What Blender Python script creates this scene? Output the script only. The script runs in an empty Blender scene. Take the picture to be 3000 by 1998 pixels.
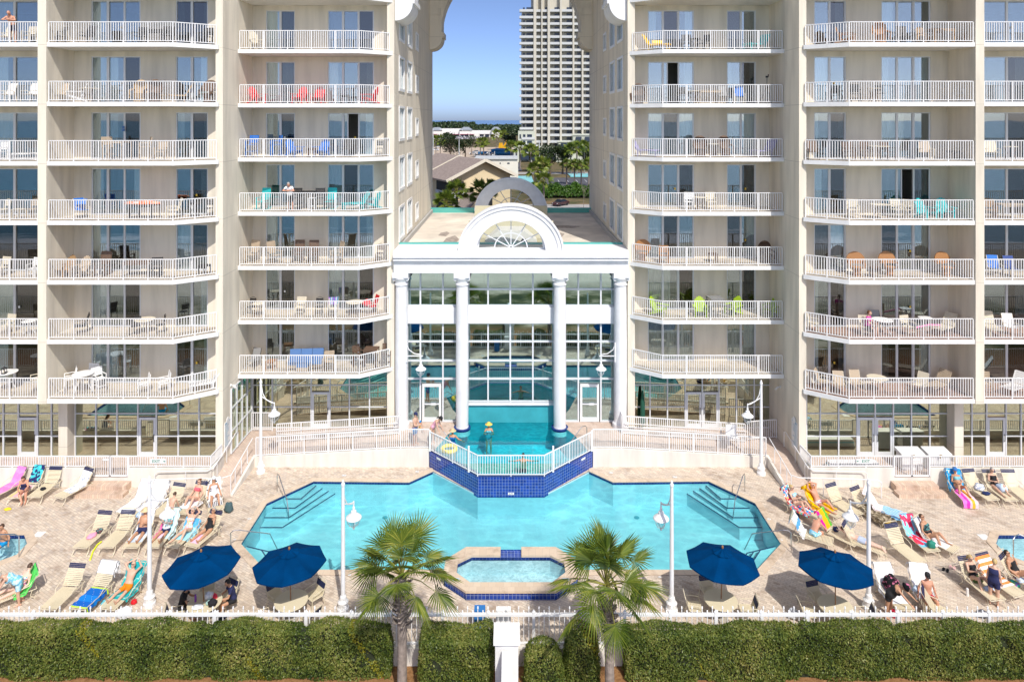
import bpy, math, random
import numpy as np
from mathutils import Vector, Matrix, geometry
R = math.radians
S = bpy.context.scene
COL = S.collection
V = Vector
# ---- survey of the place: eye height 18.8 m over the pool deck, lens 24 mm; G() gives a deck point in metres
CX, HY, F, H = 1497.0, 352.0, 2000.0, 18.8
def G(px, py, z=0.0):
    Y = F * (H - z) / (py - HY)
    return V(((px - CX) * Y / F, Y, z))
def XA(px, Y): return (px - CX) * Y / F
def ZA(py, Y): return H - (py - HY) * Y / F

class MB:
    def __init__(s): s.v = []; s.f = []; s.u = []; s.m = []; s.cur = 0
    def add(s, vs, fs, uvs=None):
        b = len(s.v); s.v += [tuple(p) for p in vs]
        for i, f in enumerate(fs):
            s.f.append(tuple(b + k for k in f)); s.m.append(s.cur)
            s.u.append(uvs[i] if uvs else None)
        return s
    def box(s, x0, x1, y0, y1, z0, z1):
        if x0 > x1: x0, x1 = x1, x0
        if y0 > y1: y0, y1 = y1, y0
        if z0 > z1: z0, z1 = z1, z0
        vs = [(x, y, z) for z in (z0, z1) for y in (y0, y1) for x in (x0, x1)]
        return s.add(vs, [(0,2,3,1),(4,5,7,6),(0,1,5,4),(2,6,7,3),(0,4,6,2),(1,3,7,5)])
    def obox(s, c, ax, ay, az):
        c = V(c); ax, ay, az = V(ax), V(ay), V(az)
        vs = [c + i*ax + j*ay + k*az for k in (-1,1) for j in (-1,1) for i in (-1,1)]
        return s.add(vs, [(0,2,3,1),(4,5,7,6),(0,1,5,4),(2,6,7,3),(0,4,6,2),(1,3,7,5)])
    def bar(s, p, q, w, h=None, up=(0,0,1)):
        p, q = V(p), V(q); h = h or w; d = q - p; L = d.length
        if L < 1e-6: return s
        d /= L; up = V(up)
        if abs(d.dot(up)) > .98: up = V((0,1,0))
        sd = d.cross(up).normalized(); u2 = sd.cross(d)
        return s.obox((p+q)/2, d*L/2, sd*w/2, u2*h/2)
    def tube(s, pts, r, n=6, closed=False, cap=True):
        pts = [V(p) for p in pts]; m = len(pts)
        rs = r if isinstance(r, (list, tuple)) else [r]*m
        rings = []; prev = None
        for i, p in enumerate(pts):
            a = pts[i-1] if (i > 0 or closed) else p
            b = pts[(i+1) % m] if (i < m-1 or closed) else p
            d = (b - a)
            d = d.normalized() if d.length > 1e-9 else V((0,0,1))
            if prev is None:
                t = V((0,0,1)) if abs(d.z) < .9 else V((1,0,0))
                sd = d.cross(t).normalized()
            else:
                sd = (prev - d*prev.dot(d))
                sd = sd.normalized() if sd.length > 1e-6 else d.orthogonal().normalized()
            prev = sd; up = d.cross(sd)
            rings.append([p + rs[i]*(math.cos(2*math.pi*k/n)*sd + math.sin(2*math.pi*k/n)*up) for k in range(n)])
        vs = [v for ring in rings for v in ring]; fs = []
        for i in range(m if closed else m-1):
            a, b = i*n, ((i+1) % m)*n
            fs += [(a+k, a+(k+1) % n, b+(k+1) % n, b+k) for k in range(n)]
        if cap and not closed: fs += [tuple(range(n-1,-1,-1)), tuple(range((m-1)*n, m*n))]
        return s.add(vs, fs)
    def lathe(s, prof, n=16, c=(0,0,0), M=None, sx=1, sy=1):
        c = V(c); vs = []; fs = []
        for r, z in prof:
            for k in range(n):
                a = 2*math.pi*k/n; p = V((r*sx*math.cos(a), r*sy*math.sin(a), z))
                if M is not None: p = M @ p
                vs.append(c + p)
        m = len(prof)
        for i in range(m-1):
            fs += [(i*n+k, i*n+(k+1) % n, (i+1)*n+(k+1) % n, (i+1)*n+k) for k in range(n)]
        if prof[0][0] > 1e-4: fs.append(tuple(range(n-1,-1,-1)))
        if prof[-1][0] > 1e-4: fs.append(tuple(range((m-1)*n, m*n)))
        return s.add(vs, fs)
    def ell(s, c, rx, ry, rz, M=None, n=12, m=8, keep=None):
        c = V(c); vs = []; fs = []
        for i in range(m+1):
            t = math.pi*i/m
            for k in range(n):
                a = 2*math.pi*k/n; vs.append(V((math.sin(t)*math.cos(a), math.sin(t)*math.sin(a), -math.cos(t))))
        for i in range(m):
            for k in range(n):
                f = (i*n+k, i*n+(k+1) % n, (i+1)*n+(k+1) % n, (i+1)*n+k)
                if keep is None or keep(sum((vs[q] for q in f), V())/4): fs.append(f)
        out = []
        for p in vs:
            p = V((p.x*rx, p.y*ry, p.z*rz)); out.append(c + (M @ p if M is not None else p))
        return s.add(out, fs)
    def prism(s, poly, z0, z1, top=True, bottom=True):
        n = len(poly); vs = [(p[0], p[1], z0) for p in poly] + [(p[0], p[1], z1) for p in poly]
        fs = []; us = []; L = 0
        for i in range(n):
            j = (i+1) % n; d = math.dist(poly[i][:2], poly[j][:2])
            fs.append((i, j, n+j, n+i)); us.append([(L,z0),(L+d,z0),(L+d,z1),(L,z1)]); L += d
        if top: fs.append(tuple(range(n, 2*n))); us.append([(p[0],p[1]) for p in poly])
        if bottom: fs.append(tuple(range(n-1,-1,-1))); us.append([(p[0],p[1]) for p in reversed(poly)])
        return s.add(vs, fs, us)
    def sheet(s, poly, z, holes=()):
        loops = [[V((p[0],p[1],0)) for p in poly]] + [[V((p[0],p[1],0)) for p in h] for h in holes]
        tri = geometry.tessellate_polygon(loops); pts = [(p.x,p.y,z) for l in loops for p in l]
        return s.add(pts, [t for t in tri], [[(pts[i][0],pts[i][1]) for i in t] for t in tri])
    def build(s, name, mats, parent=None, smooth=False, loc=None):
        me = bpy.data.meshes.new(name); me.from_pydata(s.v, [], s.f)
        if any(u is not None for u in s.u):
            lay = me.uv_layers.new(name='UVMap'); flat = []
            for f, u in zip(s.f, s.u): flat += [c for p in (u or [(0,0)]*len(f)) for c in p]
            lay.data.foreach_set('uv', flat)
        for m in (mats if isinstance(mats, (list,tuple)) else [mats]): me.materials.append(m)
        if any(s.m): me.polygons.foreach_set('material_index', s.m)
        if smooth: me.polygons.foreach_set('use_smooth', [True]*len(me.polygons))
        me.update()
        o = bpy.data.objects.new(name, me); COL.objects.link(o)
        if parent is not None: o.parent = parent
        if loc is not None: o.location = loc
        return o

def tag(o, label=None, cat=None, group=None, kind=None):
    if label: o['label'] = label
    if cat: o['category'] = cat
    if group: o['group'] = group
    if kind: o['kind'] = kind
    return o
def root(name, label, cat, loc=(0,0,0), rz=0.0, group=None):
    o = bpy.data.objects.new(name, None); COL.objects.link(o); o.location = loc; o.rotation_euler = (0,0,rz)
    o.empty_display_size = .2
    return tag(o, label, cat, group)
def kids(o): return [c for c in COL.objects if c.parent == o]
KID = {}
def proto_tree(o):
    ch = kids(o); KID[o.name] = [(c, kids(c)) for c in ch]
def copy_tree(o, loc, rz, label=None, group=None, scale=None):
    r = o.copy(); COL.objects.link(r); r.location = loc; r.rotation_euler = (0,0,rz)
    if scale: r.scale = (scale,)*3
    if label: r['label'] = label
    if group: r['group'] = group
    out = []
    for c, gs in KID[o.name]:
        d = c.copy(); COL.objects.link(d); d.parent = r; out.append(d)
        for g in gs:
            e = g.copy(); COL.objects.link(e); e.parent = d
    return r, out
def setmat(o, m, i=0):
    if i < len(o.material_slots):
        o.material_slots[i].link = 'OBJECT'; o.material_slots[i].material = m

# ------------------------------------------------------------------ materials
MATS = {}
class NT:
    def __init__(s, m):
        m.use_nodes = True; s.t = m.node_tree; s.t.nodes.clear()
    def n(s, typ, **kw):
        x = s.t.nodes.new(typ)
        for k, v in kw.items():
            if k in x.inputs: x.inputs[k].default_value = v
            else: setattr(x, k, v)
        return x
    def l(s, a, b): s.t.links.new(a, b)
def c4(c): return (c[0], c[1], c[2], 1.0)
def ramp(nt, fac, stops, interp='LINEAR'):
    r = nt.n('ShaderNodeValToRGB'); r.color_ramp.interpolation = interp; e = r.color_ramp.elements
    while len(e) < len(stops): e.new(0.5)
    for k, (p, c) in enumerate(stops): e[k].position = p; e[k].color = c4(c) if len(c) == 3 else c
    nt.l(fac, r.inputs[0]); return r.outputs[0]
def pm(name, col, rough=.6, var=.0, scale=4., bump=0., bscale=40., metal=0., spec=.5, sheen=0, coat=0):
    """plain coloured surface with soft noise variation and fine bump"""
    if name in MATS: return MATS[name]
    m = bpy.data.materials.new(name); nt = NT(m); out = nt.n('ShaderNodeOutputMaterial')
    b = nt.n('ShaderNodeBsdfPrincipled', Roughness=rough, Metallic=metal); b.inputs['Specular IOR Level'].default_value = spec
    if coat: b.inputs['Coat Weight'].default_value = coat
    b.inputs['Base Color'].default_value = c4(col); nt.l(b.outputs[0], out.inputs[0])
    if var or bump:
        tc = nt.n('ShaderNodeTexCoord'); geo = nt.n('ShaderNodeNewGeometry')
    if var:
        no = nt.n('ShaderNodeTexNoise', Scale=scale, Detail=5.0); nt.l(geo.outputs['Position'], no.inputs['Vector'])
        lo = [max(0, c*(1-var)) for c in col]; hi = [min(1, c*(1+var)) for c in col]
        nt.l(ramp(nt, no.outputs[0], [(.3, lo), (.7, hi)]), b.inputs['Base Color'])
    if bump:
        n2 = nt.n('ShaderNodeTexNoise', Scale=bscale, Detail=4.0); nt.l(geo.outputs['Position'], n2.inputs['Vector'])
        bp = nt.n('ShaderNodeBump', Strength=bump, Distance=.02); nt.l(n2.outputs[0], bp.inputs['Height']); nt.l(bp.outputs[0], b.inputs['Normal'])
    MATS[name] = m; return m

def stucco(name, col):
    """rendered wall: fine sand texture, faint weather streaks, a joint groove at every storey"""
    m = bpy.data.materials.new(name); nt = NT(m); out = nt.n('ShaderNodeOutputMaterial')
    b = nt.n('ShaderNodeBsdfPrincipled', Roughness=.85); b.inputs['Specular IOR Level'].default_value = .2; nt.l(b.outputs[0], out.inputs[0])
    geo = nt.n('ShaderNodeNewGeometry'); P = geo.outputs['Position']
    mp = nt.n('ShaderNodeMapping'); mp.inputs['Scale'].default_value = (1.2,1.2,.16); nt.l(P, mp.inputs[0])
    st = nt.n('ShaderNodeTexNoise', Scale=1.4, Detail=6.0); nt.l(mp.outputs[0], st.inputs['Vector'])
    c1 = ramp(nt, st.outputs[0], [(.3, [c*.83 for c in col]), (.6, [min(1,c*1.04) for c in col])])
    fn = nt.n('ShaderNodeTexNoise', Scale=35., Detail=3.0); nt.l(P, fn.inputs['Vector'])
    f2 = ramp(nt, fn.outputs[0], [(.3, (.93,.93,.93)), (.7, (1,1,1))])
    mx = nt.n('ShaderNodeMix', data_type='RGBA', blend_type='MULTIPLY'); mx.inputs[0].default_value = 1
    nt.l(c1, mx.inputs[6]); nt.l(f2, mx.inputs[7])
    sx = nt.n('ShaderNodeSeparateXYZ'); nt.l(P, sx.inputs[0])
    a = nt.n('ShaderNodeMath', operation='SUBTRACT'); a.inputs[1].default_value = 4.5-.13; nt.l(sx.outputs[2], a.inputs[0])
    d = nt.n('ShaderNodeMath', operation='PINGPONG'); d.inputs[1].default_value = 3.047/2; nt.l(a.outputs[0], d.inputs[0])
    g = nt.n('ShaderNodeMath', operation='LESS_THAN'); g.inputs[1].default_value = .014; nt.l(d.outputs[0], g.inputs[0])
    m2 = nt.n('ShaderNodeMix', data_type='RGBA'); nt.l(g.outputs[0], m2.inputs[0]); nt.l(mx.outputs[2], m2.inputs[6]); m2.inputs[7].default_value = c4([c*.7 for c in col])
    nt.l(m2.outputs[2], b.inputs['Base Color'])
    bp = nt.n('ShaderNodeBump', Strength=.35, Distance=.01); nt.l(fn.outputs[0], bp.inputs['Height']); nt.l(bp.outputs[0], b.inputs['Normal'])
    MATS[name] = m; return m

def pavers(name, cols, rot=.785, sc=1., mortar=None, useuv=False, bw=.23, rh=.115):
    m = bpy.data.materials.new(name); nt = NT(m); out = nt.n('ShaderNodeOutputMaterial')
    b = nt.n('ShaderNodeBsdfPrincipled', Roughness=.8); b.inputs['Specular IOR Level'].default_value = .25; nt.l(b.outputs[0], out.inputs[0])
    geo = nt.n('ShaderNodeNewGeometry'); mp = nt.n('ShaderNodeMapping'); mp.inputs['Rotation'].default_value = (0,0,rot); nt.l(geo.outputs['Position'], mp.inputs[0])
    br = nt.n('ShaderNodeTexBrick', Scale=sc, Bias=0.0); br.inputs['Mortar Size'].default_value = .006; br.inputs['Brick Width'].default_value = bw; br.inputs['Row Height'].default_value = rh
    br.inputs['Color1'].default_value = (0,0,0,1); br.inputs['Color2'].default_value = (1,1,1,1); br.inputs['Mortar'].default_value = (.5,.5,.5,1)
    nt.l(mp.outputs[0], br.inputs['Vector'])
    cc = ramp(nt, br.outputs['Color'], [(i/(len(cols)-1), c) for i, c in enumerate(cols)])
    no = nt.n('ShaderNodeTexNoise', Scale=.9, Detail=9.0, Roughness=.72); nt.l(geo.outputs['Position'], no.inputs['Vector'])
    dk = ramp(nt, no.outputs[0], [(.34, (.60,.55,.52)), (.48, (.95,.94,.93)), (.66, (1.0,.98,.95))])
    mx = nt.n('ShaderNodeMix', data_type='RGBA', blend_type='MULTIPLY'); mx.inputs[0].default_value = 1; nt.l(cc, mx.inputs[6]); nt.l(dk, mx.inputs[7])
    m2 = nt.n('ShaderNodeMix', data_type='RGBA'); nt.l(br.outputs['Fac'], m2.inputs[0]); nt.l(mx.outputs[2], m2.inputs[6]); m2.inputs[7].default_value = c4(mortar or [c*.72 for c in cols[0]])
    nt.l(m2.outputs[2], b.inputs['Base Color'])
    bp = nt.n('ShaderNodeBump', Strength=.15, Distance=.01, invert=True); nt.l(br.outputs['Fac'], bp.inputs['Height']); nt.l(bp.outputs[0], b.inputs['Normal'])
    MATS[name] = m; return m

def tiles(name, col, grout, size):
    m = bpy.data.materials.new(name); nt = NT(m); out = nt.n('ShaderNodeOutputMaterial')
    b = nt.n('ShaderNodeBsdfPrincipled', Roughness=.15); nt.l(b.outputs[0], out.inputs[0])
    tc = nt.n('ShaderNodeTexCoord')
    br = nt.n('ShaderNodeTexBrick', Scale=1., offset=0.0); br.inputs['Mortar Size'].default_value = size*.035; br.inputs['Brick Width'].default_value = size; br.inputs['Row Height'].default_value = size
    br.inputs['Color1'].default_value = c4([c*.75 for c in col]); br.inputs['Color2'].default_value = c4([min(1,c*1.3) for c in col]); br.inputs['Mortar'].default_value = c4(grout)
    nt.l(tc.outputs['UV'], br.inputs['Vector']); nt.l(br.outputs['Color'], b.inputs['Base Color'])
    rr = nt.n('ShaderNodeMath', operation='MULTIPLY_ADD'); rr.inputs[1].default_value = .5; rr.inputs[2].default_value = .15; nt.l(br.outputs['Fac'], rr.inputs[0]); nt.l(rr.outputs[0], b.inputs['Roughness'])
    MATS[name] = m; return m

def glass(name, tint, refl, rough=.0, rcol=(1,1,1), wob=.0):
    """window glass: see-through with a coated reflection that grows at grazing angles"""
    m = bpy.data.materials.new(name); nt = NT(m); out = nt.n('ShaderNodeOutputMaterial')
    tr = nt.n('ShaderNodeBsdfTransparent'); tr.inputs[0].default_value = c4(tint)
    gl = nt.n('ShaderNodeBsdfGlossy', Roughness=rough); gl.inputs[0].default_value = c4(rcol)
    lw = nt.n('ShaderNodeLayerWeight', Blend=.5); pw = nt.n('ShaderNodeMath', operation='POWER'); pw.inputs[1].default_value = 4.; nt.l(lw.outputs['Facing'], pw.inputs[0])
    ma = nt.n('ShaderNodeMath', operation='MULTIPLY_ADD', use_clamp=True); ma.inputs[1].default_value = .8*(1-refl); ma.inputs[2].default_value = refl; nt.l(pw.outputs[0], ma.inputs[0])
    mx = nt.n('ShaderNodeMixShader'); nt.l(ma.outputs[0], mx.inputs[0]); nt.l(tr.outputs[0], mx.inputs[1]); nt.l(gl.outputs[0], mx.inputs[2]); nt.l(mx.outputs[0], out.inputs[0])
    if wob:
        geo = nt.n('ShaderNodeNewGeometry'); no = nt.n('ShaderNodeTexNoise', Scale=.9, Detail=1.0); nt.l(geo.outputs['Position'], no.inputs['Vector'])
        bp = nt.n('ShaderNodeBump', Strength=wob, Distance=.05); nt.l(no.outputs[0], bp.inputs['Height']); nt.l(bp.outputs[0], gl.inputs['Normal'])
    MATS[name] = m; return m

def water(name, tint, lo, hi, scale, bump, rough=.02, streak=0):
    """pool water: tinted see-through surface with ripples; lo..hi spans a caustic light pattern painted into the tint"""
    m = bpy.data.materials.new(name); nt = NT(m); out = nt.n('ShaderNodeOutputMaterial')
    geo = nt.n('ShaderNodeNewGeometry')
    n0 = nt.n('ShaderNodeTexNoise', Scale=scale*.6, Detail=3.0); nt.l(geo.outputs['Position'], n0.inputs['Vector'])
    mp = nt.n('ShaderNodeMapping'); mp.inputs['Scale'].default_value = (.55,1.25,1); nt.l(geo.outputs['Position'], mp.inputs[0])
    mv = nt.n('ShaderNodeMix', data_type='VECTOR'); mv.inputs[0].default_value = .45
    nt.l(mp.outputs[0], mv.inputs[4]); nt.l(n0.outputs['Color'], mv.inputs[5])
    vo = nt.n('ShaderNodeTexVoronoi', feature='DISTANCE_TO_EDGE', Scale=scale); nt.l(mv.outputs[1], vo.inputs['Vector'])
    no = nt.n('ShaderNodeTexNoise', Scale=scale*1.6, Detail=4.0, Distortion=.6); nt.l(geo.outputs['Position'], no.inputs['Vector'])
    big = nt.n('ShaderNodeTexNoise', Scale=.35, Detail=2.0); nt.l(geo.outputs['Position'], big.inputs['Vector'])
    r1 = ramp(nt, vo.outputs[0], [(0, (.7,.7,.7)), (.16, (.22,.22,.22)), (.5, (0,0,0))])
    r2 = ramp(nt, big.outputs[0], [(.35, (0,0,0)), (.7, (1,1,1))])
    mu = nt.n('ShaderNodeMix', data_type='RGBA', blend_type='MULTIPLY'); mu.inputs[0].default_value = .8; nt.l(r1, mu.inputs[6]); nt.l(r2, mu.inputs[7])
    ad = nt.n('ShaderNodeMix', data_type='RGBA', blend_type='ADD'); ad.inputs[0].default_value = .55; nt.l(mu.outputs[2], ad.inputs[6]); nt.l(no.outputs[0], ad.inputs[7])
    tc = ramp(nt, ad.outputs[2], [(.1, [c*lo for c in tint]), (.8, [min(1,c*hi) for c in tint])])  # caustic brightening painted into the transparent colour
    tr = nt.n('ShaderNodeBsdfTransparent'); nt.l(tc, tr.inputs[0])
    gl = nt.n('ShaderNodeBsdfGlossy', Roughness=rough)
    n2 = nt.n('ShaderNodeTexNoise', Scale=scale*1.1, Detail=3.0, Distortion=.4); nt.l(geo.outputs['Position'], n2.inputs['Vector'])
    bp = nt.n('ShaderNodeBump', Strength=bump, Distance=.03); nt.l(n2.outputs[0], bp.inputs['Height'])
    lw = nt.n('ShaderNodeLayerWeight', Blend=.5); nt.l(bp.outputs[0], lw.inputs['Normal']); nt.l(bp.outputs[0], gl.inputs['Normal']); pw = nt.n('ShaderNodeMath', operation='POWER'); pw.inputs[1].default_value = 4.5; nt.l(lw.outputs['Facing'], pw.inputs[0]); fr = nt.n('ShaderNodeMath', operation='MULTIPLY_ADD', use_clamp=True); fr.inputs[1].default_value = .75; fr.inputs[2].default_value = .025; nt.l(pw.outputs[0], fr.inputs[0])
    mx = nt.n('ShaderNodeMixShader'); nt.l(fr.outputs[0], mx.inputs[0]); nt.l(tr.outputs[0], mx.inputs[1]); nt.l(gl.outputs[0], mx.inputs[2]); nt.l(mx.outputs[0], out.inputs[0])
    MATS[name] = m; return m

def stripes(name, stops, axis=0, freq=1., rough=.9, warp=0., const=True):
    """woven cloth pattern: colour bands over the cloth's own UV"""
    m = bpy.data.materials.new(name); nt = NT(m); out = nt.n('ShaderNodeOutputMaterial')
    b = nt.n('ShaderNodeBsdfPrincipled', Roughness=rough); b.inputs['Specular IOR Level'].default_value = .1; nt.l(b.outputs[0], out.inputs[0])
    tc = nt.n('ShaderNodeTexCoord'); sx = nt.n('ShaderNodeSeparateXYZ')
    if warp:
        no = nt.n('ShaderNodeTexNoise', Scale=3., Detail=1.0); nt.l(tc.outputs['UV'], no.inputs['Vector'])
        mv = nt.n('ShaderNodeMix', data_type='VECTOR'); mv.inputs[0].default_value = warp; nt.l(tc.outputs['UV'], mv.inputs[4]); nt.l(no.outputs['Color'], mv.inputs[5]); nt.l(mv.outputs[1], sx.inputs[0])
    else: nt.l(tc.outputs['UV'], sx.inputs[0])
    mu = nt.n('ShaderNodeMath', operation='MULTIPLY'); mu.inputs[1].default_value = freq; nt.l(sx.outputs[axis], mu.inputs[0])
    fr = nt.n('ShaderNodeMath', operation='FRACT'); nt.l(mu.outputs[0], fr.inputs[0])
    nt.l(ramp(nt, fr.outputs[0], stops, 'CONSTANT' if const else 'LINEAR'), b.inputs['Base Color'])
    MATS[name] = m; return m
def blotch(name, stops, scale=8., rough=.85, gen=False):
    """printed cloth: cells of several colours"""
    m = bpy.data.materials.new(name); nt = NT(m); out = nt.n('ShaderNodeOutputMaterial')
    b = nt.n('ShaderNodeBsdfPrincipled', Roughness=rough); b.inputs['Specular IOR Level'].default_value = .15; nt.l(b.outputs[0], out.inputs[0])
    tc = nt.n('ShaderNodeTexCoord'); vo = nt.n('ShaderNodeTexVoronoi', Scale=scale); nt.l(tc.outputs['Object'], vo.inputs['Vector'])
    sx = nt.n('ShaderNodeSeparateColor'); nt.l(vo.outputs['Color'], sx.inputs[0])
    nt.l(ramp(nt, sx.outputs[0], stops, 'CONSTANT'), b.inputs['Base Color'])
    MATS[name] = m; return m
def leafmat(name, cols, trans=.35, rough=.45):
    m = bpy.data.materials.new(name); nt = NT(m); out = nt.n('ShaderNodeOutputMaterial')
    geo = nt.n('ShaderNodeNewGeometry')
    no = nt.n('ShaderNodeTexNoise', Scale=.9, Detail=2.0); nt.l(geo.outputs['Position'], no.inputs['Vector'])
    ri = nt.n('ShaderNodeMath', operation='MULTIPLY_ADD'); ri.inputs[1].default_value = .65
    nt.l(geo.outputs['Random Per Island'], ri.inputs[0]); 
    s2 = nt.n('ShaderNodeMath', operation='MULTIPLY_ADD'); s2.inputs[1].default_value = 1.5; s2.inputs[2].default_value = -.6; nt.l(no.outputs[0], s2.inputs[0]); nt.l(s2.outputs[0], ri.inputs[2])
    c = ramp(nt, ri.outputs[0], [(i/(len(cols)-1), k) for i, k in enumerate(cols)])
    b = nt.n('ShaderNodeBsdfPrincipled', Roughness=rough); b.inputs['Specular IOR Level'].default_value = .35; nt.l(c, b.inputs['Base Color'])
    t = nt.n('ShaderNodeBsdfTranslucent'); nt.l(c, t.inputs[0])
    mx = nt.n('ShaderNodeMixShader', Fac=trans); nt.l(b.outputs[0], mx.inputs[1]); nt.l(t.outputs[0], mx.inputs[2]); nt.l(mx.outputs[0], out.inputs[0])
    MATS[name] = m; return m

WALL = stucco('cream_stucco', (.775,.71,.59)); WALLW = stucco('pale_stucco', (.76,.72,.65))
WHITE = pm('white_paint', (.76,.76,.75), .5, .07, 2.2, .05, 60.); WHITEM = pm('white_metal', (.79,.79,.79), .35, .0)
TRIM = pm('white_stucco', (.76,.76,.77), .75, .07, 1.5, .15, 40.)
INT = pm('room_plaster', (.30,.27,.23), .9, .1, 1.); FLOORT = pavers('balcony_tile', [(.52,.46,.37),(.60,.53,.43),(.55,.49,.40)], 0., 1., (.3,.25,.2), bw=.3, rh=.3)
FLOORR = pavers('balcony_planks', [(.34,.22,.17),(.42,.29,.23),(.38,.25,.2)], 0., 1., (.2,.13,.1), bw=2.4, rh=.14)
ALU = pm('white_aluminium', (.70,.72,.74), .35); GREYALU = pm('grey_aluminium', (.42,.47,.54), .4)
PANE = glass('door_glass', (.86,.90,.91), .20, rcol=(.86,.97,1), wob=.02); SCREEN = glass('screened_glass', (.50,.54,.55), .10, wob=.02); PANE2 = glass('storefront_glass', (.42,.47,.42), .52, rcol=(.93,.98,.78), wob=.015); PANE3 = glass('atrium_glass', (.60,.76,.77), .50, rcol=(.80,1,1), wob=.012)
TEAL = pm('teal_metal', (.10,.42,.38), .4)
STEEL = pm('polished_steel', (.55,.55,.56), .18, metal=1.); BLACK = pm('black_plastic', (.015,.015,.017), .5)
DECK = pavers('deck_pavers', [(.49,.40,.32),(.64,.55,.45),(.59,.49,.40),(.72,.63,.52),(.54,.47,.41),(.68,.58,.47)], .55)
COPE = pavers('coping_stone', [(.62,.50,.38),(.66,.55,.43),(.58,.47,.36)], 0., 1., (.5,.4,.32), bw=.3, rh=.6)
BLUET = tiles('cobalt_tile', (.010,.045,.29), (.30,.38,.52), .15); NAVYT = tiles('navy_tile', (.01,.03,.16), (.08,.12,.3), .15)
POOLP = pm('pool_plaster', (.50,.68,.73), .7, .04, .8); SPAP = pm('spa_plaster', (.55,.76,.80), .7, .05, 1.); TURQ = pm('turquoise_plaster', (.10,.60,.68), .5, .06, .7)
NAVY = pm('navy_line', (.01,.03,.12), .4)
BEIGE = pm('beige_strap', (.68,.60,.42), .55); BEIGEM = pm('beige_metal', (.66,.59,.44), .4); NAVYS = pm('navy_strap', (.012,.018,.07), .6)
UMB = pm('blue_canvas', (.0,.034,.118), 1., .22, 1.6, .5, 14., spec=.03); WOOD = pm('teak_pole', (.30,.14,.05), .5, .2, 12.)
def col(name, c, rough=.7, var=.0): return pm(name, c, rough, var)
# ================================================================== SETTING
def struct(name, mb, m, smooth=False, label=None):
    return tag(mb.build(name, m, None, smooth), label, None, None, 'structure')
rng = random.Random(7)
# ---- terrain: one sheet from the beach behind the camera to the far shore
def gh(x, y):
    if y < -30: return -3.4
    if y < 5: return -3.4 + (y+30)/35*2.2
    if y < 21: return -1.2 + (y-5)/16*.6
    if y < 24.4: return -.6
    return -2.5 if y < 58.9 else -.05
xs = [-3000,-900,-300,-120] + [i*4 for i in range(-20,21)] + [120,300,900,3000]
ys = [-60,-40,-30] + list(range(-26,23,4)) + [24.35,24.5,45,58.85,59,75,90,140,220,400,700,1300,1900]
mb = MB(); nx = len(xs)
mb.add([(x,y,gh(x,y)) for y in ys for x in xs], [(j*nx+i,j*nx+i+1,(j+1)*nx+i+1,(j+1)*nx+i) for j in range(len(ys)-1) for i in range(nx-1)])
def ground_mat():
    m = bpy.data.materials.new('ground_mix'); nt = NT(m); out = nt.n('ShaderNodeOutputMaterial')
    b = nt.n('ShaderNodeBsdfPrincipled', Roughness=.95); b.inputs['Specular IOR Level'].default_value = .1; nt.l(b.outputs[0], out.inputs[0])
    geo = nt.n('ShaderNodeNewGeometry'); P = geo.outputs['Position']; sx = nt.n('ShaderNodeSeparateXYZ'); nt.l(P, sx.inputs[0])
    n1 = nt.n('ShaderNodeTexNoise', Scale=.18, Detail=8.0, Roughness=.7); nt.l(P, n1.inputs['Vector'])
    n2 = nt.n('ShaderNodeTexNoise', Scale=9., Detail=6.0, Roughness=.8); nt.l(P, n2.inputs['Vector'])
    sand = ramp(nt, n1.outputs[0], [(.3, (.52,.46,.38)), (.7, (.66,.60,.50))])
    mulch = ramp(nt, n2.outputs[0], [(.25, (.10,.05,.022)), (.5, (.27,.14,.06)), (.75, (.40,.24,.12))])
    dune = ramp(nt, n1.outputs[0], [(.42, (.03,.045,.015)), (.5, (.10,.11,.05)), (.6, (.45,.40,.30))])
    grass = ramp(nt, n1.outputs[0], [(.35, (.05,.07,.025)), (.5, (.13,.11,.06)), (.65, (.26,.17,.09))])
    def step(y, w):
        r = nt.n('ShaderNodeMapRange'); r.inputs[1].default_value = y-w; r.inputs[2].default_value = y+w; nt.l(sx.outputs[1], r.inputs[0]); return r.outputs[0]
    def mix(f, a, c):
        x = nt.n('ShaderNodeMix', data_type='RGBA'); nt.l(f, x.inputs[0]); nt.l(a, x.inputs[6]); nt.l(c, x.inputs[7]); return x.outputs[2]
    c = mix(step(-3, 5), sand, dune); c = mix(step(17, 2), c, mulch); c = mix(step(45, 10), c, grass)
    nt.l(c, b.inputs['Base Color']); return m
struct('ground', mb, ground_mat())
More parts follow.
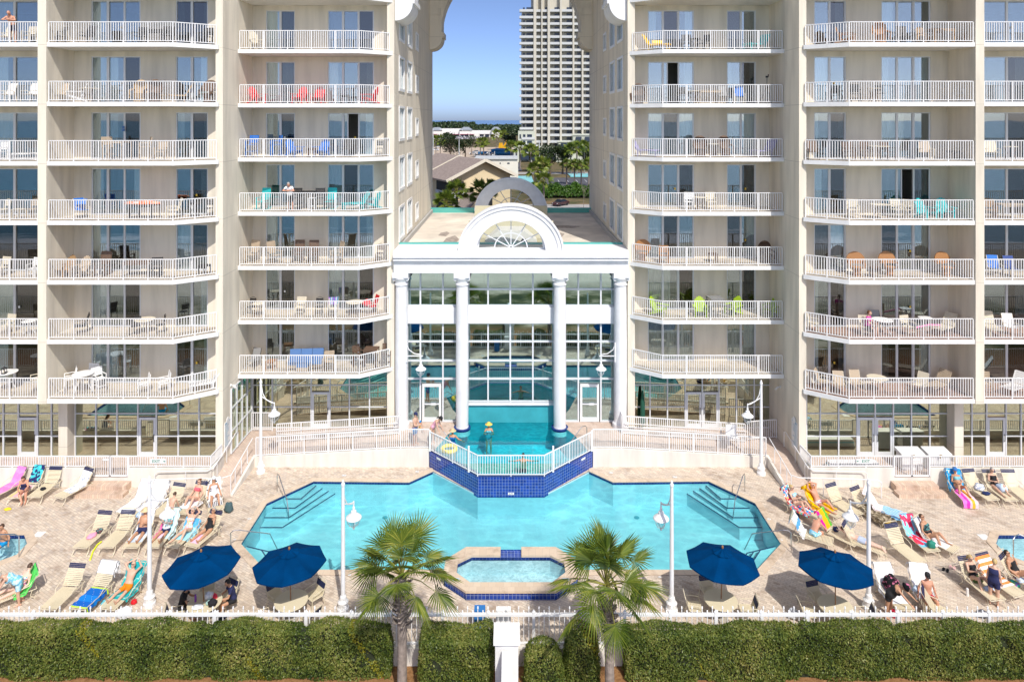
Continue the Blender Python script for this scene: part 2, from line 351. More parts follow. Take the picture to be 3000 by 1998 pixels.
# sea behind the camera (met in the window reflections) and the bay on the horizon
def sea_mat(name, deep, surf=False):
    m = bpy.data.materials.new(name); nt = NT(m); out = nt.n('ShaderNodeOutputMaterial')
    b = nt.n('ShaderNodeBsdfPrincipled', Roughness=.25); nt.l(b.outputs[0], out.inputs[0])
    geo = nt.n('ShaderNodeNewGeometry'); P = geo.outputs['Position']; sx = nt.n('ShaderNodeSeparateXYZ'); nt.l(P, sx.inputs[0])
    mp = nt.n('ShaderNodeMapping'); mp.inputs['Scale'].default_value = (.25,1,1) if surf else (.3,1.,1); nt.l(P, mp.inputs[0])
    no = nt.n('ShaderNodeTexNoise', Scale=.09 if surf else .02, Detail=7.0, Roughness=.7); nt.l(mp.outputs[0], no.inputs['Vector'])
    c = ramp(nt, no.outputs[0], [(.3, [k*.8 for k in deep]), (.62, [k*1.25 for k in deep]), (.72, (.6,.66,.7))] if not surf else [(.3, [k*.8 for k in deep]), (.7, [k*1.3 for k in deep])])
    if surf:
        r = nt.n('ShaderNodeMapRange'); r.inputs[1].default_value = -95; r.inputs[2].default_value = -38; nt.l(sx.outputs[1], r.inputs[0])
        pw = nt.n('ShaderNodeMath', operation='MULTIPLY'); nt.l(r.outputs[0], pw.inputs[0]); nt.l(no.outputs[0], pw.inputs[1])
        f = ramp(nt, pw.outputs[0], [(.33, (0,0,0)), (.42, (1,1,1))])
        x = nt.n('ShaderNodeMix', data_type='RGBA'); nt.l(f, x.inputs[0]); nt.l(c, x.inputs[6]); x.inputs[7].default_value = (.7,.75,.76,1); c = x.outputs[2]
    nt.l(c, b.inputs['Base Color']); return m
struct('sea', MB().box(-9000,9000,-12000,-42,-4.2,-3.36), sea_mat('sea_water', (.02,.16,.20), True))
struct('bay_water', MB().box(-14000,14000,1500,26000,-1.2,.0), sea_mat('bay_water', (.05,.13,.27)))

# ---- pool deck with the pool openings
POOL = [(-10.3,28.5),(-2.75,28.5),(-2.75,28.68),(-1.93,29.53),(1.93,29.53),(2.75,28.68),(2.75,28.5),(10.3,28.5),(12.0,30.26),(12.0,33.5),(10.29,35.55),(5.3,35.45),(4.18,36.55),(1.67,34.3),(-1.67,34.3),(-4.18,36.55),(-5.3,35.45),(-10.29,35.55),(-12.0,33.5),(-12.0,30.26)]
DHOLE = [(-10.3,28.5),(-2.74,28.5),(-2.74,27.62),(-1.76,26.75),(1.76,26.75),(2.74,27.62),(2.74,28.5)] + POOL[7:]
LSPA = [(-27,28.3),(-22.6,28.3),(-21.35,29.5),(-21.45,30.3),(-22.05,30.95),(-27,30.95)]
RSPA = [(-p[0]+.05, p[1]) for p in LSPA]
struct('pool_deck', MB().sheet([(-34,24.3),(34,24.3),(34,37.4),(-34,37.4)], 0., [DHOLE, LSPA, RSPA]), DECK)
def offset(poly, d):
    n = len(poly); out = []; A = sum(poly[i][0]*poly[(i+1)%n][1]-poly[(i+1)%n][0]*poly[i][1] for i in range(n)); sg = 1 if A > 0 else -1
    for i in range(n):
        p0, p1, p2 = V(poly[i-1]), V(poly[i]), V(poly[(i+1)%n]); a = (p1-p0).normalized(); b = (p2-p1).normalized()
        na, nb = V((a.y,-a.x))*sg, V((b.y,-b.x))*sg; k = na+nb; k = k/max(.35, 1+na.dot(nb)); out.append(tuple(p1 + k*d))
    return out
def ringprism(mb, inner, outer, z0, z1, skip=()):
    n = len(inner)
    for i in range(n):
        if i in skip: continue
        j = (i+1) % n; a, b, c, d = inner[i], inner[j], outer[j], outer[i]
        vs = [(p[0],p[1],z) for z in (z0,z1) for p in (a,b,c,d)]
        mb.add(vs, [(4,5,6,7),(0,1,5,4),(2,3,7,6)], [[(p[0],p[1]) for p in (a,b,c,d)], [(0,0),(math.dist(a,b),0),(math.dist(a,b),z1-z0),(0,z1-z0)], [(0,0),(1,0),(1,.1),(0,.1)]])
# ---- main pool
pool = root('swimming_pool', 'large many sided turquoise swimming pool in the middle of the paved deck', 'pool')
mb = MB(); d0 = -1.25
mb.prism(POOL, d0, -.02, top=False, bottom=False); mb.sheet(POOL, d0); mb.build('pool_shell', POOLP, pool)
for half in (set(range(6,12)), {15,16,17,18,19,0}):
    sk_ = tuple(set(range(20))-half)
    mb = MB(); ringprism(mb, offset(POOL, -.006), offset(POOL, .004), -.13, -.03, sk_); mb.build('waterline_tile', NAVYT, pool)
    mb = MB(); ringprism(mb, offset(POOL, -.03), offset(POOL, .30), .004, .03, sk_); mb.build('coping', COPE, pool)
WTR = water('pool_water', (.56,.90,.96), .82, 1.12, 2.2, .3)
def spa_cut(p): return p
mb = MB(); mb.sheet(offset(POOL, -.008), -.085); mb.build('water_surface', WTR, pool)
def stair(rings, zs, name):
    for poly, z in zip(rings, zs):
        m2 = MB(); m2.prism(poly[0], d0+.004, z, bottom=False); o = m2.build(name, POOLP, pool)
        e = MB()
        for a, b in zip(poly[1][:-1], poly[1][1:]): e.bar((a[0],a[1],z+.006), (b[0],b[1],z+.006), .045, .02)
        e.build('edge_tile', NAVY, o)
for sx in (-1, 1):
    f = lambda p: (p[0] if sx < 0 else -p[0], p[1])
    rings = []
    for i in range(4):
        e, b = (-10.15+.33*i, 35.53), (-10.55-.12*i, 34.3-.57*i)
        xl = -11.98 if b[1] < 33.5 else -10.29-1.71*(35.55-b[1])/2.05+.02
        ln = [e, b, (xl, b[1])]
        poly = [(-10.27,35.53)] + ln + ([(-11.98,33.5)] if b[1] < 33.5 else [])
        rings.append(([f(p) for p in poly], [f(p) for p in ln]))
    stair(rings, [-.22,-.36,-.50,-.64], 'pool_step')
    rings = []
    for i in range(3):
        k = .32*(i+1)
        a = (-11.93+.1*i+k*.3, 30.30+k*.9); b = (-10.2+k*1.2, 28.52)
        mid = (-11.2+k*.72+.25, 29.55+k*.72+.0)
        poly = [(-11.92,30.24),(-10.32,28.52),b,(b[0]-.35+.0,29.15),(a[0]+.75,a[1]-.25),a]
        rings.append(([f(p) for p in poly], [f(p) for p in (b,(b[0]-.35,29.15),(a[0]+.75,a[1]-.25),a)]))
    stair(rings, [-.3,-.55,-.8], 'pool_step')
for px, py in ((1130,1437),(1863,1437)):
    p = G(px, py, 0); m2 = MB(); m2.lathe([(.14,-.012),(.14,.0),(.09,.004),(.0,.004)], 16, (p.x, p.y-.2, -1.24)); m2.build('drain_cover', col('drain_grey', (.12,.35,.42)), pool)
# ---- raised upper pool with cobalt tile front
UP = [(-1.67,34.28),(1.67,34.28),(4.18,36.75),(3.6,38.7),(3.2,39.5),(2.95,40.6),(-2.95,40.6),(-3.2,39.5),(-3.6,38.7),(-4.18,36.75)]
ZW = .90
up = root('raised_pool', 'raised turquoise pool with cobalt tiled front wall under the glass hall', 'pool')
mb = MB(); n = len(UP); IN = offset(UP, -.30)
front = [(-4.42,37.0),(-1.67,34.28),(1.67,34.28),(4.42,37.0)]
L = 0
for a, b in zip(front[:-1], front[1:]):
    d = math.dist(a, b); mb.add([(a[0],a[1],-.14),(b[0],b[1],-.14),(b[0],b[1],.88),(a[0],a[1],.88)], [(0,1,2,3)], [[(L,-.14),(L+d,-.14),(L+d,.88),(L,.88)]]); L += d
mb.build('tiled_wall', BLUET, up)
mb = MB(); fi = [(-4.12,37.0),(-1.55,34.56),(1.55,34.56),(4.12,37.0)]
for i in range(3):
    a, b, c, d = front[i], front[i+1], fi[i+1], fi[i]
    mb.add([(p[0],p[1],.884) for p in (a,b,c,d)], [(0,1,2,3)], [[(p[0],p[1]) for p in (a,b,c,d)]])
mb.build('overflow_edge', NAVYT, up)
ip = [(-4.12,37.0),(-1.55,34.56),(1.55,34.56),(4.12,37.0),(3.58,38.7),(3.18,39.5),(2.93,40.58),(-2.93,40.58),(-3.18,39.5),(-3.58,38.7)]
mb = MB(); mb.prism(ip, -.65, .95, top=False, bottom=False); mb.sheet(ip, -.65); mb.build('pool_shell', TURQ, up)
WUP = water('raised_pool_water', (.32,.82,.89), .78, 1.2, 3.4, .18)
MB().sheet(offset(ip, -.01), ZW).build('water_surface', WUP, up)
m2 = MB()
for sx in (-1,1): m2.box(sx*3.78-.16, sx*3.78+.16, 36.14-.0, 36.16, .62, .70)
# depth marker plates on the tile wall
for sx in (-1,1):
    c = V((sx*3.85, 36.42, .74)); a = V((sx*.7071,.7071,0)); nrm = V((sx*.7071,-.7071,0))
    m3 = MB(); m3.obox(c + nrm*.012, a*.16, nrm*.008, V((0,0,.05))); m3.build('marker_plate', WHITE, up)
m3 = MB().box(-.15,.15,34.262,34.28,.0,.11); pl = m3.build('marker_plate', WHITE, up)
def text(name, s, size, loc, rot, m, parent=None, depth=.004, align='CENTER'):
    cu = bpy.data.curves.new(name, 'FONT'); cu.body = s; cu.size = size; cu.extrude = depth; cu.align_x = align; cu.align_y = 'CENTER'
    o = bpy.data.objects.new(name, cu); COL.objects.link(o); dg = bpy.context.evaluated_depsgraph_get()
    me = bpy.data.meshes.new_from_object(o.evaluated_get(dg)); bpy.data.objects.remove(o); bpy.data.curves.remove(cu)
    me.materials.clear(); me.materials.append(m)
    o = bpy.data.objects.new(name, me); COL.objects.link(o); o.location = loc; o.rotation_euler = rot; o.parent = parent; return o
text('lettering', '5 FT', .10, (0,34.259,.055), (R(90),0,0), BLACK, pl)
# ---- octagonal spa between pool and fence
so = [(-1.77,26.74),(1.77,26.74),(2.75,27.62),(2.75,28.68),(1.93,29.53),(-1.93,29.53),(-2.75,28.68),(-2.75,27.62)]
si = [(-1.64,27.27),(1.64,27.27),(2.22,27.85),(2.22,28.5),(1.66,28.95),(-1.66,28.95),(-2.22,28.5),(-2.22,27.85)]
spa = root('whirlpool_spa', 'small raised octagonal spa with cobalt tiled rim between pool and picket fence', 'hot tub')
mb = MB(); mb.prism(offset(so,-.06), -.13, .27, top=False, bottom=False); mb.build('tiled_wall', BLUET, spa)
mb = MB(); n = 8
for i in range(8):
    j = (i+1) % 8
    if i == 4:   # spillway gap in the rim towards the pool
        for (t0,t1) in ((0,.385),(.615,1)):
            l = lambda p,q,t: (p[0]+(q[0]-p[0])*t, p[1]+(q[1]-p[1])*t)
            xo0, xo1 = 1.93-3.86*t0, 1.93-3.86*t1
            xi0, xi1 = (1.66 if t0 == 0 else xo0), (-1.66 if t1 == 1 else xo1)
            mb.prism([(xo0,29.53),(xo1,29.53),(xi1,28.95),(xi0,28.95)], .27, .36)
    else: mb.prism([so[i],so[j],si[j],si[i]], .27, .36)
mb.build('coping', COPE, spa)
mb = MB().prism([(-.44,28.96),(.44,28.96),(.44,29.46),(-.44,29.46)],-.2,.24); mb.build('spillway', BLUET, spa)
mb = MB(); mb.prism(si, -.45, .27, top=False, bottom=False); mb.sheet(si, -.45); mb.build('spa_shell', SPAP, spa)
mb = MB(); ringprism(mb, offset(si,-.01), offset(si,.0), .14, .268); mb.build('waterline_tile', NAVYT, spa)
WSPA = water('spa_water', (.74,.92,.96), .62, 1.3, 5.5, .6)
MB().sheet(offset(si,-.015), .20).build('water_surface', WSPA, spa)
for sx in (-1,1):
    MB().obox((sx*2.2,27.42,.366), V((.13,.1*sx*0-.12*0,0)), V((0,.08,0)), V((0,0,.004))).build('marker_plate', col('plate_blue', (.45,.55,.62)), spa)
for nm, poly, lab in (('side_spa', LSPA, 'pale blue spa pool cut by the frame beside the left loungers'), ('side_spa', RSPA, 'pale blue spa pool cut by the frame beside the right loungers')):
    o = root(nm, lab, 'hot tub')
    mb = MB(); mb.prism(poly, -.9, -.01, top=False, bottom=False); mb.sheet(poly, -.9); mb.build('spa_shell', SPAP, o)
    mb = MB(); ringprism(mb, offset(poly,-.008), offset(poly,.003), -.17, -.004); mb.build('waterline_tile', NAVYT, o)
    mb = MB(); ringprism(mb, offset(poly,-.02), offset(poly,.32), .004, .03); mb.build('coping', COPE, o)
    MB().sheet(offset(poly,-.01), -.13).build('water_surface', WSPA, o)
# ---- terrace, patios and ramps (mirrored pairs)
RP = pavers('terrace_pavers', [(.62,.50,.42),(.56,.45,.38),(.66,.55,.47),(.60,.47,.38)], .785)
for sx in (-1, 1):
    f = lambda p: (sx*p[0], p[1])
    side = 'left' if sx < 0 else 'right'
    mb = MB(); mb.sheet([f(p) for p in [(4.45,37.1),(6.0,37.1),(6.0,38.75),(6.75,38.75),(6.75,40.75),(2.9,40.75),(3.2,39.5),(3.6,38.7),(4.18,36.8)]], .95)
    mb.add([(sx*6.0,38.752,.95),(sx*6.75,38.752,.95),(sx*6.75,38.752,.3),(sx*6.0,38.752,.3)], [(0,1,2,3)])
    struct('terrace', mb, RP)
    mb = MB(); mb.add([(sx*6.0,37.1,.95),(sx*13.3,37.1,.5),(sx*13.3,38.75,.5),(sx*6.0,38.75,.95)], [(0,1,2,3)])
    mb.sheet([f(p) for p in [(13.3,37.1),(15.36,37.1),(15.36,38.75),(13.3,38.75)]], .5)
    mb.add([(sx*14.0,37.1,.5),(sx*15.36,37.1,.5),(sx*15.36,34.0,.012),(sx*14.0,34.0,.012)], [(0,1,2,3)])
    mb.add([(sx*6.0,38.75,.95),(sx*13.3,38.75,.5),(sx*13.3,38.75,.3),(sx*6.0,38.75,.3)], [(0,1,2,3)])
    struct('ramp_path', mb, RP)
    struct('patio_floor', MB().sheet([f(p) for p in [(6.75,38.75),(15.36,38.75),(15.36,43),(6.75,43)]], .496).sheet([f(p) for p in [(15.36,35.0),(34,35.0),(34,41),(15.36,41)]], .496), RP)
    # retaining walls
    mb = MB()
    mb.add([(sx*x,y,z) for (x,z) in ((4.45,.97),(6.0,.97),(13.9,.53)) for y in (37.0,37.2)] + [(sx*x,y,0) for x in (4.45,6.0,13.9) for y in (37.0,37.2)],
           [(0,2,3,1),(2,4,5,3),(0,6,8,2),(2,8,10,4),(1,3,9,7),(3,5,11,9),(0,1,7,6),(4,10,11,5)])
    tag(mb.build('retaining_wall', WALLW), f'low cream retaining wall under the ramp railing, {side} of the raised pool', 'wall', 'retaining walls')
    mb = MB()
    mb.add([(sx*x,y,z) for x in (13.9,14.02) for (y,z) in ((37.2,.58),(34.1,.10),(37.2,0),(34.1,0))], [(0,1,5,4),(0,2,3,1),(4,5,7,6),(1,3,7,5)])
    tag(mb.build('ramp_curb', WALLW), f'sloping cream curb along the {side} ramp', 'curb', 'ramp curbs')
    mb = MB(); mb.box(sx*15.36, sx*19.62, 34.98, 35.16, 0, .97); mb.box(sx*21.5, sx*34, 34.98, 35.16, 0, .97); mb.box(sx*15.3,sx*15.46,35.16,36.38,0,.97)
    mb.box(sx*19.62,sx*21.5,34.99,35.15,0,.49)
    tag(mb.build('patio_wall', WALLW), f'low cream patio wall along the {side} deck carrying a white fence', 'wall', 'patio walls')
    st = MB(); st.box(sx*19.45, sx*21.6, 34.45, 34.97, 0, .34); st.box(sx*19.3, sx*21.75, 33.95, 34.45, 0, .17)
    tag(st.build('entry_steps', pavers('step_pavers_'+side, [(.66,.50,.38),(.58,.44,.35),(.72,.58,.45)], 0., 1., (.4,.3,.22), bw=.11, rh=.4)), f'two brick steps below the {side} patio gate', 'steps', 'patio steps')
# small depth markers set into the deck
k = 0
for px, py, w in ((1008,1394,.22),(1222,1383,.2),(1790,1386,.2),(1977,1399,.22),(731,1521,.16),(2253,1522,.16),(688,1582,.1),(2290,1583,.1),(1024,1686,.12),(1933,1692,.12)):
    p = G(px, py); m2 = MB(); m2.obox((p.x,p.y,.036 if py < 1400 else .036), (w/2,0,0), (0,w/3,0), (0,0,.006))
    o = tag(m2.build('depth_marker', WHITE), None, 'marker', 'depth markers round the main pool'); o['label'] = 'small white depth marker tile set in the paving round the main pool'
    text('lettering', '3 FT' if py < 1400 else 'NO', w*.5, (p.x,p.y,.043), (0,0,0), BLACK, o, .001)
for px, py, lab in ((115,1565,'pale square access cover in the paving near the left spa'),(2883,1573,'pale square access cover in the paving near the right spa')):
    p = G(px,py); tag(MB().box(p.x-.2,p.x+.2,p.y-.2,p.y+.2,.004,.012).build('access_cover', WHITE), lab, 'cover')
p = G(2834,1745); 
tag(MB().lathe([(.05,0),(.05,.28),(.03,.31),(0,.31)], 12, p).build('vent_pipe', WHITE), 'short white capped pipe standing on the right deck', 'pipe')
# ================================================================== HOTEL TOWERS
ZK = [4.5 + 3.047*k for k in range(10)]
CURT = [pm('curtain_white', (.80,.82,.80), .9), pm('curtain_sheer', (.66,.76,.78), .9), pm('curtain_cream', (.74,.70,.58), .9), pm('blind_grey', (.40,.44,.43), .8)]
STICK = pm('yellow_sticker', (.75,.5,.05), .6)
def railing(mb, pts, z, h=1.07, post=1.36, gap=.125, bar=.031, zb=None, postw=.05):
    """white balustrade along pts: posts, round-free square balusters, top and bottom rail; z may be a list"""
    zs = z if isinstance(z, (list,tuple)) else [z]*len(pts)
    for i in range(len(pts)-1):
        p, q = V(pts[i]), V(pts[i+1]); L = (q-p).length; n = max(1, round(L/post)); z0, z1 = zs[i], zs[i+1]
        P = lambda t, dz: V((p.x+(q.x-p.x)*t, p.y+(q.y-p.y)*t, z0+(z1-z0)*t+dz))
        mb.bar(P(0,h-.02), P(1,h-.02), .055, .04); mb.bar(P(0,.09), P(1,.09), .035, .035)
        for k in range(0 if i == 0 else 1, n+1):
            t = k/n; mb.bar(P(t,0), P(t,h-.04), postw, postw, (0,1,0))
        m = max(1, int(L/gap))
        for k in range(1, m):
            t = k/m
            if min(abs(t*n-round(t*n))*L/n, 1) > .05: mb.bar(P(t,.09), P(t,h-.04), bar, bar, (0,1,0))
def door(parent, x0, x1, y, z0, z1, panels, mode, sx, name='sliding_door'):
    """sliding glass door: frame, glass, curtain; a slid-back leaf leaves a dark gap"""
    w = .055; fr = MB(); gl = MB()
    fr.box(x0, x1, y-.06, y+.06, z1-w, z1); fr.box(x0, x1, y-.06, y+.06, z0, z0+.07)
    fr.box(x0, x0+sgn(x1-x0)*w, y-.058, y+.058, z0+.07, z1-w); fr.box(x1-sgn(x1-x0)*w, x1, y-.058, y+.058, z0+.07, z1-w)
    r = random.Random(hash((round(x0*7), round(z0*5), panels)) & 0xffff)
    xs_ = [x0 + (x1-x0)*i/panels for i in range(panels+1)]
    openp = {'o': panels-2 if panels == 3 else 0}.get(mode, -1)
    for i in range(panels):
        a, b = xs_[i], xs_[i+1]; d = sgn(b-a)
        if i: fr.box(a-.045, a+.045, y-.05, y+.05, z0+.07, z1-w)
        yy = y + (.02 if i % 2 else -.02)
        if i == openp:
            q = a+(b-a)*.28; gl.cur = 0; gl.box(a+d*.04, q, yy-.004, yy+.004, z0+.07, z1-w); fr.box(q-.03,q+.03, yy-.025,yy+.025, z0+.07, z1-w)
        else:
            gl.cur = 1 if r.random() < (.55 if i == panels-1 else .15) else 0; gl.box(a+d*.04, b-d*.04, yy-.004, yy+.004, z0+.07, z1-w)
            fr.box(b-d*.085, b-d*.042, yy-.03, yy+.03, z0+.09, z1-w-.02)
    o = fr.build(name, ALU, parent); gl.build('glass_pane', [PANE, SCREEN], o)
    sp = {'c': [(0,1)], 'l': [(0,.3)], 'r': [(.72,1)], 'b': [(0,.2),(.82,1)], 'h': [(0,.5)], 'o': [(.8,1)], 'n': []}[mode]
    cm = CURT[r.randrange(4)]
    for (t0,t1) in sp:
        c = MB(); a, b = x0+(x1-x0)*t0, x0+(x1-x0)*t1; n = max(4, int(abs(b-a)/.06)); vs = []
        for i in range(n+1):
            xx = a+(b-a)*i/n; yy = y+.16+.035*math.sin(i*1.6)+.012*math.sin(i*.7+r.random())
            vs += [(xx,yy,z0+.04),(xx,yy,z1-.03)]
        c.add(vs, [(2*i,2*i+2,2*i+3,2*i+1) for i in range(n)]); c.build('curtain', cm, o, True)
    if r.random() < .25:
        xx = (x0+x1)/2+.2; MB().box(xx,xx+.09,y-.066,y-.062,z0+1.0,z0+1.12).build('sticker', STICK if r.random()<.6 else WHITE, o)
    return o
def sgn(x): return 1 if x >= 0 else -1
def wallopen(mb, x0, x1, y0, y1, z0, z1, ops):
    """wall slab with rectangular openings (xa, xb, za, zb), sorted along x"""
    x = x0
    for xa, xb, za, zb in ops:
        mb.box(x, xa, y0, y1, z0, z1); mb.box(xa, xb, y0, y1, zb, z1)
        if za > z0: mb.box(xa, xb, y0, y1, z0, za)
        x = xb
    mb.box(x, x1, y0, y1, z0, z1)
DOORMODES = {  # curtains seen in the photograph, bottom floor first: (outer wide, outer narrow, inner narrow, inner wide, far)
 -1: dict(ow='hllbhhl', on='brcrbrb', iN='nnlnbcc', iw='nlblobn', f='lhnnhlh'),
  1: dict(ow='bnrohbl', on='bbclbhr', iN='cnrrcbh', iw='chlncob', f='nrnnnrn')}
def storefront(parent, x0, x1, y, z0, z1, cols, rows, dpos=None, dw=1, pane=None, name='storefront_glazing'):
    """ground floor curtain wall: mullion grid, glass, optional door leaves at column dpos"""
    fr = MB(); gl = MB(); w = .05; pane = pane or PANE2
    xs_ = cols if isinstance(cols, list) else [x0+(x1-x0)*i/cols for i in range(cols+1)]
    for x in xs_: fr.box(x-w/2-.01, x+w/2+.01, y-.055, y+.055, z0, z1)
    for i in range(len(xs_)-1):
        isd = dpos is not None and dpos <= i < dpos+dw
        for z in ([z0+.03]+rows+[z1-.03]):
            if isd and z < z0+2.15 and z > z0+.05: continue
            fr.box(xs_[i]+w/2+.01, xs_[i+1]-w/2-.01, y-.05, y+.05, z-w/2, z+w/2)
        gl.box(xs_[i]+.02, xs_[i+1]-.02, y-.004, y+.004, z0+.02 if not isd else z0+2.2, z1-.02)
    o = fr.build(name, ALU, parent); gl.build('glass_pane', pane, o)
    if dpos is not None:
        a, b = xs_[dpos], xs_[dpos+dw]
        for k in range(dw):
            p, q = a+(b-a)*k/dw, a+(b-a)*(k+1)/dw; s_ = sgn(q-p); p += s_*.05; q -= s_*.05; d = MB(); 
            d.box(p, p+s_*.11, y-.045, y+.045, z0+.03, z0+2.13); d.box(q-s_*.11, q, y-.045, y+.045, z0+.03, z0+2.13)
            d.box(p+s_*.11, q-s_*.11, y-.044, y+.044, z0+.03, z0+.26); d.box(p+s_*.11, q-s_*.11, y-.044, y+.044, z0+2.0, z0+2.13)
            dd = d.build('glass_door', ALU, parent); MB().box(p+s_*.1, q-s_*.1, y-.005, y+.005, z0+.25, z0+2.01).build('glass_pane', pane, dd)
            hx = (q-s_*.06) if k == 0 else (p+s_*.06); h = MB(); h.tube([(hx,y-.05,z0+.85),(hx,y-.11,z0+.87),(hx,y-.11,z0+1.2),(hx,y-.05,z0+1.22)], .018); h.build('door_handle', BLACK, dd)
    return o
def tower(sx):
    side = 'left' if sx < 0 else 'right'
    t = root('hotel_tower', f'tall cream balcony hotel tower standing {side} of the white columned hall', 'building', group='hotel towers')
    X = lambda a: sx*a
    W = MB(); ZT = 50.
    # inner flank wall with its windows, as seen past the hall
    wins = []
    for k in range(2, 8):
        z = ZK[k]
        wins += [(41.3,43.2,z+.95,z+2.85,k), (44.5,46.5,z+.95,z+2.85,k), (48.5,49.7,z+1.1,z+2.15,k)]
    cols_ = sorted({(w[0],w[1]) for w in wins}); y = 39.6
    def xbox(y0, y1, z0, z1): W.box(X(6.77), X(7.19), y0, y1, z0, z1)
    for ya, yb in cols_:
        xbox(y, ya, 0, ZT); z = 0
        for w in [w for w in wins if w[0] == ya]: xbox(ya, yb, z, w[2]); z = w[3]
        xbox(ya, yb, z, ZT); y = yb
    xbox(y, 58.9, 0, ZT)
    # partition flanks
    W.box(X(15.36), X(15.75), 36.4, 44, 0, ZT); W.box(X(23.8), X(24.24), 34.96, 44, 4.27, ZT); W.box(X(23.72), X(24.2), 36.5, 44, 0, 4.27)
    W.box(X(33), X(33.4), 35, 44, 0, ZT)
    # back walls with door openings per storey
    for k in range(8):
        z0, z1 = ZK[k], ZK[k+1]-.24; zt = z0+2.52; o = lambda a, b: (a, b, z0, zt)
        def wo(x0, x1, y, ops):
            if sx > 0: wallopen(W, x0, x1, y, y+.2, z0, z1, ops)
            else: wallopen(W, -x1, -x0, y, y+.2, z0, z1, [(-b, -a, c, d) for a, b, c, d in reversed(ops)])
        wo(15.75, 23.8, 37.2, [o(16.52,18.27), o(20.18,22.88)]); wo(7.19, 15.36, 40.6, [o(8.14,10.9), o(12.84,14.58)]); wo(24.24, 33, 37.2, [o(25.75,28.4)])
    # rear mass and the room floors
    W.box(X(7.19), X(33.4), 44, 58.9, 0, ZT); W.box(X(7.19), X(33.4), 37.4 if 0 else 40.9, 44, ZK[8]-.2, ZT); W.box(X(15.75), X(33), 37.2, 40.9, ZK[8]-.2, ZT)
    W.build('wall', WALL, t)
    I = MB()
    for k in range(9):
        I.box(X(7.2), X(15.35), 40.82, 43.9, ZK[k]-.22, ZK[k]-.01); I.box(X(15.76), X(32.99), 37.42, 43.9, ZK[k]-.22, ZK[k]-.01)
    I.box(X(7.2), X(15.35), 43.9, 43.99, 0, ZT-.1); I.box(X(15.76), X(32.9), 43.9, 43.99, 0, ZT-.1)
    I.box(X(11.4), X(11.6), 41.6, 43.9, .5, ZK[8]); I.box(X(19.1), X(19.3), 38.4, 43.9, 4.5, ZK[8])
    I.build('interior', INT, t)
    B = MB(); band = [(15.36,38.4)]
    # balconies
    dm = DOORMODES[sx]
    for k in range(8):
        z = ZK[k]
        for bay in ('outer', 'inner', 'far'):
            if bay == 'outer': poly = [(23.8,35),(17.34,35),(15.55,36.27),(15.55,36.4),(15.75,36.4),(15.75,37.2),(23.8,37.2)]; rp = [(23.74,35.08),(17.37,35.08),(15.66,36.3)]
            elif bay == 'inner': poly = [(15.36,38.4),(8.52,38.4),(6.85,39.62),(7.19,39.62),(7.19,40.6),(15.36,40.6)]; rp = [(15.28,38.48),(8.55,38.48),(7.05,39.56)]
            else: poly = [(33,35),(24.24,35),(24.24,37.2),(33,37.2)]; rp = [(32.9,35.08),(24.32,35.08)]
            b = MB(); b.prism([(X(p[0]),p[1]) for p in poly], z-.23, z-.006); s_ = b.build('balcony', WHITE, t)
            MB().sheet([(X(p[0]),p[1]) for p in offset(poly, -.04)], z).build('floor_finish', FLOORR if (sx > 0 and k < 2 and bay != 'inner') else FLOORT, s_)
            if k < 7:
                r = MB(); railing(r, [(X(p[0]),p[1]) for p in rp], z-.004); r.build('railing', WHITEM, s_)
        if k < 7:
            for (a, b_, y, p, key) in ((20.18,22.88,37.3,3,'ow'),(16.52,18.27,37.3,2,'on'),(12.84,14.58,40.7,2,'iN'),(8.14,10.9,40.7,3,'iw'),(25.75,28.4,37.3,2,'f')):
                x0, x1 = sorted((X(a), X(b_))); door(t, x0, x1, y, z, z+2.52, p, dm[key][k], sx)
    # flank windows
    for ya, yb, z0, z1, k in wins:
        fr = MB(); x = X(6.77); xa = X(6.72)
        for (a,b,c,d) in ((ya-.11,yb+.11,z0-.14,z0+.03),(ya-.11,yb+.11,z1-.03,z1+.11),(ya-.11,ya+.04,z0+.03,z1-.03),(yb-.04,yb+.11,z0+.03,z1-.03)): fr.box(xa, X(6.96), a, b, c, d)
        ym = (ya+yb)/2; fr.box(X(6.78), X(6.84), ym-.03, ym+.03, z0+.03, z1-.03)
        o = fr.build('window', WHITE, t); g = MB(); g.box(X(6.85), X(6.856), ya+.041, yb-.041, z0+.031, z1-.031); g.build('glass_pane', PANE, o)
        MB().box(X(6.90), X(6.92), ya+.042, yb-.042, z0+.032, z1-.032).build('blind', CURT[k % 3], o)
    # ground floor glazing
    for nm in (0,):
        yy = 40.62; zt = 4.26
        if sx < 0:
            storefront(t, X(15.3), X(7.2), yy, .5, zt, [XA(p, yy) for p in (741,798,855,912,967,1024,1083,1140)], [1.75,3.05], 3, 1)
            storefront(t, X(23.72), X(15.75), 37.16, .5, zt, [XA(p, 37.16) for p in (221,282,344,405,459,523,584,640)], [1.62,2.85], 3, 1)
            storefront(t, X(33), X(24.2), 37.16, .5, zt, [-33,-31.5,-30,XA(-40,37.16),XA(11,37.16),XA(55,37.16),XA(111,37.16),XA(152,37.16),X(24.2)], [1.62,2.85], 5, 1)
            # side glazing in the flank above the ramp
            fr = MB(); gl = MB()
            for yv in (37.35,38.1,38.85,39.6,40.3): fr.box(-15.345,-15.26, yv-.03, yv+.03, .55, 4.1)
            for i,(za) in enumerate((.58,1.75,3.0,4.07)):
                fr.box(-15.34,-15.27, 37.38, 40.27, za-.03, za+.03)
            gl.box(-15.33,-15.32,37.36,40.29,.58,4.07); o = fr.build('side_glazing', ALU, t); gl.build('glass_pane', PANE2, o)
        else:
            storefront(t, X(7.2), X(15.3), yy, .5, zt, [XA(p, yy) for p in (1858,1904,1955,2007,2057,2106,2157,2209,2257)], [1.75,3.05], 3, 2)
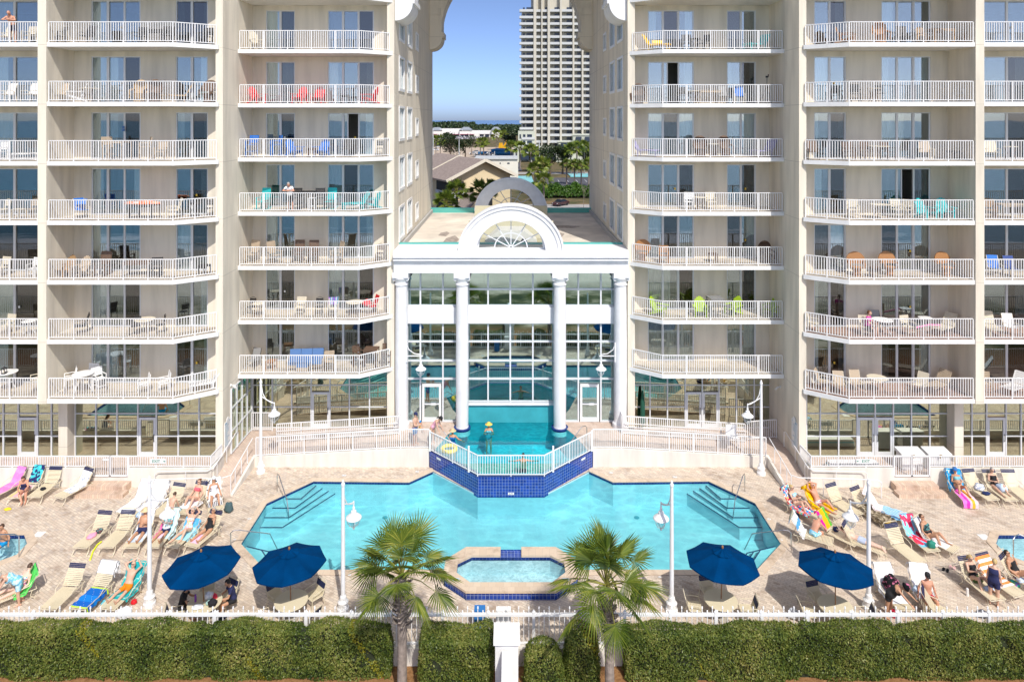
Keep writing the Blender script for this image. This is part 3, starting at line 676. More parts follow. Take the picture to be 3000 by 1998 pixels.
            storefront(t, X(15.75), X(23.72), 37.16, .5, zt, [XA(p, 37.16) for p in (2362,2402,2456,2510,2563,2616,2669,2723,2778)], [1.62,2.85], 3, 2)
            storefront(t, X(24.2), X(33), 37.16, .5, zt, [X(24.2),XA(2846,37.16),XA(2889,37.16),XA(2946,37.16),XA(2990,37.16),29.2,31,33], [1.62,2.85], 2, 1)
    # wall lamp and cameras
    px, py = (675,1128) if sx < 0 else (2287,1133); Y = 15.36*F/abs(px-CX); x, z = sx*15.36, ZA(py, Y); m = MB()
    m.box(x,x-sx*.06,Y-.05,Y+.05,z-.06,z+.06); m.bar((x-sx*.05,Y,z),(x-sx*.22,Y-.05,z+.02),.035); m.bar((x-sx*.14,Y-.02,z-.0),(x-sx*.36,Y-.16,z-.09),.085,.08); m.build('security_camera', WHITE, t)
    return t
TL, TR = tower(-1), tower(1)

# ================================================================== GLASS HALL
hall = root('glass_hall', 'white columned glass hall with arched parapet between the two hotel towers', 'building')
HB = MB()
HB.box(-6.76,6.76,39.32,41.1,9.98,10.55); HB.box(-6.76,6.76,39.25,41.1,10.55,10.72); HB.box(-6.76,6.76,39.12,41.1,10.72,10.83); HB.box(-6.76,6.76,39.2,41.1,10.83,10.9); HB.box(-6.76,6.76,39.05,41.3,10.9,11.28)
HB.build('entablature', TRIM, hall)
MB().box(-6.765,6.765,41.3,41.62,11.1,11.36).box(-6.765,6.765,57.75,58.0,10.9,11.36).build('edge_flashing', TEAL, hall)
roofm = pm('roof_membrane', (.68,.61,.52), .9, .22, .5)
MB().box(-6.76,6.76,41.62,57.75,10.6,10.95).build('roof', roofm, hall)
for x in (-6.675,6.675): MB().box(x-.075,x+.075,41.7,57.7,10.95,11.25).build('roof_upstand', pm('grey_membrane', (.45,.44,.42), .9), hall)
for x,y,w,d in ((-3.9,44.2,.5,2.2),(-4.6,47.,.35,1.),(3.6,50.2,1.6,.7),(2.9,46.8,.8,1.2)): MB().prism([(x-w,y-d*.6),(x+w*.6,y-d),(x+w,y+d*.3),(x+.1,y+d),(x-w*.8,y+d*.5)], 10.951, 10.956).build('roof_stain', pm('roof_stain', (.34,.29,.25), .95, .4, 4.), hall)
def archband(mb, r0, r1, y0, y1, zc, n=40, sq=1.0, zb=0.0):
    vs = []
    for i in range(n+1):
        a = math.pi*i/n; c, s_ = math.cos(a), math.sin(a)
        for y in (y0, y1):
            for r in (r0, r1): vs.append((r*c, y, zc + r*s_*sq))
    fs = []
    for i in range(n):
        b, d = i*4, i*4+4
        fs += [(b,b+1,d+1,d),(b+2,d+2,d+3,b+3),(b,d,d+2,b+2),(b+1,b+3,d+3,d+1)]
    fs += [(0,2,3,1),(n*4,n*4+1,n*4+3,n*4+2)]
    mb.add(vs, fs)
def archset(y0, y1, m, nm):
    a = MB(); archband(a, 2.0, 3.02, y0, y1, 11.2, sq=.9); archband(a, 2.72, 2.84, y0-.06, y0, 11.2, sq=.9); archband(a, 2.95, 3.06, y0-.09, y0, 11.2, sq=.9)
    o = a.build(nm, m, hall)
    f = MB(); ym = (y0+y1)/2; archband(f, 1.86, 1.99, ym-.05, ym+.05, 11.36, sq=.9); archband(f, .92, .98, ym-.03, ym+.03, 11.36, sq=.9)
    for i in range(1, 6):
        an = math.pi*i/6; f.bar((0,ym,11.36),(1.9*math.cos(an),ym,11.36+1.9*.9*math.sin(an)), .055, .05, (0,1,0))
    f.box(-1.99,1.99,ym-.06,ym+.06,11.26,11.36); fo = f.build('fan_window', GREYALU if nm != 'parapet_arch' else ALU, hall)
    g = MB(); n = 24; vs = [(1.88*math.cos(math.pi*i/n), ym, 11.36+1.88*.9*math.sin(math.pi*i/n)) for i in range(n+1)]; g.add(vs, [tuple(range(n+1))]); g.build('glass_pane', glass('fan_glass', (.86,.88,.86), .05), fo)
archset(39.3, 40.3, TRIM, 'parapet_arch')
archset(57.2, 58.2, pm('shade_tinted_stucco', (.66,.72,.80), .8, .06, 2.), 'rear_arch')  # blue-grey of the rear arch's shade put into its stucco colour
# low ribbed vault with crossing gable between the arches
SID = pm('pale_siding', (.74,.73,.68), .8, .05, 2.)
g = MB()
for (y0,y1,hw,zt) in ((42.2,53.6,1.6,11.95),):
    g.add([(x,y,z) for y in (y0,y1) for (x,z) in ((-hw,10.95),(hw,10.95),(hw,11.35),(hw*.5,zt),(-hw*.5,zt),(-hw,11.35))], [(0,1,2,3,4,5),(11,10,9,8,7,6)]+[(i,(i+1)%6,6+(i+1)%6,6+i) for i in range(6)])
g.build('skylight_housing', SID, hall)
for y0,y1 in ((43.4,45.4),(51.0,53.4)):
    g = MB(); g.add([(x,y,z) for x in (-2.75,2.75) for (y,z) in ((y0,10.95),(y1,10.95),(y1,11.3),((y0+y1)/2,12.25),(y0,11.3))], [(0,1,2,3,4),(9,8,7,6,5)]+[(i,(i+1)%5,5+(i+1)%5,5+i) for i in range(5)])
    g.build('cross_gable', pm('khaki_metal', (.46,.43,.30), .6), hall)
p = V((.7,41.9,11.4)); MB().add([(.35,41.75,10.95),(1.0,41.75,10.95),(1.0,42.2,10.95),(.35,42.2,10.95),(.75,41.8,11.5),(.98,41.8,11.45),(.98,42.1,11.45),(.7,42.1,11.5)], [(0,1,5,4),(1,2,6,5),(2,3,7,6),(3,0,4,7),(4,5,6,7)]).build('roof_vent', pm('vent_dark', (.05,.05,.06), .6), hall)
for x in (-6.38,-2.84,2.84,6.38):
    c = MB(); z0 = .95 if abs(x) > 4 else .55
    c.lathe([(.47,z0),(.47,z0+.25),(.42,z0+.30),(.38,z0+.36),(.355,z0+.5),(.375,3.5),(.37,6.),(.345,9.1),(.345,9.2),(.40,9.23),(.40,9.3),(.36,9.33),(.37,9.45),(.47,9.62),(.47,9.7)], 28, (x,39.75,0)); c.box(x-.46,x+.46,39.29,40.21,9.7,9.975)
    for s_ in (-1,1): c.tube([(x+s_*.38,39.42,9.60),(x+s_*.38,40.1,9.60)], .10, 10)
    o = c.build('column', TRIM, hall, False)
    if abs(x) < 4: MB().lathe([(.49,.84),(.49,.96),(.0,.97)], 28, (x,39.75,0)).build('tile_collar', pm('collar_navy',(.012,.035,.18),.2), o)
# glazing between the columns
YG = 40.42
rows = [8.8,7.83,6.8,5.71,4.58,3.51,2.16]
def bayglaz(x0, x1, vx, rows, zb, door=None):
    f = MB(); g = MB(); 
    for x in [x0+.03]+vx+[x1-.03]: f.box(x-.045,x+.045,YG-.09,YG+.05,zb,9.97)
    ed = [x0+.075]+[v for x in vx for v in (x-.045,x+.045)]+[x1-.075]
    for z in rows+[9.94,zb+.04]:
        for i in range(0,len(ed),2):
            if door and z < 3.4 and i//2 == door[0]: continue
            f.box(ed[i],ed[i+1],YG-.085,YG+.045,z-.045,z+.045)
    g.box(x0,x1,YG-.004,YG+.004,6.8,9.95) if 0 else None
    for i in range(0,len(ed),2):
        if door and i//2 == door[0]: g.box(ed[i],ed[i+1],YG-.005,YG+.005,3.22,9.95)
        else: g.box(ed[i],ed[i+1],YG-.005,YG+.005,zb,9.95)
    o = f.build('glazing_grid', ALU, hall); g.build('glass_pane', PANE3, o)
    s_ = MB(); w = (x1-x0); s_.box(x0+.02, x1-.02, YG-.28, YG-.1, 6.84, 7.79); s_.build('spandrel_panel', TRIM, hall)
    if door:
        a, b = ed[door[0]*2]+.06, ed[door[0]*2+1]-.06; d = MB(); z0 = .97
        d.box(a,a+.13,YG-.07,YG+.03,z0,3.2); d.box(b-.13,b,YG-.07,YG+.03,z0,3.2); d.box(a+.13,b-.13,YG-.068,YG+.028,z0,z0+.26); d.box(a+.13,b-.13,YG-.068,YG+.028,3.03,3.2)
        dd = d.build('glass_door', WHITE, hall); MB().box(a+.12,b-.12,YG-.025,YG-.015,z0+.25,3.04).build('glass_pane', PANE3, dd)
        MB().box(a+.13,b-.13,YG-.11,YG-.07,2.0,2.07).box((a+b)/2-.05,(a+b)/2+.25,YG-.13,YG-.075,1.98,2.1).build('door_handle', ALU, dd)
bayglaz(-2.6,2.6,[XA(p,YG) for p in (1430,1495,1561)], rows, 2.05)
vl = [XA(p,YG) for p in (1232,1298)]; bayglaz(-6.15,-3.1,vl,[8.8,7.83,6.8,5.71,4.58,3.51],.97,(1,))
vr = [XA(p,YG) for p in (1694,1760)]; bayglaz(3.1,6.15,vr,[8.8,7.83,6.8,5.71,4.58,3.51],.97,(1,))
MB().box(-2.62,2.62,40.43,40.66,-.3,1.96).build('pool_end_wall', pm('shaded_teal_tile',(.05,.36,.42),.3,.12,1.5), hall); MB().box(-2.6,2.6,40.3,40.62,1.96,2.05).build('sill', TRIM, hall)  # teal tile wall, its weaker light painted in as a darker colour
# hall interior: floor galleries and back wall
I = MB(); I.box(-6.7,6.7,57.0,57.2,0,10.6); I.box(-6.7,6.7,40.8,57,.7,.94); I.box(-6.7,6.7,41.0,57,6.86,7.2)
for x in (-4.6,4.6): I.box(x-.12,x+.12,42.,42.3,.95,10.6)
for x in (-5.,-2.,2.,5.): I.box(x-.2,x+.2,48,48.4,.95,10.6)
I.build('interior', pm('hall_plaster',(.56,.65,.66),.9), hall)
# front and rear arches bridging the towers above the frame
def bridge(nm, y0, y1, zc, r, ztop, m, lab, brk):
    o = root(nm, lab, 'arch', group='bridging arches')
    a = MB(); n = 40; pts = [(r*math.cos(math.pi*i/n), zc+r*math.sin(math.pi*i/n)) for i in range(n+1)]
    for i in range(n):
        (xa,za),(xb,zb) = pts[i], pts[i+1]
        a.add([(xa,y0,za),(xb,y0,zb),(xb,y0,ztop),(xa,y0,ztop),(xa,y1,za),(xb,y1,zb),(xb,y1,ztop),(xa,y1,ztop)], [(0,1,2,3),(4,7,6,5),(0,4,5,1),(3,2,6,7)])
    for s_ in (-1,1): a.box(s_*r, s_*6.765, y0, y1, zc-.2, ztop)
    a.build('arch_wall', m, o)
    for s_ in (-1,1):
        b = MB(); yb0, yb1 = y0-.12, y1+.12
        for (z0,z1,w) in brk:
            b.box(s_*(6.765-w), s_*6.765, yb0, yb1, z0, z1)
        zt, zb_, w = brk[-1][0], brk[-1][0]-1.0, brk[-1][2]-.12; vs = []; q = 10
        prof = [(6.765, zb_)] + [(6.765 - w*math.sin(math.pi/2*i/q), zb_ + (zt-zb_)*(1-math.cos(math.pi/2*i/q))) for i in range(q+1)] + [(6.765,zt)]
        k = len(prof); b.add([(s_*x,y,z) for y in (yb0,yb1) for x,z in prof], [tuple(range(k)), tuple(range(2*k-1,k-1,-1))] + [(i,(i+1)%k,k+(i+1)%k,k+i) for i in range(k)])
        b.build('corbel', m, o)
bridge('bridge_arch', 40.0, 42.2, H+9.0, 5.9, 49.9, TRIM, 'white front arch spanning between the towers, only its two curved corbels in view', [(H+7.05,H+9.0,1.0),(H+6.8,H+7.05,1.14)])
bridge('bridge_arch', 56.9, 58.8, H+7.3, 5.85, H+17, WALL, 'cream rear arch spanning between the towers, framing the blue sky', [(H+8.72,H+9.3,.9),(H+7.3,H+8.7,.98),(H+6.85,H+7.3,1.16)])
# ================================================================== FENCES, HANDRAILS, LAMPS
for sx in (-1,1):
    side = 'left' if sx < 0 else 'right'; f = lambda p: (sx*p[0], p[1])
    m = MB(); railing(m, [f(p) for p in [(33.8,35.06),(21.5,35.06)]], .96, .61, 1.44, .12)
    tag(m.build('patio_fence', WHITEM), f'short white baluster fence on the patio wall outside the {side} gate', 'fence', 'patio fences')
    m = MB(); railing(m, [f(p) for p in [(19.62,35.06),(15.42,35.06),(15.38,36.3)]], .96, .61, 1.44, .12)
    pf = tag(m.build('patio_fence', WHITEM), f'short white baluster fence with an EXIT sign, between {side} gate and ramp', 'fence', 'patio fences')
    ex = MB().box(sx*18.52-.0,sx*17.7,34.99,35.01,1.20,1.44).build('exit_sign', WHITE, pf)
    text('lettering', 'EXIT', .2, (sx*18.11-(.08 if sx<0 else -.08),34.985,1.32), (R(90),0,0), col('exit_green',(.0,.22,.14)), ex)
    xa = sx*18.11 + (.28 if sx < 0 else -.28); dd = 1 if sx < 0 else -1
    MB().add([(xa,34.984,1.335),(xa,34.984,1.305),(xa+dd*.06,34.984,1.305),(xa+dd*.06,34.984,1.275),(xa+dd*.12,34.984,1.32),(xa+dd*.06,34.984,1.365),(xa+dd*.06,34.984,1.335)], [(0,1,2,3,4,5,6)]).build('arrow', col('exit_green',(0,0,0)), ex)
    g = root('pool_gate', f'white double leaf gate at the top of the {side} brick steps', 'gate', group='patio gates')
    for a, b in ((19.66,20.54),(20.58,21.46)):
        m = MB(); m.bar((sx*a,35.02,.52),(sx*a,35.02,1.6),.07,.07,(0,1,0)); m.bar((sx*b,35.02,.52),(sx*b,35.02,1.6),.07,.07,(0,1,0)); m.bar((sx*a,35.02,1.57),(sx*b,35.02,1.57),.06,.06); m.bar((sx*a,35.02,.57),(sx*b,35.02,.57),.07,.07)
        for i in range(1,8): x = sx*(a+(b-a)*i/8); m.bar((x,35.02,.58),(x,35.02,1.55),.024,.024,(0,1,0))
        m.build('gate_leaf', WHITEM, g)
    MB().box(sx*20.62,sx*20.92,34.965,34.975,1.36,1.48).build('gate_sign', WHITE, g)
    # ramp balustrades
    m = MB(); railing(m, [f(p) for p in [(4.45,37.12),(6.0,37.12),(13.86,37.12)]], [.95,.95,.5], 1.07, 1.36, .11, .03)
    tag(m.build('ramp_railing', WHITEM), f'white front balustrade along the ramp, {side} of the raised pool', 'railing', 'ramp railings')
    m = MB(); railing(m, [f(p) for p in [(6.35,40.1),(6.35,38.78),(13.3,38.78)]], [.95,.95,.5], 1.07, 1.36, .11, .03); m.bar((sx*6.4,38.70,1.62),(sx*13.3,38.70,1.17),.035,.035); m.bar((sx*6.4,38.70,1.42),(sx*13.3,38.70,.97),.03,.03)
    tag(m.build('terrace_railing', WHITEM), f'white rear balustrade with grab rail, before the {side} ground floor windows', 'railing', 'terrace railings')
    if True:
        m = MB(); railing(m, [(sx*14.05,40.2),(sx*15.28,40.2)] if sx < 0 else [(13.5,39.0),(15.28,39.3)], .5, 1.1, 1.0, .12)
        tag(m.build('side_gate', WHITEM), f'narrow white gate at the end of the {side} ramp beside the tower flank', 'gate', 'side gates')
    hr = MB(); P = lambda x,y,z: (sx*x,y,z)
    hr.tube([P(14.06,37.15,1.5),P(14.06,34.3,.98),P(14.4,34.15,.92),P(18.2,33.95,.92),P(18.42,33.95,.8),P(18.42,33.95,.02)], .024)
    for x,y,z0,z1 in ((14.06,36.4,.5,1.36),(14.06,35.6,.35,1.22),(14.06,34.8,.2,1.07),(14.06,34.25,0,.96),(15.6,34.09,0,.92),(17.0,34.01,0,.92)): hr.tube([P(x,y,z0),P(x,y,z1)], .02)
    tag(hr.build('ramp_handrail', WHITEM), f'white tube handrail down the {side} ramp, turning along the deck', 'handrail', 'ramp handrails')
    hr = MB(); hr.tube([P(15.24,38.1,.6),P(15.24,38.1,1.4),P(15.24,37.9,1.5),P(15.24,35.0,.98),P(15.5,34.85,.9),P(18.0,34.8,.9),P(18.15,34.8,.78),P(18.15,34.8,.1)], .024)
    for x,y,z0,z1 in ((15.24,36.6,.45,1.26),(15.24,35.4,.2,1.04),(16.6,34.83,0,.9)): hr.tube([P(x,y,z0),P(x,y,z1)], .02)
    tag(hr.build('wall_handrail', WHITEM), f'white tube handrail against the {side} patio wall', 'handrail', 'wall handrails')
    # notice board on the tower flank
    nb = root('rules_sign', f'tall white pool rules board fixed to the {side} tower flank', 'sign')
    x = sx*15.345; MB().box(sx*15.355,sx*15.325,36.55,37.3,1.0,2.55).build('board', WHITE, nb); m = MB(); m.lathe([(.0,0),(.17,.0),(.17,.03),(0,.03)],16,(0,0,0),Matrix.Translation((sx*15.325,36.92,2.6))@Matrix.Rotation(R(90)*-sx,4,'Y')) ; m.build('emblem', WHITE, nb)
    m = MB(); rr = random.Random(3)
    for i in range(13): w = .25+.3*rr.random(); m.box(sx*15.324,sx*15.32,36.62,36.62+w,2.42-i*.105,2.455-i*.105)
    m.box(sx*15.324,sx*15.32,36.62,37.2,2.46,2.52); m.build('lettering', col('sign_blue',(.25,.42,.55)), nb)
# raised pool railing
m = MB(); railing(m, [(-4.42,37.0),(-3.05,35.68),(-1.68,34.36),(1.68,34.36),(3.05,35.68),(4.42,37.0)], .885, 1.07, 1.7, .125, .031)
for sx in (-1,1):
    m.bar((sx*2.15,34.78,.88),(sx*2.15,34.78,2.2),.09,.09,(0,1,0)); m.bar((sx*4.38,36.97,.88),(sx*4.38,36.97,2.0),.09,.09,(0,1,0))
tag(m.build('pool_railing', WHITEM), 'angled white balustrade on top of the cobalt tile wall of the raised pool', 'railing')
# picket fence towards the beach, with low base wall
def picket(x0, x1, lab):
    o = root('picket_fence', lab, 'fence', group='picket fences along the beach side'); Y = 24.45
    m = MB(); n = int((x1-x0)/.182); 
    for i in range(n+1):
        x = x0+(x1-x0)*i/n; h = 1.36 if i % 2 == 0 else 1.22
        m.bar((x,Y,.04),(x,Y,h),.028,.028,(0,1,0)); m.lathe([(.0,h+.05),(.03,h+.02),(.018,h)],6,(x,Y,0)); m.lathe([(.018,h-.01),(.032,h-.03),(.018,h-.05)],6,(x,Y,0))
    m.build('pickets', WHITEM, o)
    r = MB(); r.box(x0,x1,Y-.045,Y+.045,1.06,1.15); r.box(x0,x1,Y-.03,Y+.03,.06,.12); r.build('rail', WHITEM, o)
    k = max(1, round((x1-x0)/1.64))
    for i in range(k+1):
        x = x0+(x1-x0)*i/k; p = MB(); p.box(x-.05,x+.05,Y-.055,Y+.055,0,1.2); p.lathe([(.07,1.2),(.0,1.3)],4,(x,Y,0)); p.build('post', WHITEM, o)
picket(-22, 22, 'long white picket fence with finials between pool deck and hedges')
tag(MB().box(-26,26,24.27,24.6,-.7,.025).build('fence_wall', WALLW), 'low pale wall under the white picket fence', 'wall')
# white shower pillar and boardwalk parapet in front of the fence
o = root('gate_pillar', 'stout white square pillar with a flat cap among the trimmed bushes', 'pillar')
MB().box(-.52,.24,22.55,23.25,-.65,1.5).build('shaft', WHITE, o); MB().box(-.58,.30,22.48,23.32,1.5,1.66).build('cap', WHITE, o)
o2 = tag(MB().add([(x,y,z) for x in (-.30,.04) for (y,z) in ((22.47,-.65),(22.47,1.35),(14,.9),(14,-1.2))],[(0,1,2,3),(7,6,5,4),(0,4,5,1),(1,5,6,2),(2,6,7,3)]).build('boardwalk_parapet', WHITE), 'narrow white parapet running from the pillar towards the viewer', 'wall')
tag(MB().box(-.54,.0,24.7,24.95,0,1.05).build('towel_bin', WHITE), 'white box standing behind the picket fence at the centre', 'box')
tag(MB().prism([(-1.35,25.0),(-.95,25.0),(-.95,25.3),(-1.35,25.3)],0,.85).box(-1.24,-1.08,24.985,24.999,.25,.84).build('cooler_bin', col('bin_blue',(.02,.16,.45))), 'blue bin with white band behind the picket fence', 'bin')
# steel grab rails of the pools
def grab(pts, lab, r=.022): 
    m = MB(); m.tube(pts, r, 8); return tag(m.build('pool_handrail', STEEL), lab, 'handrail', 'steel pool handrails')
for sx in (-1,1):
    s_ = 'left' if sx < 0 else 'right'
    P = lambda x,y,z: (sx*x,y,z)
    grab([P(11.85,34.6,0),P(11.85,34.6,.8),P(11.8,34.52,.92),P(11.65,34.3,.94),P(10.9,33.2,.35),P(10.7,32.9,-.3)], f'steel handrail curving into the main pool at the far {s_} steps')
    grab([P(12.2,29.7,0),P(12.2,29.7,.84),P(12.1,29.75,.92),P(11.9,29.8,.92),P(10.7,30.3,.45),P(10.4,30.4,-.3)], f'steel handrail over the near {s_} corner steps of the main pool')
    grab([P(4.25,38.2,.95),P(4.25,38.2,1.6),P(4.15,38.1,1.74),P(3.95,38.,1.74),P(3.3,37.5,1.15),P(3.2,37.4,.6)], f'steel grab rail into the raised pool on its {s_} side')
grab([(-21.15,29.35,0),(-21.15,29.35,.8),(-21.2,29.4,.9),(-21.45,29.5,.92),(-23.6,30.3,.4),(-23.8,30.4,-.3)], 'steel handrail reaching into the left spa')
grab([(-21.7,28.6,0),(-21.7,28.6,.55),(-21.85,28.62,.65),(-24.2,28.75,.6),(-24.4,28.8,-.2)], 'lower steel handrail at the front edge of the left spa')
grab([(21.6,29.35,0),(21.6,29.35,.8),(21.7,29.4,.9),(21.95,29.5,.92),(23.6,28.9,.4),(23.8,28.85,-.3)], 'steel handrail reaching into the right spa')
# street lamps: white tapered posts with a bell lamp on a scrolled arm
def bell(m, c):
    m.lathe([(.02,.40),(.05,.36),(.05,.25),(.10,.22),(.12,.13),(.30,-.02),(.31,-.06),(.29,-.07),(.0,-.05)], 20, c)
def lamp(px, py, side, lab, dy=0., dx_=.85):
    p = G(px, py); o = root('lamp_post', lab, 'lamp post', (p.x,p.y,0), 0, 'white lamp posts round the pools')
    m = MB(); m.lathe([(.23,0),(.23,.12),(.19,.16),(.19,.3),(.21,.34),(.14,.42),(.12,.55),(.085,.6),(.075,3.2),(.06,4.75),(.075,4.78),(.075,4.86),(.05,4.9),(.035,4.98),(.0,5.02)], 14); m.build('post', WHITEM, o)
    a = MB(); sx = side
    d = V((sx*abs(dx_), dy, 0)).normalized()
    Q = lambda t,z: V((d.x*t, d.y*t, z))
    a.tube([Q(.05,4.55),Q(.12,4.2),Q(.3,3.9),Q(.62,3.74),Q(.78,3.75)], .022); a.tube([Q(.05,4.05),Q(.4,3.86),Q(.78,3.72)], .026); a.tube([Q(.76,3.78),Q(.76,3.5)], .03)
    a.build('arm', WHITEM, o)
    c = Q(.76,3.18); b = MB(); bell(b, c); b.build('lamp_shade', WHITEM, o)
    g = MB(); g.lathe([(.0,-.42),(.10,-.38),(.17,-.24),(.19,-.08)], 14, c); lens = g.build('lens', glass('lamp_lens', (.9,.93,.94), .08), o)
    h = MB()
    for k in range(4):
        an = k*math.pi/2+.4; e = V((math.cos(an),math.sin(an),0)); h.tube([c+e*.24+V((0,0,-.06)),c+e*.24+V((0,0,-.2)),c+e*.15+V((0,0,-.36)),c+V((0,0,-.44))], .014, 5)
    h.lathe([(.03,-.44),(.045,-.48),(.0,-.54)], 8, c); h.build('cage', WHITEM, o)
lamp(438,1772,1,'white lamp post with a bell lamp, standing among the left loungers',.75,.42)
lamp(1005,1787,1,'white lamp post before the pool between second umbrella and palm',.8,.27)
lamp(1968,1790,-1,'white lamp post before the pool, between right palm and third umbrella',.8,.28)
lamp(2545,1782,-1,'white lamp post beside the rightmost blue umbrella',.75,.42)
lamp(764,1384,1,'white lamp post on the far deck at the foot of the left ramp wall',-.1)
lamp(2230,1389,-1,'white lamp post on the far deck at the foot of the right ramp wall',-.1)
for sx in (-1,1):
    o = root('wall_lantern', f'white bell lantern on a scrolled bracket by the {"left" if sx<0 else "right"} outer column', 'wall lamp', group='column lanterns')
    x0, y, z = sx*6.02, 39.55, ZA(1042,39.6); a = MB(); a.box(sx*6.06,sx*6.0,y-.06,y+.06,z-.35,z+.75); a.bar((x0,y,z),(sx*5.1,y,z),.05,.05); a.tube([(x0,y,z+.62),(sx*5.9,y,z+.35),(sx*5.6,y,z+.14),(sx*5.25,y,z+.08)],.025); a.tube([(sx*5.22,y,z+.05),(sx*5.22,y,z-.3)],.03); a.build('bracket', WHITEM, o)
    c = V((sx*5.22,y,z-.72)); b = MB(); bell(b, c); b.build('lamp_shade', WHITEM, o); g = MB(); g.lathe([(.0,-.42),(.10,-.38),(.17,-.24),(.19,-.08)], 14, c); g.build('lens', MATS['lamp_lens'], o)
    h = MB()
    for k in range(4):
        an = k*math.pi/2+.4; e = V((math.cos(an),math.sin(an),0)); h.tube([c+e*.24+V((0,0,-.06)),c+e*.24+V((0,0,-.2)),c+e*.15+V((0,0,-.36)),c+V((0,0,-.44))], .014, 5)
    h.build('cage', WHITEM, o)
# ================================================================== POOL FURNITURE
LB = R(58)
def lprof(t):
    """height profile of a lounger: distance t along the sling from the foot -> (y, z)"""
    if t <= 1.2: return (t, .36+.02*t/1.2)
    s = t-1.2; return (1.2+s*math.cos(LB), .385+s*math.sin(LB))
def make_lounger():
    o = root('sun_lounger', 'x', 'sun lounger', group='strapped sun loungers on the pool deck'); w = .33
    fr = MB()
    for s in (-1,1):
        fr.tube([(s*w,.0,.35),(s*w,.04,.37),(s*w,1.2,.385),(s*w,1.55,.385)], .016); fr.tube([(s*w,1.2,.385)]+[(s*w,*lprof(t)) for t in (1.6,1.95,2.0)]+[(s*w*.92,*lprof(2.06))], .016)
    fr.tube([(-w,0,.35),(w,0,.35)], .016); fr.tube([(-w,1.55,.385),(w,1.55,.385)], .016); fr.tube([(-w*.92,*lprof(2.06)),(w*.92,*lprof(2.06))], .016)
    fr.build('frame', BEIGEM, o)
    for (y0,y1) in ((.1,-.04),(1.32,1.5)):
        for s in (-1,1): MB().tube([(s*w,y0+.08,.37),(s*w*1.02,y0+.02,.2),(s*w*1.02,y1,.015)], .016).tube([(s*w*1.02,y1,.012),(s*w*.5,y1,.012)], .012).build('leg', BEIGEM, o)
    for s in (-1,1): MB().tube([(s*w,.78,.38),(s*w*1.13,.86,.52),(s*w*1.15,1.05,.59),(s*w*1.15,1.32,.63),(s*w*1.02,*lprof(1.55))], .015).build('armrest', BEIGEM, o)
    def straps(nm, t0, t1, n, m, wd):
        b = MB()
        for i in range(n):
            t = t0+(t1-t0)*(i+.5)/n; (ya,za),(yb,zb) = lprof(t-wd/2), lprof(t+wd/2)
            d = V((0,yb-ya,zb-za)).normalized(); nn = V((0,-d.z,d.y))*.016; c = V((0,(ya+yb)/2,(za+zb)/2))+nn
            b.obox(c, (w+.012,0,0), d*wd/2, nn.normalized()*.003)
        b.build(nm, m, o)
    straps('seat_straps', .02, 1.18, 21, BEIGE, .038); straps('back_straps', 1.23, 1.82, 10, BEIGE, .04); straps('head_straps', 1.83, 2.0, 3, NAVYS, .05)
    proto_tree(o); return o
LOUNGER = make_lounger(); used_l = [False]
LG = {}
def lounger(key, fx, fy, hx, hy, lab, flip=0):
    p = G(fx, fy); q = G(hx, hy, 1.03); d = q-p; rz = math.atan2(d.y, d.x)-math.pi/2
    if not used_l[0]: used_l[0] = True; o = LOUNGER; o.location = p; o.rotation_euler = (0,0,rz); o['label'] = lab
    else: o, _ = copy_tree(LOUNGER, p, rz, lab)
    o.location.z = .0; LG[key] = (V((p.x,p.y,0)), rz); return o
def towel(key, m, t0, t1, lab, w=.30, hang=0., loc=None, n=26):
    p, rz = LG[key]; b = MB(); nx = 8; r = random.Random(key); vs = []; hs = int(hang/.08)
    ts = [t0+(t1-t0)*i/n for i in range(n+1)]; rows = []
    for i, t in enumerate(ts):
        if t < 0: y, z = -.03, .36+t; nn = (-1,0)
        elif t > 2.08: y, z = lprof(2.08); y += .05; z -= (t-2.08); nn = (1,0)
        else:
            y, z = lprof(t); nn = (-math.sin(LB),math.cos(LB)) if t > 1.2 else (0,1)
        rows.append([(-w+2*w*k/nx+.012*math.sin(i*.9+k), y+nn[0]*(.026+.008*math.sin(k*1.7+i*.6)), z+nn[1]*(.026+.008*math.sin(k*1.7+i*.6))) for k in range(nx+1)])
    vs = [v for row in rows for v in row]; fs = []; us = []
    for i in range(n):
        for k in range(nx):
            fs.append((i*(nx+1)+k,i*(nx+1)+k+1,(i+1)*(nx+1)+k+1,(i+1)*(nx+1)+k)); us.append([(a/nx,c/n) for a,c in ((k,i),(k+1,i),(k+1,i+1),(k,i+1))])
    if hang:
        for s,k in ((-1,0),(1,nx)):
            b0 = len(vs)
            for i in range(n+1): x,y,z = rows[i][k]; vs += [(x+s*.03,y,z-.01),(x+s*.05+s*.02*math.sin(i*1.3),y,max(.03,z-hang*(.8+.2*math.sin(i*.8))))]
            for i in range(n): fs.append((b0+2*i,b0+2*i+2,b0+2*i+3,b0+2*i+1)); us.append([(k/nx,i/n),(k/nx,(i+1)/n),(k/nx-.08*s,(i+1)/n),(k/nx-.08*s,i/n)])
    b.add(vs, fs, us); o = b.build('beach_towel', m, None, True, p); o.rotation_euler = (0,0,rz)
    return tag(o, lab, 'towel', 'towels spread over loungers')
W_ = (.80,.80,.80)
lounger('A1',-30,1476,40,1381,'lounger under a crumpled pink towel, leftmost against the left patio wall'); lounger('A2',38,1480,97,1381,'lounger with teal and navy towel where a woman in navy sits')
lounger('A3',98,1478,148,1380,'bare strap lounger holding a black cap by the left patio wall'); lounger('A4',170,1479,234,1386,'lounger with a white leaf print towel beside the left brick steps')
lounger('B1',2843,1491,2798,1385,'lounger with blue and pink towels nearest the right brick steps'); lounger('B2',2911,1486,2852,1386,'lounger holding a white bag by the right patio wall')
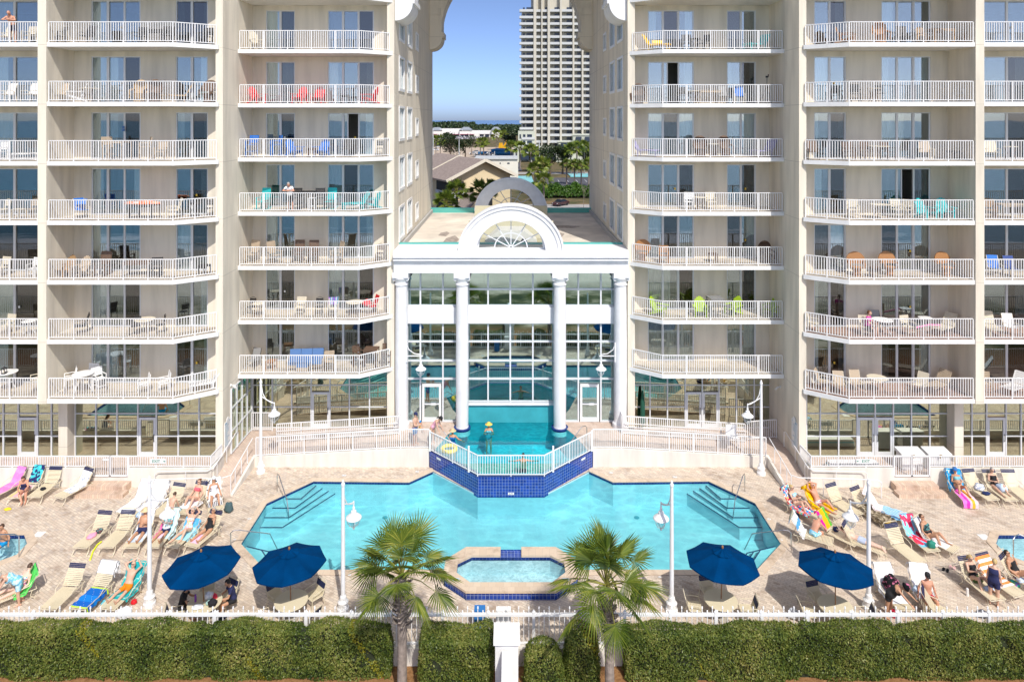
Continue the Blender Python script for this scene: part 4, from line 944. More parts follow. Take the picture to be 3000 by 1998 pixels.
lounger('B3',2964,1488,2908,1386,'lounger where a woman in black holds a blue towel'); lounger('B4',3018,1488,2964,1386,'empty lounger at the right frame edge by the patio wall')
lounger('C0',233,1629,296,1508,'empty lounger with a pink cloth, leftmost of the row behind the near left lamp post'); lounger('C6',310,1628,364,1508,'lounger with a black shirt hung on its navy head band')
lounger('C7',380,1629,424,1508,'lounger under the man in navy shorts and straw hat'); lounger('C8',446,1628,494,1507,'lounger with pink towel under the woman in floral top')
lounger('C9',500,1627,556,1511,'lounger with pale blue towel under the woman in pastel swimsuit'); lounger('C10',557,1625,614,1512,'lounger under the woman in a black swimsuit by the first umbrella')
lounger('C1',357,1526,418,1420,'lounger wholly covered by a long white towel, left of the lamp'); lounger('C2',412,1530,464,1421,'lounger under a white towel, partly behind the lamp bell')
lounger('C3',459,1533,513,1427,'lounger a boy in blue shorts leans over'); lounger('C4',527,1527,571,1428,'lounger under the woman in a coral bikini')
lounger('C5',633,1516,628,1422,'lounger with white star print towel, nearest the left ramp')
lounger('D1',-40,1795,80,1672,'lounger with a bright green towel behind the picket fence'); lounger('D0',-150,1795,-8,1690,'lounger cut by the left frame edge beside the green towel')
lounger('D2',140,1812,192,1685,'empty strap lounger behind the left picket fence'); lounger('D3',225,1812,290,1676,'lounger with white towel on its back and blue towel on its seat'); lounger('D4',312,1812,384,1668,'lounger under the man in orange shorts')
lounger('E1',2400,1535,2315,1434,'lounger under the woman on a floral towel, beside the right ramp'); lounger('E2',2462,1533,2383,1431,'lounger with yellow towel under a sunbathing man')
lounger('E3',2514,1531,2450,1428,'empty lounger between the yellow towel and the far right lamp'); lounger('E4',2594,1540,2527,1440,'lounger under a camouflage towel behind the right lamp post')
lounger('E5',2652,1535,2562,1444,'lounger under long pastel and blue striped towels'); lounger('E6',2440,1612,2352,1519,'lounger with a mountain print towel where an old man sits')
lounger('E7',2512,1616,2420,1507,'lounger with a rainbow towel over its back'); lounger('E8',2590,1640,2530,1548,'lounger under the person lying face down in pale blue shorts')
lounger('E9',2695,1672,2632,1552,'large empty lounger casting a striped shadow, centre of the right deck'); lounger('E10',2736,1640,2671,1520,'lounger with a red and sky blue print towel')
lounger('E11',2804,1638,2709,1526,'lounger with a white towel under the woman in teal and black')
lounger('F1',2655,1815,2607,1680,'lounger with a white towel, a woman bending over it'); lounger('F2',2738,1818,2705,1683,'lounger under the man in red shorts')
lounger('F3',2925,1785,2847,1646,'lounger under the blonde woman in black'); lounger('F4',2990,1772,2886,1628,'lounger with orange and white striped towel'); lounger('F5',3075,1760,2962,1634,'lounger at the right frame edge under a woman in black')
lounger('F6',2850,1850,2795,1752,'empty lounger near the fence between red shorts man and blonde woman')
twhite = stripes('towel_white', [(0,W_),(.5,(.76,.77,.8))], 1, 9, const=False)
towel('A1', stripes('towel_pink', [(0,(.85,.32,.62)),(.5,(.75,.22,.52))], 1, 5, warp=.15, const=False), .1, 2.0, 'pink towel crumpled over the leftmost lounger by the wall')
towel('A2', blotch('towel_teal', [(0,(.02,.03,.12)),(.45,(.05,.5,.55)),(.8,(.1,.6,.62))], 9), 1.3, 2.1, 'teal and navy spotted towel over a lounger back'); towel('A2', stripes('towel_peach', [(0,(.9,.55,.25)),(.3,(.9,.45,.5)),(.7,(.92,.65,.6))], 0, 1), .05, 1.1, 'peach and pink towel under the seated woman in navy', w=.28)
towel('A4', blotch('towel_leaf', [(0,W_),(.55,(.78,.79,.82)),(.85,(.38,.42,.52))], 11), .45, 1.85, 'white towel with grey leaf print')
towel('B1', blotch('towel_blue', [(0,(.02,.32,.72)),(.7,(.05,.45,.8)),(.93,(.6,.75,.85))], 14), 1.05, 2.2, 'bright blue towel behind the woman in a blue hat', .33, .2)
towel('B1', stripes('towel_sunset', [(0,(.85,.2,.6)),(.25,(.8,.05,.45)),(.45,(.9,.5,.6)),(.6,(.9,.45,.05)),(.8,(.9,.62,.68))], 0, 1), -.3, 1.0, 'pink and orange striped towel falling over the lounger foot', .34)
towel('C1', twhite, 0.0, 2.25, 'long white towel covering a whole lounger', .36, .12); towel('C2', stripes('towel_white2', [(0,W_),(.5,(.70,.73,.79))], 1, 6, const=False), .2, 2.3, 'white towel on the lounger behind the lamp bell', .36, .1)
towel('C2', stripes('towel_bluestripe', [(0,(.15,.4,.75)),(.5,W_)], 0, 5), -.1, .3, 'blue striped towel folded at a lounger foot', .2)
towel('C4', twhite, .35, 1.1, 'white towel under the woman in a coral bikini', .36, .1)
towel('C5', blotch('towel_star', [(0,W_),(.86,(.04,.05,.09))], 14), .75, 2.15, 'white towel with dark star print', .33, .1); towel('C5', stripes('towel_bw', [(0,(.03,.04,.08)),(.5,W_)], 0, 9), .3, .74, 'black and white striped towel end', .33)
towel('C7', stripes('towel_navyw', [(0,(.55,.65,.78)),(.5,(.8,.8,.8))], 1, 3), .35, 2.05, 'pale towel under the man in navy shorts', .33)
towel('C8', stripes('towel_pinkaqua', [(0,(.9,.15,.42)),(.35,(.9,.6,.75)),(.55,(.5,.8,.85)),(.8,(.62,.85,.9))], 0, 1, warp=.2), .6, 2.15, 'pink and aqua towel behind the woman in floral top', .33, .1)
towel('C9', stripes('towel_aqua', [(0,(.35,.72,.85)),(.7,(.1,.4,.7))], 1, 1), .5, 1.7, 'pale aqua towel under the woman in pastel swimsuit', .35, .1)
towel('C10', stripes('towel_pinkwhite', [(0,(.85,.3,.55)),(.5,(.85,.75,.8))], 0, 7), .2, .8, 'pink striped towel beside the legs of the woman in black', .2)
towel('D1', stripes('towel_green', [(0,(.08,.62,.10)),(.6,(.12,.70,.14))], 1, 3, const=False), .8, 1.98, 'bright green towel stretched over a lounger back', .35, .1)
towel('D3', twhite, 1.65, 2.6, 'white towel hung over a lounger head', .36, .15); towel('D3', stripes('towel_cobalt', [(0,(.5,.75,.05)),(.06,(.01,.12,.52)),(.3,(.01,.2,.65)),(.6,(.01,.13,.5)),(.94,(.5,.75,.05))], 1, 1), .05, 1.15, 'cobalt blue towel with lime ends on a lounger seat', .33, .2)
towel('D4', stripes('towel_tealwave', [(0,(.02,.42,.42)),(.4,(.35,.65,.6)),(.55,(.02,.36,.4))], 1, 6, warp=.3), .5, 2.1, 'teal patterned towel under the man in orange shorts', .35, .1)
towel('E1', blotch('towel_floral', [(0,(.8,.05,.08)),(.25,(.05,.3,.7)),(.5,(.85,.8,.8)),(.7,(.9,.6,.1)),(.85,(.1,.5,.5))], 13), .3, 2.25, 'floral towel in red blue and yellow', .33, .12)
towel('E2', stripes('towel_yellow', [(0,(.9,.55,.01)),(.5,(.85,.45,.0))], 1, 7, const=False), .35, 2.2, 'yellow towel under the sunbathing man', .36, .15)
towel('E5', stripes('towel_pastel', [(0,(.85,.75,.78)),(.4,(.75,.65,.8)),(.7,(.85,.8,.7))], 0, 4), .95, 2.1, 'pastel towel on the back of a lounger beside the camouflage towel', .34, .1); towel('E5', stripes('towel_bluelines', [(0,(.05,.2,.5)),(.25,(.25,.55,.8)),(.6,(.55,.75,.88))], 0, 7), -.12, .95, 'blue lined towel hanging over a lounger foot', .35, .12)
towel('E6', stripes('towel_mountain', [(0,(.75,.78,.8)),(.35,(.1,.35,.7)),(.5,(.7,.75,.78)),(.72,(.3,.3,.24)),(.85,(.05,.3,.65))], 1, 1, warp=.12), 1.1, 2.35, 'towel with a mountain and lake print', .36, .05)
towel('E7', stripes('towel_rainbow', [(0,(.85,.02,.30)),(.28,(.92,.42,.01)),(.74,(.12,.45,.05))], 0, 1), 1.3, 2.2, 'rainbow towel of magenta, orange and green bands', .35)
towel('E10', stripes('towel_print', [(0,(.75,.72,.1)),(.12,(.2,.6,.85)),(.34,(.8,.05,.1)),(.5,(.25,.65,.88)),(.66,(.82,.06,.14)),(.8,(.3,.68,.9)),(.92,(.1,.5,.3))], 1, 1, warp=.55), .3, 1.98, 'sky blue towel with a curling red print', .33)
towel('E11', twhite, .3, 2.0, 'white towel under the woman in teal and black', .34); towel('F1', twhite, .3, 2.2, 'white towel on the lounger the woman bends over', .35, .1); towel('F2', twhite, .6, 2.2, 'white towel behind the man in red shorts', .34, .1)
towel('F4', stripes('towel_orange', [(0,(.92,.80,.78)),(.5,(.88,.28,.08))], 1, 6), .5, 1.9, 'orange and white striped towel', .35, .08)
# ---- umbrellas, tables, chairs
UMBX = MB()
def make_umbrella():
    o = root('patio_umbrella', 'x', 'umbrella', group='blue market umbrellas'); n = 8; r = 1.36; zt, ze = 2.52, 2.08
    b = MB(); cen = 0; m = 6; vs = [(0,0,zt)]; fs = []
    for i in range(1, m+1):
        t = i/m
        for k in range(n*4):
            a = 2*math.pi*k/(n*4); ph = (k % 4)/4; 
            rad = r*math.cos(math.pi/n)/math.cos((ph-.5)*2*math.pi/n); sag = -.035*t*math.sin(ph*math.pi)
            vs.append((rad*t*math.cos(a), rad*t*math.sin(a), zt-(zt-ze)*(t**1.12)+sag))
    K = n*4
    for k in range(K): fs.append((0,1+k,1+(k+1)%K))
    for i in range(m-1):
        for k in range(K): fs.append((1+i*K+k,1+(i+1)*K+k,1+(i+1)*K+(k+1)%K,1+i*K+(k+1)%K))
    e = 1+(m-1)*K; b0 = len(vs)
    for k in range(K): x,y,z = vs[e+k]; vs.append((x,y,z-.05))
    for k in range(K): fs.append((e+k,b0+k,b0+(k+1)%K,e+(k+1)%K))
    b.add(vs, fs); cp = b.build('canopy', UMB, o)
    v = MB(); vs = [(0,0,zt+.07)]; fs = []
    for k in range(K):
        a = 2*math.pi*k/K; rr = .36+.035*math.cos(8*a); vs.append((rr*math.cos(a), rr*math.sin(a), zt-.075+.015*math.cos(8*a)))
    for k in range(K): fs.append((0,1+k,1+(k+1)%K))
    v.add(vs, fs); v.build('vent_cap', UMB, cp)
    MB().lathe([(.02,.05),(.02,zt+.06),(.035,zt+.07),(.04,zt+.13),(.02,zt+.17),(0,zt+.18)], 10).build('pole', WOOD, o)
    rb = MB()
    for k in range(n):
        a = 2*math.pi*k/n; rb.bar((0,0,zt-.05),(r*.97*math.cos(a),r*.97*math.sin(a),ze-.03),.02,.02); rb.bar((.03*math.cos(a),.03*math.sin(a),1.75),(.62*math.cos(a),.62*math.sin(a),zt-.28),.016,.016)
    rb.build('ribs', WOOD, o); MB().lathe([(.26,0),(.26,.05),(.06,.08),(.05,.3),(0,.3)], 16).build('base', pm('stone_base',(.4,.37,.32),.8), o)
    proto_tree(o); return o
def make_table():
    o = root('patio_table', 'x', 'table', group='round tables under the umbrellas')
    MB().lathe([(.03,.70),(.60,.70),(.62,.715),(.61,.735),(.03,.74)], 36).build('tabletop', BEIGE, o)
    for k in range(4):
        a = math.pi/4+k*math.pi/2; c, s = math.cos(a), math.sin(a); MB().tube([(.5*c,.5*s,.70),(.42*c,.42*s,.4),(.52*c,.52*s,.0)], .018).build('leg', BEIGEM, o)
    proto_tree(o); return o
def make_chair():
    o = root('strap_chair', 'x', 'chair', group='strap chairs round the umbrella tables'); w = .27
    bk = lambda t: (0.22+.16*t, .42+.48*t)
    f = MB()
    for s in (-1,1): f.tube([(s*w,-.26,.41),(s*w,.2,.41),(s*w,*bk(.1)),(s*w,*bk(.9)),(s*w*.8,*bk(1.))], .014)
    f.tube([(-w,-.26,.41),(w,-.26,.41)],.014); f.tube([(-w*.8,*bk(1.)),(w*.8,*bk(1.))],.014); f.build('frame', BEIGEM, o)
    for s in (-1,1):
        MB().tube([(s*w,-.24,.41),(s*w*1.05,-.28,0)], .014).build('leg', BEIGEM, o); MB().tube([(s*w,.2,.41),(s*w*1.05,.3,0)], .014).build('leg', BEIGEM, o)
        MB().tube([(s*w,-.25,.41),(s*w*1.08,-.22,.6),(s*w*1.08,.1,.63),(s*w,*bk(.45))], .014).build('armrest', BEIGEM, o)
    b = MB()
    for i in range(9): b.box(-w,w,-.25+i*.052,-.207+i*.052,.415,.421)
    b.build('seat_straps', BEIGE, o)
    b = MB(); c = MB()
    for i in range(9):
        t = .06+i*.1; y, z = bk(t); q = (c if 4 <= i <= 7 else b); q.obox((0,y-.014,z),(w,0,0),(0,.008,.022),(0,-.003,.001))
    b.build('back_straps', BEIGE, o); c.build('navy_back_straps', NAVYS, o); proto_tree(o); return o
UMBR, TABL, CHR = make_umbrella(), make_table(), make_chair()
first = {}
def put(proto, loc, rz, lab):
    if proto.name not in first: first[proto.name] = 1; proto.location = loc; proto.rotation_euler = (0,0,rz); proto['label'] = lab; return proto
    return copy_tree(proto, loc, rz, lab)[0]
UM = [(-11.49,25.62,19,'leftmost blue octagonal umbrella, shading a cluttered table'),(-8.28,25.72,7,'blue octagonal umbrella beside the steps at the pool\'s left corner'),(7.91,25.75,15,'blue octagonal umbrella before the pool\'s right corner steps'),(12.09,25.43,42,'rightmost blue octagonal umbrella, next to a lamp post')]
for i,(x,y,r_,lab) in enumerate(UM):
    nm = ['leftmost umbrella','second umbrella from left','third umbrella from left','rightmost umbrella'][i]
    u = put(UMBR, (x,y,0), R(r_), lab); u.rotation_euler = (R(-2),R((-3,-2,3,4)[i]),R(r_))
    put(TABL, (x,y,0), R(20*i), f'round beige table under the {nm}')
    for j, a in enumerate(((200,318,62,110),(215,330,48,140),(175,355,100,290),(175,350,105,275))[i]):
        d = .98; cx, cy = x+d*math.cos(R(a)), y+d*math.sin(R(a))
        wh = ('left','right')[math.cos(R(a)) > 0] + (' rear' if math.sin(R(a)) > .3 else ' front' if math.sin(R(a)) < -.3 else ' side')
        put(CHR, (cx,cy,0), R(a-90), f'beige strap chair at the {wh} of the table under the {nm}' if j < 3 or i > 1 else f'beige strap chair at far {wh} of the table under the {nm}')
put(CHR, (-9.9,25.0,0), R(200), 'beige strap chair alone between the two left umbrellas')
# ---- small things left about
def lump(nm, m, x, y, z, sx, sy, sz, lab, cat, seed=0, rz=0):
    b = MB(); b.ell((0,0,0), 1, 1, 1, None, 14, 9); r = random.Random(seed); n = []
    for v in b.v:
        k = 1+.22*math.sin(v[0]*4+seed)*math.cos(v[1]*5+seed*2)+.1*math.sin(v[2]*7+seed); n.append((v[0]*k*sx, v[1]*k*sy, max(-sz*.75, v[2]*sz*k)))
    b.v = n; o = b.build(nm, m, None, True, (x,y,z+sz*.75)); o.rotation_euler = (0,0,rz); return tag(o, lab, cat)
def onl(key, x, t, dz=.02):
    p, rz = LG[key]; y, z = lprof(t); M = Matrix.Rotation(rz,4,'Z'); return p + M @ V((x,y,z+dz))
def lumpon(key, x, t, nm, m, sx, sy, sz, lab, cat, seed=1):
    q = onl(key,x,t); return lump(nm, m, q.x, q.y, q.z, sx, sy, sz, lab, cat, seed, LG[key][1])
BLK = col('black_cloth', (.012,.012,.016), .9)
lumpon('A3',.02,.62,'cap',BLK,.13,.11,.07,'black cap lying on an empty lounger','cap'); lumpon('C0',-.02,.75,'towel_bundle',col('pink_cloth',(.85,.35,.5),.9),.16,.24,.06,'pink cloth bundle on a lounger seat','cloth',3); lumpon('C0',.12,1.05,'beach_bag',blotch('bag_print',[(0,(.05,.05,.06)),(.5,(.3,.1,.1)),(.75,(.1,.25,.25))],30),.14,.13,.11,'small dark patterned bag beside the pink cloth','bag',5)
lumpon('B2',-.02,.85,'beach_bag',blotch('bag_white',[(0,(.75,.76,.78)),(.7,(.4,.45,.55))],16),.24,.22,.16,'white printed beach bag on a lounger by the right wall','bag',2); lumpon('B2',.02,.45,'folded_cloth',col('navy_cloth',(.012,.025,.10),.9),.2,.14,.07,'navy cloth beside the white beach bag','cloth',6); lumpon('E7',.15,1.0,'folded_cloth',col('navy_cloth',(0,0,0)),.14,.13,.1,'navy cloth on the lounger with the rainbow towel','cloth',8)
lumpon('E10',.1,.25,'beach_bag',col('green_bag',(.02,.22,.16),.8),.17,.15,.16,'green tote at the foot of the red and blue towel','bag',4); lumpon('E10',.28,.3,'folded_cloth',col('white_cloth',(.78,.78,.8),.9),.12,.2,.12,'white cloth draped over the green tote','cloth',7)
lumpon('F3',.1,.55,'folded_cloth',col('paleblue_cloth',(.5,.62,.78),.9),.2,.16,.05,'pale blue cloth by the blonde woman\'s knees','cloth',9); lumpon('F5',-.2,.9,'folded_cloth',col('paleblue_cloth',(0,0,0)),.2,.14,.06,'pale blue cloth on the lounger at the right edge','cloth',9)
def lumpg(px,py,nm,m,sx,sy,sz,lab,cat,seed=1): p = G(px,py); return lump(nm,m,p.x,p.y,.0,sx,sy,sz,lab,cat,seed)
lumpg(670,1500,'backpack',col('pack_slate',(.06,.11,.12),.8),.2,.17,.26,'dark slate and lime backpack by the left ramp curb','backpack',3); lumpg(23,1493,'sun_hat',col('yellow_hat',(.9,.65,.02),.7),.17,.1,.05,'yellow hat lying on the paving by the left loungers','hat',2)
lumpg(392,1768,'red_ball',col('red_rubber',(.7,.01,.02),.5),.11,.1,.09,'red float beside the orange shorts man','float',3); lumpg(365,1808,'beach_bag',col('white_bag',(.75,.75,.76),.8),.28,.2,.22,'white bag behind the fence at the near left','bag',4); lumpg(308,1775,'beach_bag',col('aqua_bag',(.12,.45,.52),.8),.15,.15,.14,'aqua bag by the feet of the orange shorts man','bag',5)
lumpg(2622,1806,'beach_bag',col('red_bag',(.75,.03,.08),.7),.16,.14,.16,'red bag behind the fence near the bending woman','bag',6); lumpg(2974,1722,'beach_bag',blotch('bag_multi',[(0,(.02,.35,.4)),(.4,(.1,.5,.15)),(.7,(.3,.1,.5))],14),.17,.17,.22,'multicolour bag between the rightmost loungers','bag',7); lumpg(2332,1516,'beach_bag',stripes('bag_navyst',[(0,(.02,.03,.1)),(.5,(.6,.6,.62))],0,4),.15,.15,.12,'navy striped bag on the paving by the floral towel','bag',8)
lumpg(2325,1810,'beach_bag',col('white_bag2',(.72,.74,.76),.8),.22,.16,.2,'white bag behind the fence left of the rightmost umbrella','bag',9); lumpg(2875,1806,'beach_bag',col('grey_bag',(.1,.1,.12),.8),.22,.14,.14,'dark bag on the paving near the blonde woman','bag',10)
def sandals(px,py,m,lab):
    p = G(px,py); o = root('flip_flops', lab, 'sandals', p, R(-40))
    for s in (-.07,.07): MB().prism([(s-.04,-.13),(s+.04,-.13),(s+.05,.08),(s+.02,.14),(s-.03,.14),(s-.05,.06)],0,.025).build('sole', m, o); MB().tube([(s-.045,.0,.02),(s,.08,.06),(s+.045,.0,.02)],.01,5).build('strap', m, o)
sandals(2770,1670,BLK,'pair of black flip flops on the right deck'); sandals(2790,1663,col('pink_foam',(.75,.5,.48)),'pair of pink flip flops on the right deck')
ne = MB(); ne.tube([G(264,1642)+V((0,0,.04)),G(272,1618)+V((0,0,.04)),G(285,1598)+V((0,0,.05)),G(297,1590)+V((0,0,.06))], .033, 8); tag(ne.build('pool_noodle', col('lime_foam',(.75,.85,.03))), 'lime yellow pool noodle on the paving between loungers', 'pool noodle')
# camouflage towel hanging over a lounger foot, with yellow lettering on its end
ct = towel('E4', blotch('towel_camo', [(0,(.10,.075,.045)),(.3,(.26,.21,.14)),(.55,(.16,.13,.08)),(.75,(.42,.36,.27))], 11), -.34, 1.12, 'camouflage towel with yellow lettering, hanging over the lounger behind the right lamp post', .36, .22)
text('lettering', "Cabela's", .17, (.05,-.062,.17), (R(90),0,0), col('tag_yellow',(.9,.6,.0)), ct)
# things on the first table and storage lockers on the right patio
x,y = UM[0][0], UM[0][1]
for dx,dy,m,sz,lab in ((.1,.12,col('white_bag',(0,0,0)),(.16,.12,.17),'white bag on the leftmost umbrella table'),(.3,.18,col('red_bag',(0,0,0)),(.1,.06,.1),'red pouch on the leftmost umbrella table'),(-.12,-.32,col('paper_white',(.75,.78,.82)),(.2,.15,.04),'folded white towel at the front of the leftmost table'),(.38,-.2,BLK,(.16,.14,.14),'black bag at the right of the leftmost table'),(.22,-.12,col('mint_cloth',(.35,.55,.5)),(.12,.12,.08),'mint cloth on the leftmost umbrella table')):
    lump('tote_bag' if sz[2]>.09 else 'folded_towel', m, x+dx,y+dy,.74,sz[0],sz[1],sz[2],lab,'bag',int(dx*50))
tag(MB().lathe([(.04,0),(.04,.2),(.025,.23),(.025,.27),(0,.27)],10,(x-.35,y+.0,.742)).build('water_bottle', col('purple_plastic',(.25,.06,.4),.3)), 'purple bottle on the leftmost umbrella table', 'bottle')
for i,(px,lab) in enumerate(((2667,'white storage locker with a brass latch, left one of the patio pair'),(2745,'white storage locker with a brass latch, right one of the patio pair'))):
    xc = XA(px,35.9); o = root('storage_locker', lab, 'locker', group='patio lockers'); MB().box(xc-.55,xc+.55,35.7,36.25,.5,1.28).build('body', WHITE, o)
    MB().add([(xc+a,b,c) for a in (-.62,.62) for b,c in ((35.6,1.28),(36.32,1.28),(36.32,1.46),(35.6,1.37))],[(0,1,2,3),(7,6,5,4),(0,4,5,1),(1,5,6,2),(2,6,7,3),(3,7,4,0)]).build('lid', WHITE, o); MB().box(xc-.05,xc+.05,35.57,35.6,1.18,1.36).build('latch', pm('brass',(.45,.3,.1),.4,metal=.8), o)
for i in range(6): 
    o = tag(MB().box(16.6+.01*i,19.3-.02*i,35.5+.02*i,36.05,.50+i*.07,.552+i*.07).build('stacked_board', WHITEM if i != 3 else col('aqua_board',(.25,.6,.75))), 'white plank in the stack behind the right patio fence' if i != 3 else 'pale blue plank in the stack behind the right patio fence', 'board', 'planks stacked on the right patio')
tag(MB().lathe([(.0,2.9),(.05,2.88),(.13,2.2),(.16,1.0),(.1,.98),(.03,.9),(.03,.5)],12,(7.75,40.2,.0)).build('closed_umbrella', pm('dark_green_canvas',(.01,.08,.05),.9)), 'furled dark green umbrella beside the right tower column', 'umbrella')
lc = MB(); lc.tube([(9.9,38.1,1.35),(9.9,38.1,.9),(11.1,38.1,.85)],.03); 
o = root('lifeguard_seat', 'white metal pool lift seat standing on the right ramp', 'seat'); xx,yy,zz = XA(2145,38.0),38.0,.72
MB().box(xx-.3,xx+.3,yy-.25,yy+.25,zz+.45,zz+.52).build('seat', WHITEM, o); MB().box(xx-.3,xx+.3,yy+.2,yy+.26,zz+.52,zz+1.05).build('backrest', WHITEM, o)
for a,b in ((-.27,-.22),(.27,-.22),(-.27,.22),(.27,.22)): MB().bar((xx+a,yy+b,zz-.05),(xx+a,yy+b,zz+.45),.04).build('leg', WHITEM, o)
# ================================================================== BALCONY FURNITURE
CO = {n: pm('furn_'+n, c, .6) for n, c in dict(white=(.78,.78,.77), cream=(.66,.6,.47), tan=(.45,.36,.26), brown=(.14,.085,.055), dark=(.03,.028,.027), black=(.012,.012,.013), red=(.62,.02,.025), blue=(.01,.16,.58), turquoise=(.02,.48,.50), lime=(.38,.55,.02), orange=(.36,.17,.06), wicker=(.42,.30,.17), grey=(.25,.25,.25), lavender=(.33,.30,.55), navyblue=(.02,.06,.25), yellow=(.85,.55,.02), pink=(.8,.25,.5), wood=(.35,.22,.11), steelblue=(.09,.19,.40), green=(.02,.16,.05)).items()}
def fk(nm, lab, cat):
    o = root(nm, lab, cat, (0,-400,-50)); return o
KIT = {}
def legs4(b, w, d0, d1, h, t=.045):
    for s in (-1,1):
        b.bar((s*w,d0,0),(s*w,d0,h),t,t,(0,1,0)); b.bar((s*w,d1,0),(s*w,d1,h),t,t,(0,1,0))
def slats(b, w, y0, z0, y1, z1, n, t=.02):
    for i in range(n):
        k = (i+.5)/n; a0, a1 = k-.42/n, k+.42/n
        p = V((0,y0+(y1-y0)*k,z0+(z1-z0)*k)); d = V((0,y1-y0,z1-z0))*(.42/n); b.obox(p,(w,0,0),d,d.cross(V((1,0,0))).normalized()*t/2)
def vslats(b, w, y0, z0, y1, z1, n, arch=.0):
    for i in range(n):
        x = -w+2*w*(i+.5)/n; k = 1-arch*(2*abs(i+.5-n/2)/n)**2
        p, q = V((x,y0,z0)), V((x,y0+(y1-y0)*k,z0+(z1-z0)*k)); b.bar(p,q,2*w/n*.82,.018,(0,-1,.3))
def kit(key, nm, cat, build):
    o = fk(nm, key, cat); build(o); proto_tree(o); KIT[key] = o
def k_dc(o, w=.25, sh=.43, bh=.95):
    b = MB(); legs4(b,w-.02,-.24,.22,sh); b.bar((-w,-.24,sh*.45),(w,-.24,sh*.45),.03); b.bar((-w,.22,sh*.45),(w,.22,sh*.45),.03)
    for s in (-1,1): b.bar((s*w,.22,sh),(s*w,.3,bh),.04,.04,(0,1,0)); b.bar((s*w,-.26,sh+.22),(s*w,.26,sh+.22),.05,.025); b.bar((s*w,-.24,sh),(s*w,-.24,sh+.21),.035,.035,(0,1,0))
    b.build('frame', CO['white'], o); b = MB(); slats(b,w,-.27,sh,.23,sh,6); b.build('seat', CO['white'], o); b = MB(); slats(b,w-.02,.24,sh+.1,.3,bh,5); b.build('backrest', CO['white'], o)
kit('dc','dining_chair','chair',k_dc); kit('tc','tall_dining_chair','chair',lambda o: k_dc(o,.25,.68,1.22))
def k_ad(o, z=0):
    b = MB(); 
    for s in (-1,1): b.bar((s*.29,-.38,0),(s*.29,-.38,.52),.08,.03,(0,1,0)); b.bar((s*.29,-.36,.34),(s*.29,.5,.04),.03,.1); b.obox((s*.36,-.06,.55),(.07,0,0),(0,.4,0),(0,0,.013)); b.bar((s*.3,.28,.18),(s*.3,.28,.55),.06,.03,(0,1,0))
    b.build('frame', CO['red'], o); b = MB(); slats(b,.27,-.38,.36,.22,.2,6); b.build('seat', CO['red'], o); b = MB(); vslats(b,.29,.2,.18,.52,1.0,6,.28); b.bar((-.3,.36,.55),(.3,.36,.55),.03,.08); b.build('backrest', CO['red'], o)
kit('ad','adirondack_chair','chair',k_ad)
def k_rk(o):
    b = MB()
    for s in (-1,1): b.tube([(s*.26,-.45,.08),(s*.26,-.15,.02),(s*.26,.2,.02),(s*.26,.5,.1)],.025,5); b.bar((s*.26,-.22,.03),(s*.26,-.24,.66),.045,.045,(0,1,0)); b.bar((s*.26,.2,.03),(s*.26,.38,1.15),.045,.045,(0,1,0)); b.obox((s*.28,-.02,.66),(.045,0,0),(0,.3,0),(0,0,.013))
    b.build('frame', CO['turquoise'], o); b = MB(); slats(b,.26,-.26,.44,.24,.41,7); b.build('seat', CO['turquoise'], o); b = MB(); vslats(b,.23,.25,.5,.37,1.12,6); b.obox((0,.375,1.14),(.27,0,0),(0,.015,0),(0,0,.06)); b.build('backrest', CO['turquoise'], o)
kit('rk','rocking_chair','chair',k_rk)
def k_wk(o):
    b = MB(); b.lathe([(.30,0),(.26,.2),(.33,.4),(.34,.42)],14,(0,0,0),None,1,.9); 
    for s in (-1,1): b.tube([(s*.36,-.28,.2),(s*.4,-.3,.58),(s*.4,.0,.64),(s*.36,.25,.7)],.05,7)
    b.build('base', CO['wicker'], o); b = MB(); b.ell((0,-.02,.45),.31,.29,.06); b.build('seat', CO['wicker'], o)
    b = MB(); b.ell((0,.22,.78),.40,.16,.42,None,16,10,lambda p: p.y > .1 or p.z > .75); b.build('backrest', CO['wicker'], o)
kit('wk','wicker_armchair','chair',k_wk)
def k_pk(o):
    b = MB(); b.lathe([(.22,0),(.17,.2),(.28,.42)],14); 
    for s in (-1,1): b.tube([(s*.3,-.25,.42),(s*.36,-.22,.62),(s*.38,.2,.75)],.035,6)
    b.build('base', CO['orange'], o); b = MB(); b.ell((0,-.02,.45),.29,.29,.05); b.build('seat', CO['orange'], o)
    b = MB(); vs = []; n = 18
    for i in range(n+1): a = math.pi*(-.12+1.24*i/n); vs.append((.46*math.cos(a),.24+.1*math.sin(a),.75+.45*math.sin(a)))
    m = len(vs); vs2 = [(x,y+.05,z) for x,y,z in vs]; b.add(vs+vs2,[tuple(range(m)),tuple(range(2*m-1,m-1,-1))]+[(i,(i+1)%m,m+(i+1)%m,m+i) for i in range(m)]); b.build('backrest', CO['orange'], o)
kit('pk','peacock_chair','chair',k_pk)
def k_lc(o):
    b = MB(); 
    for s in (-1,1): b.bar((s*.3,-.75,.34),(s*.3,.45,.34),.05,.05); b.bar((s*.3,.45,.34),(s*.3,.8,.95),.05,.05,(0,1,0))
    legs4(b,.28,-.65,.4,.34,.05); b.build('frame', CO['white'], o); b = MB(); slats(b,.3,-.76,.37,.44,.37,12); b.build('seat', CO['white'], o); b = MB(); slats(b,.3,.46,.4,.82,.98,7); b.build('backrest', CO['white'], o)
kit('lc','chaise_longue','chaise longue',k_lc)
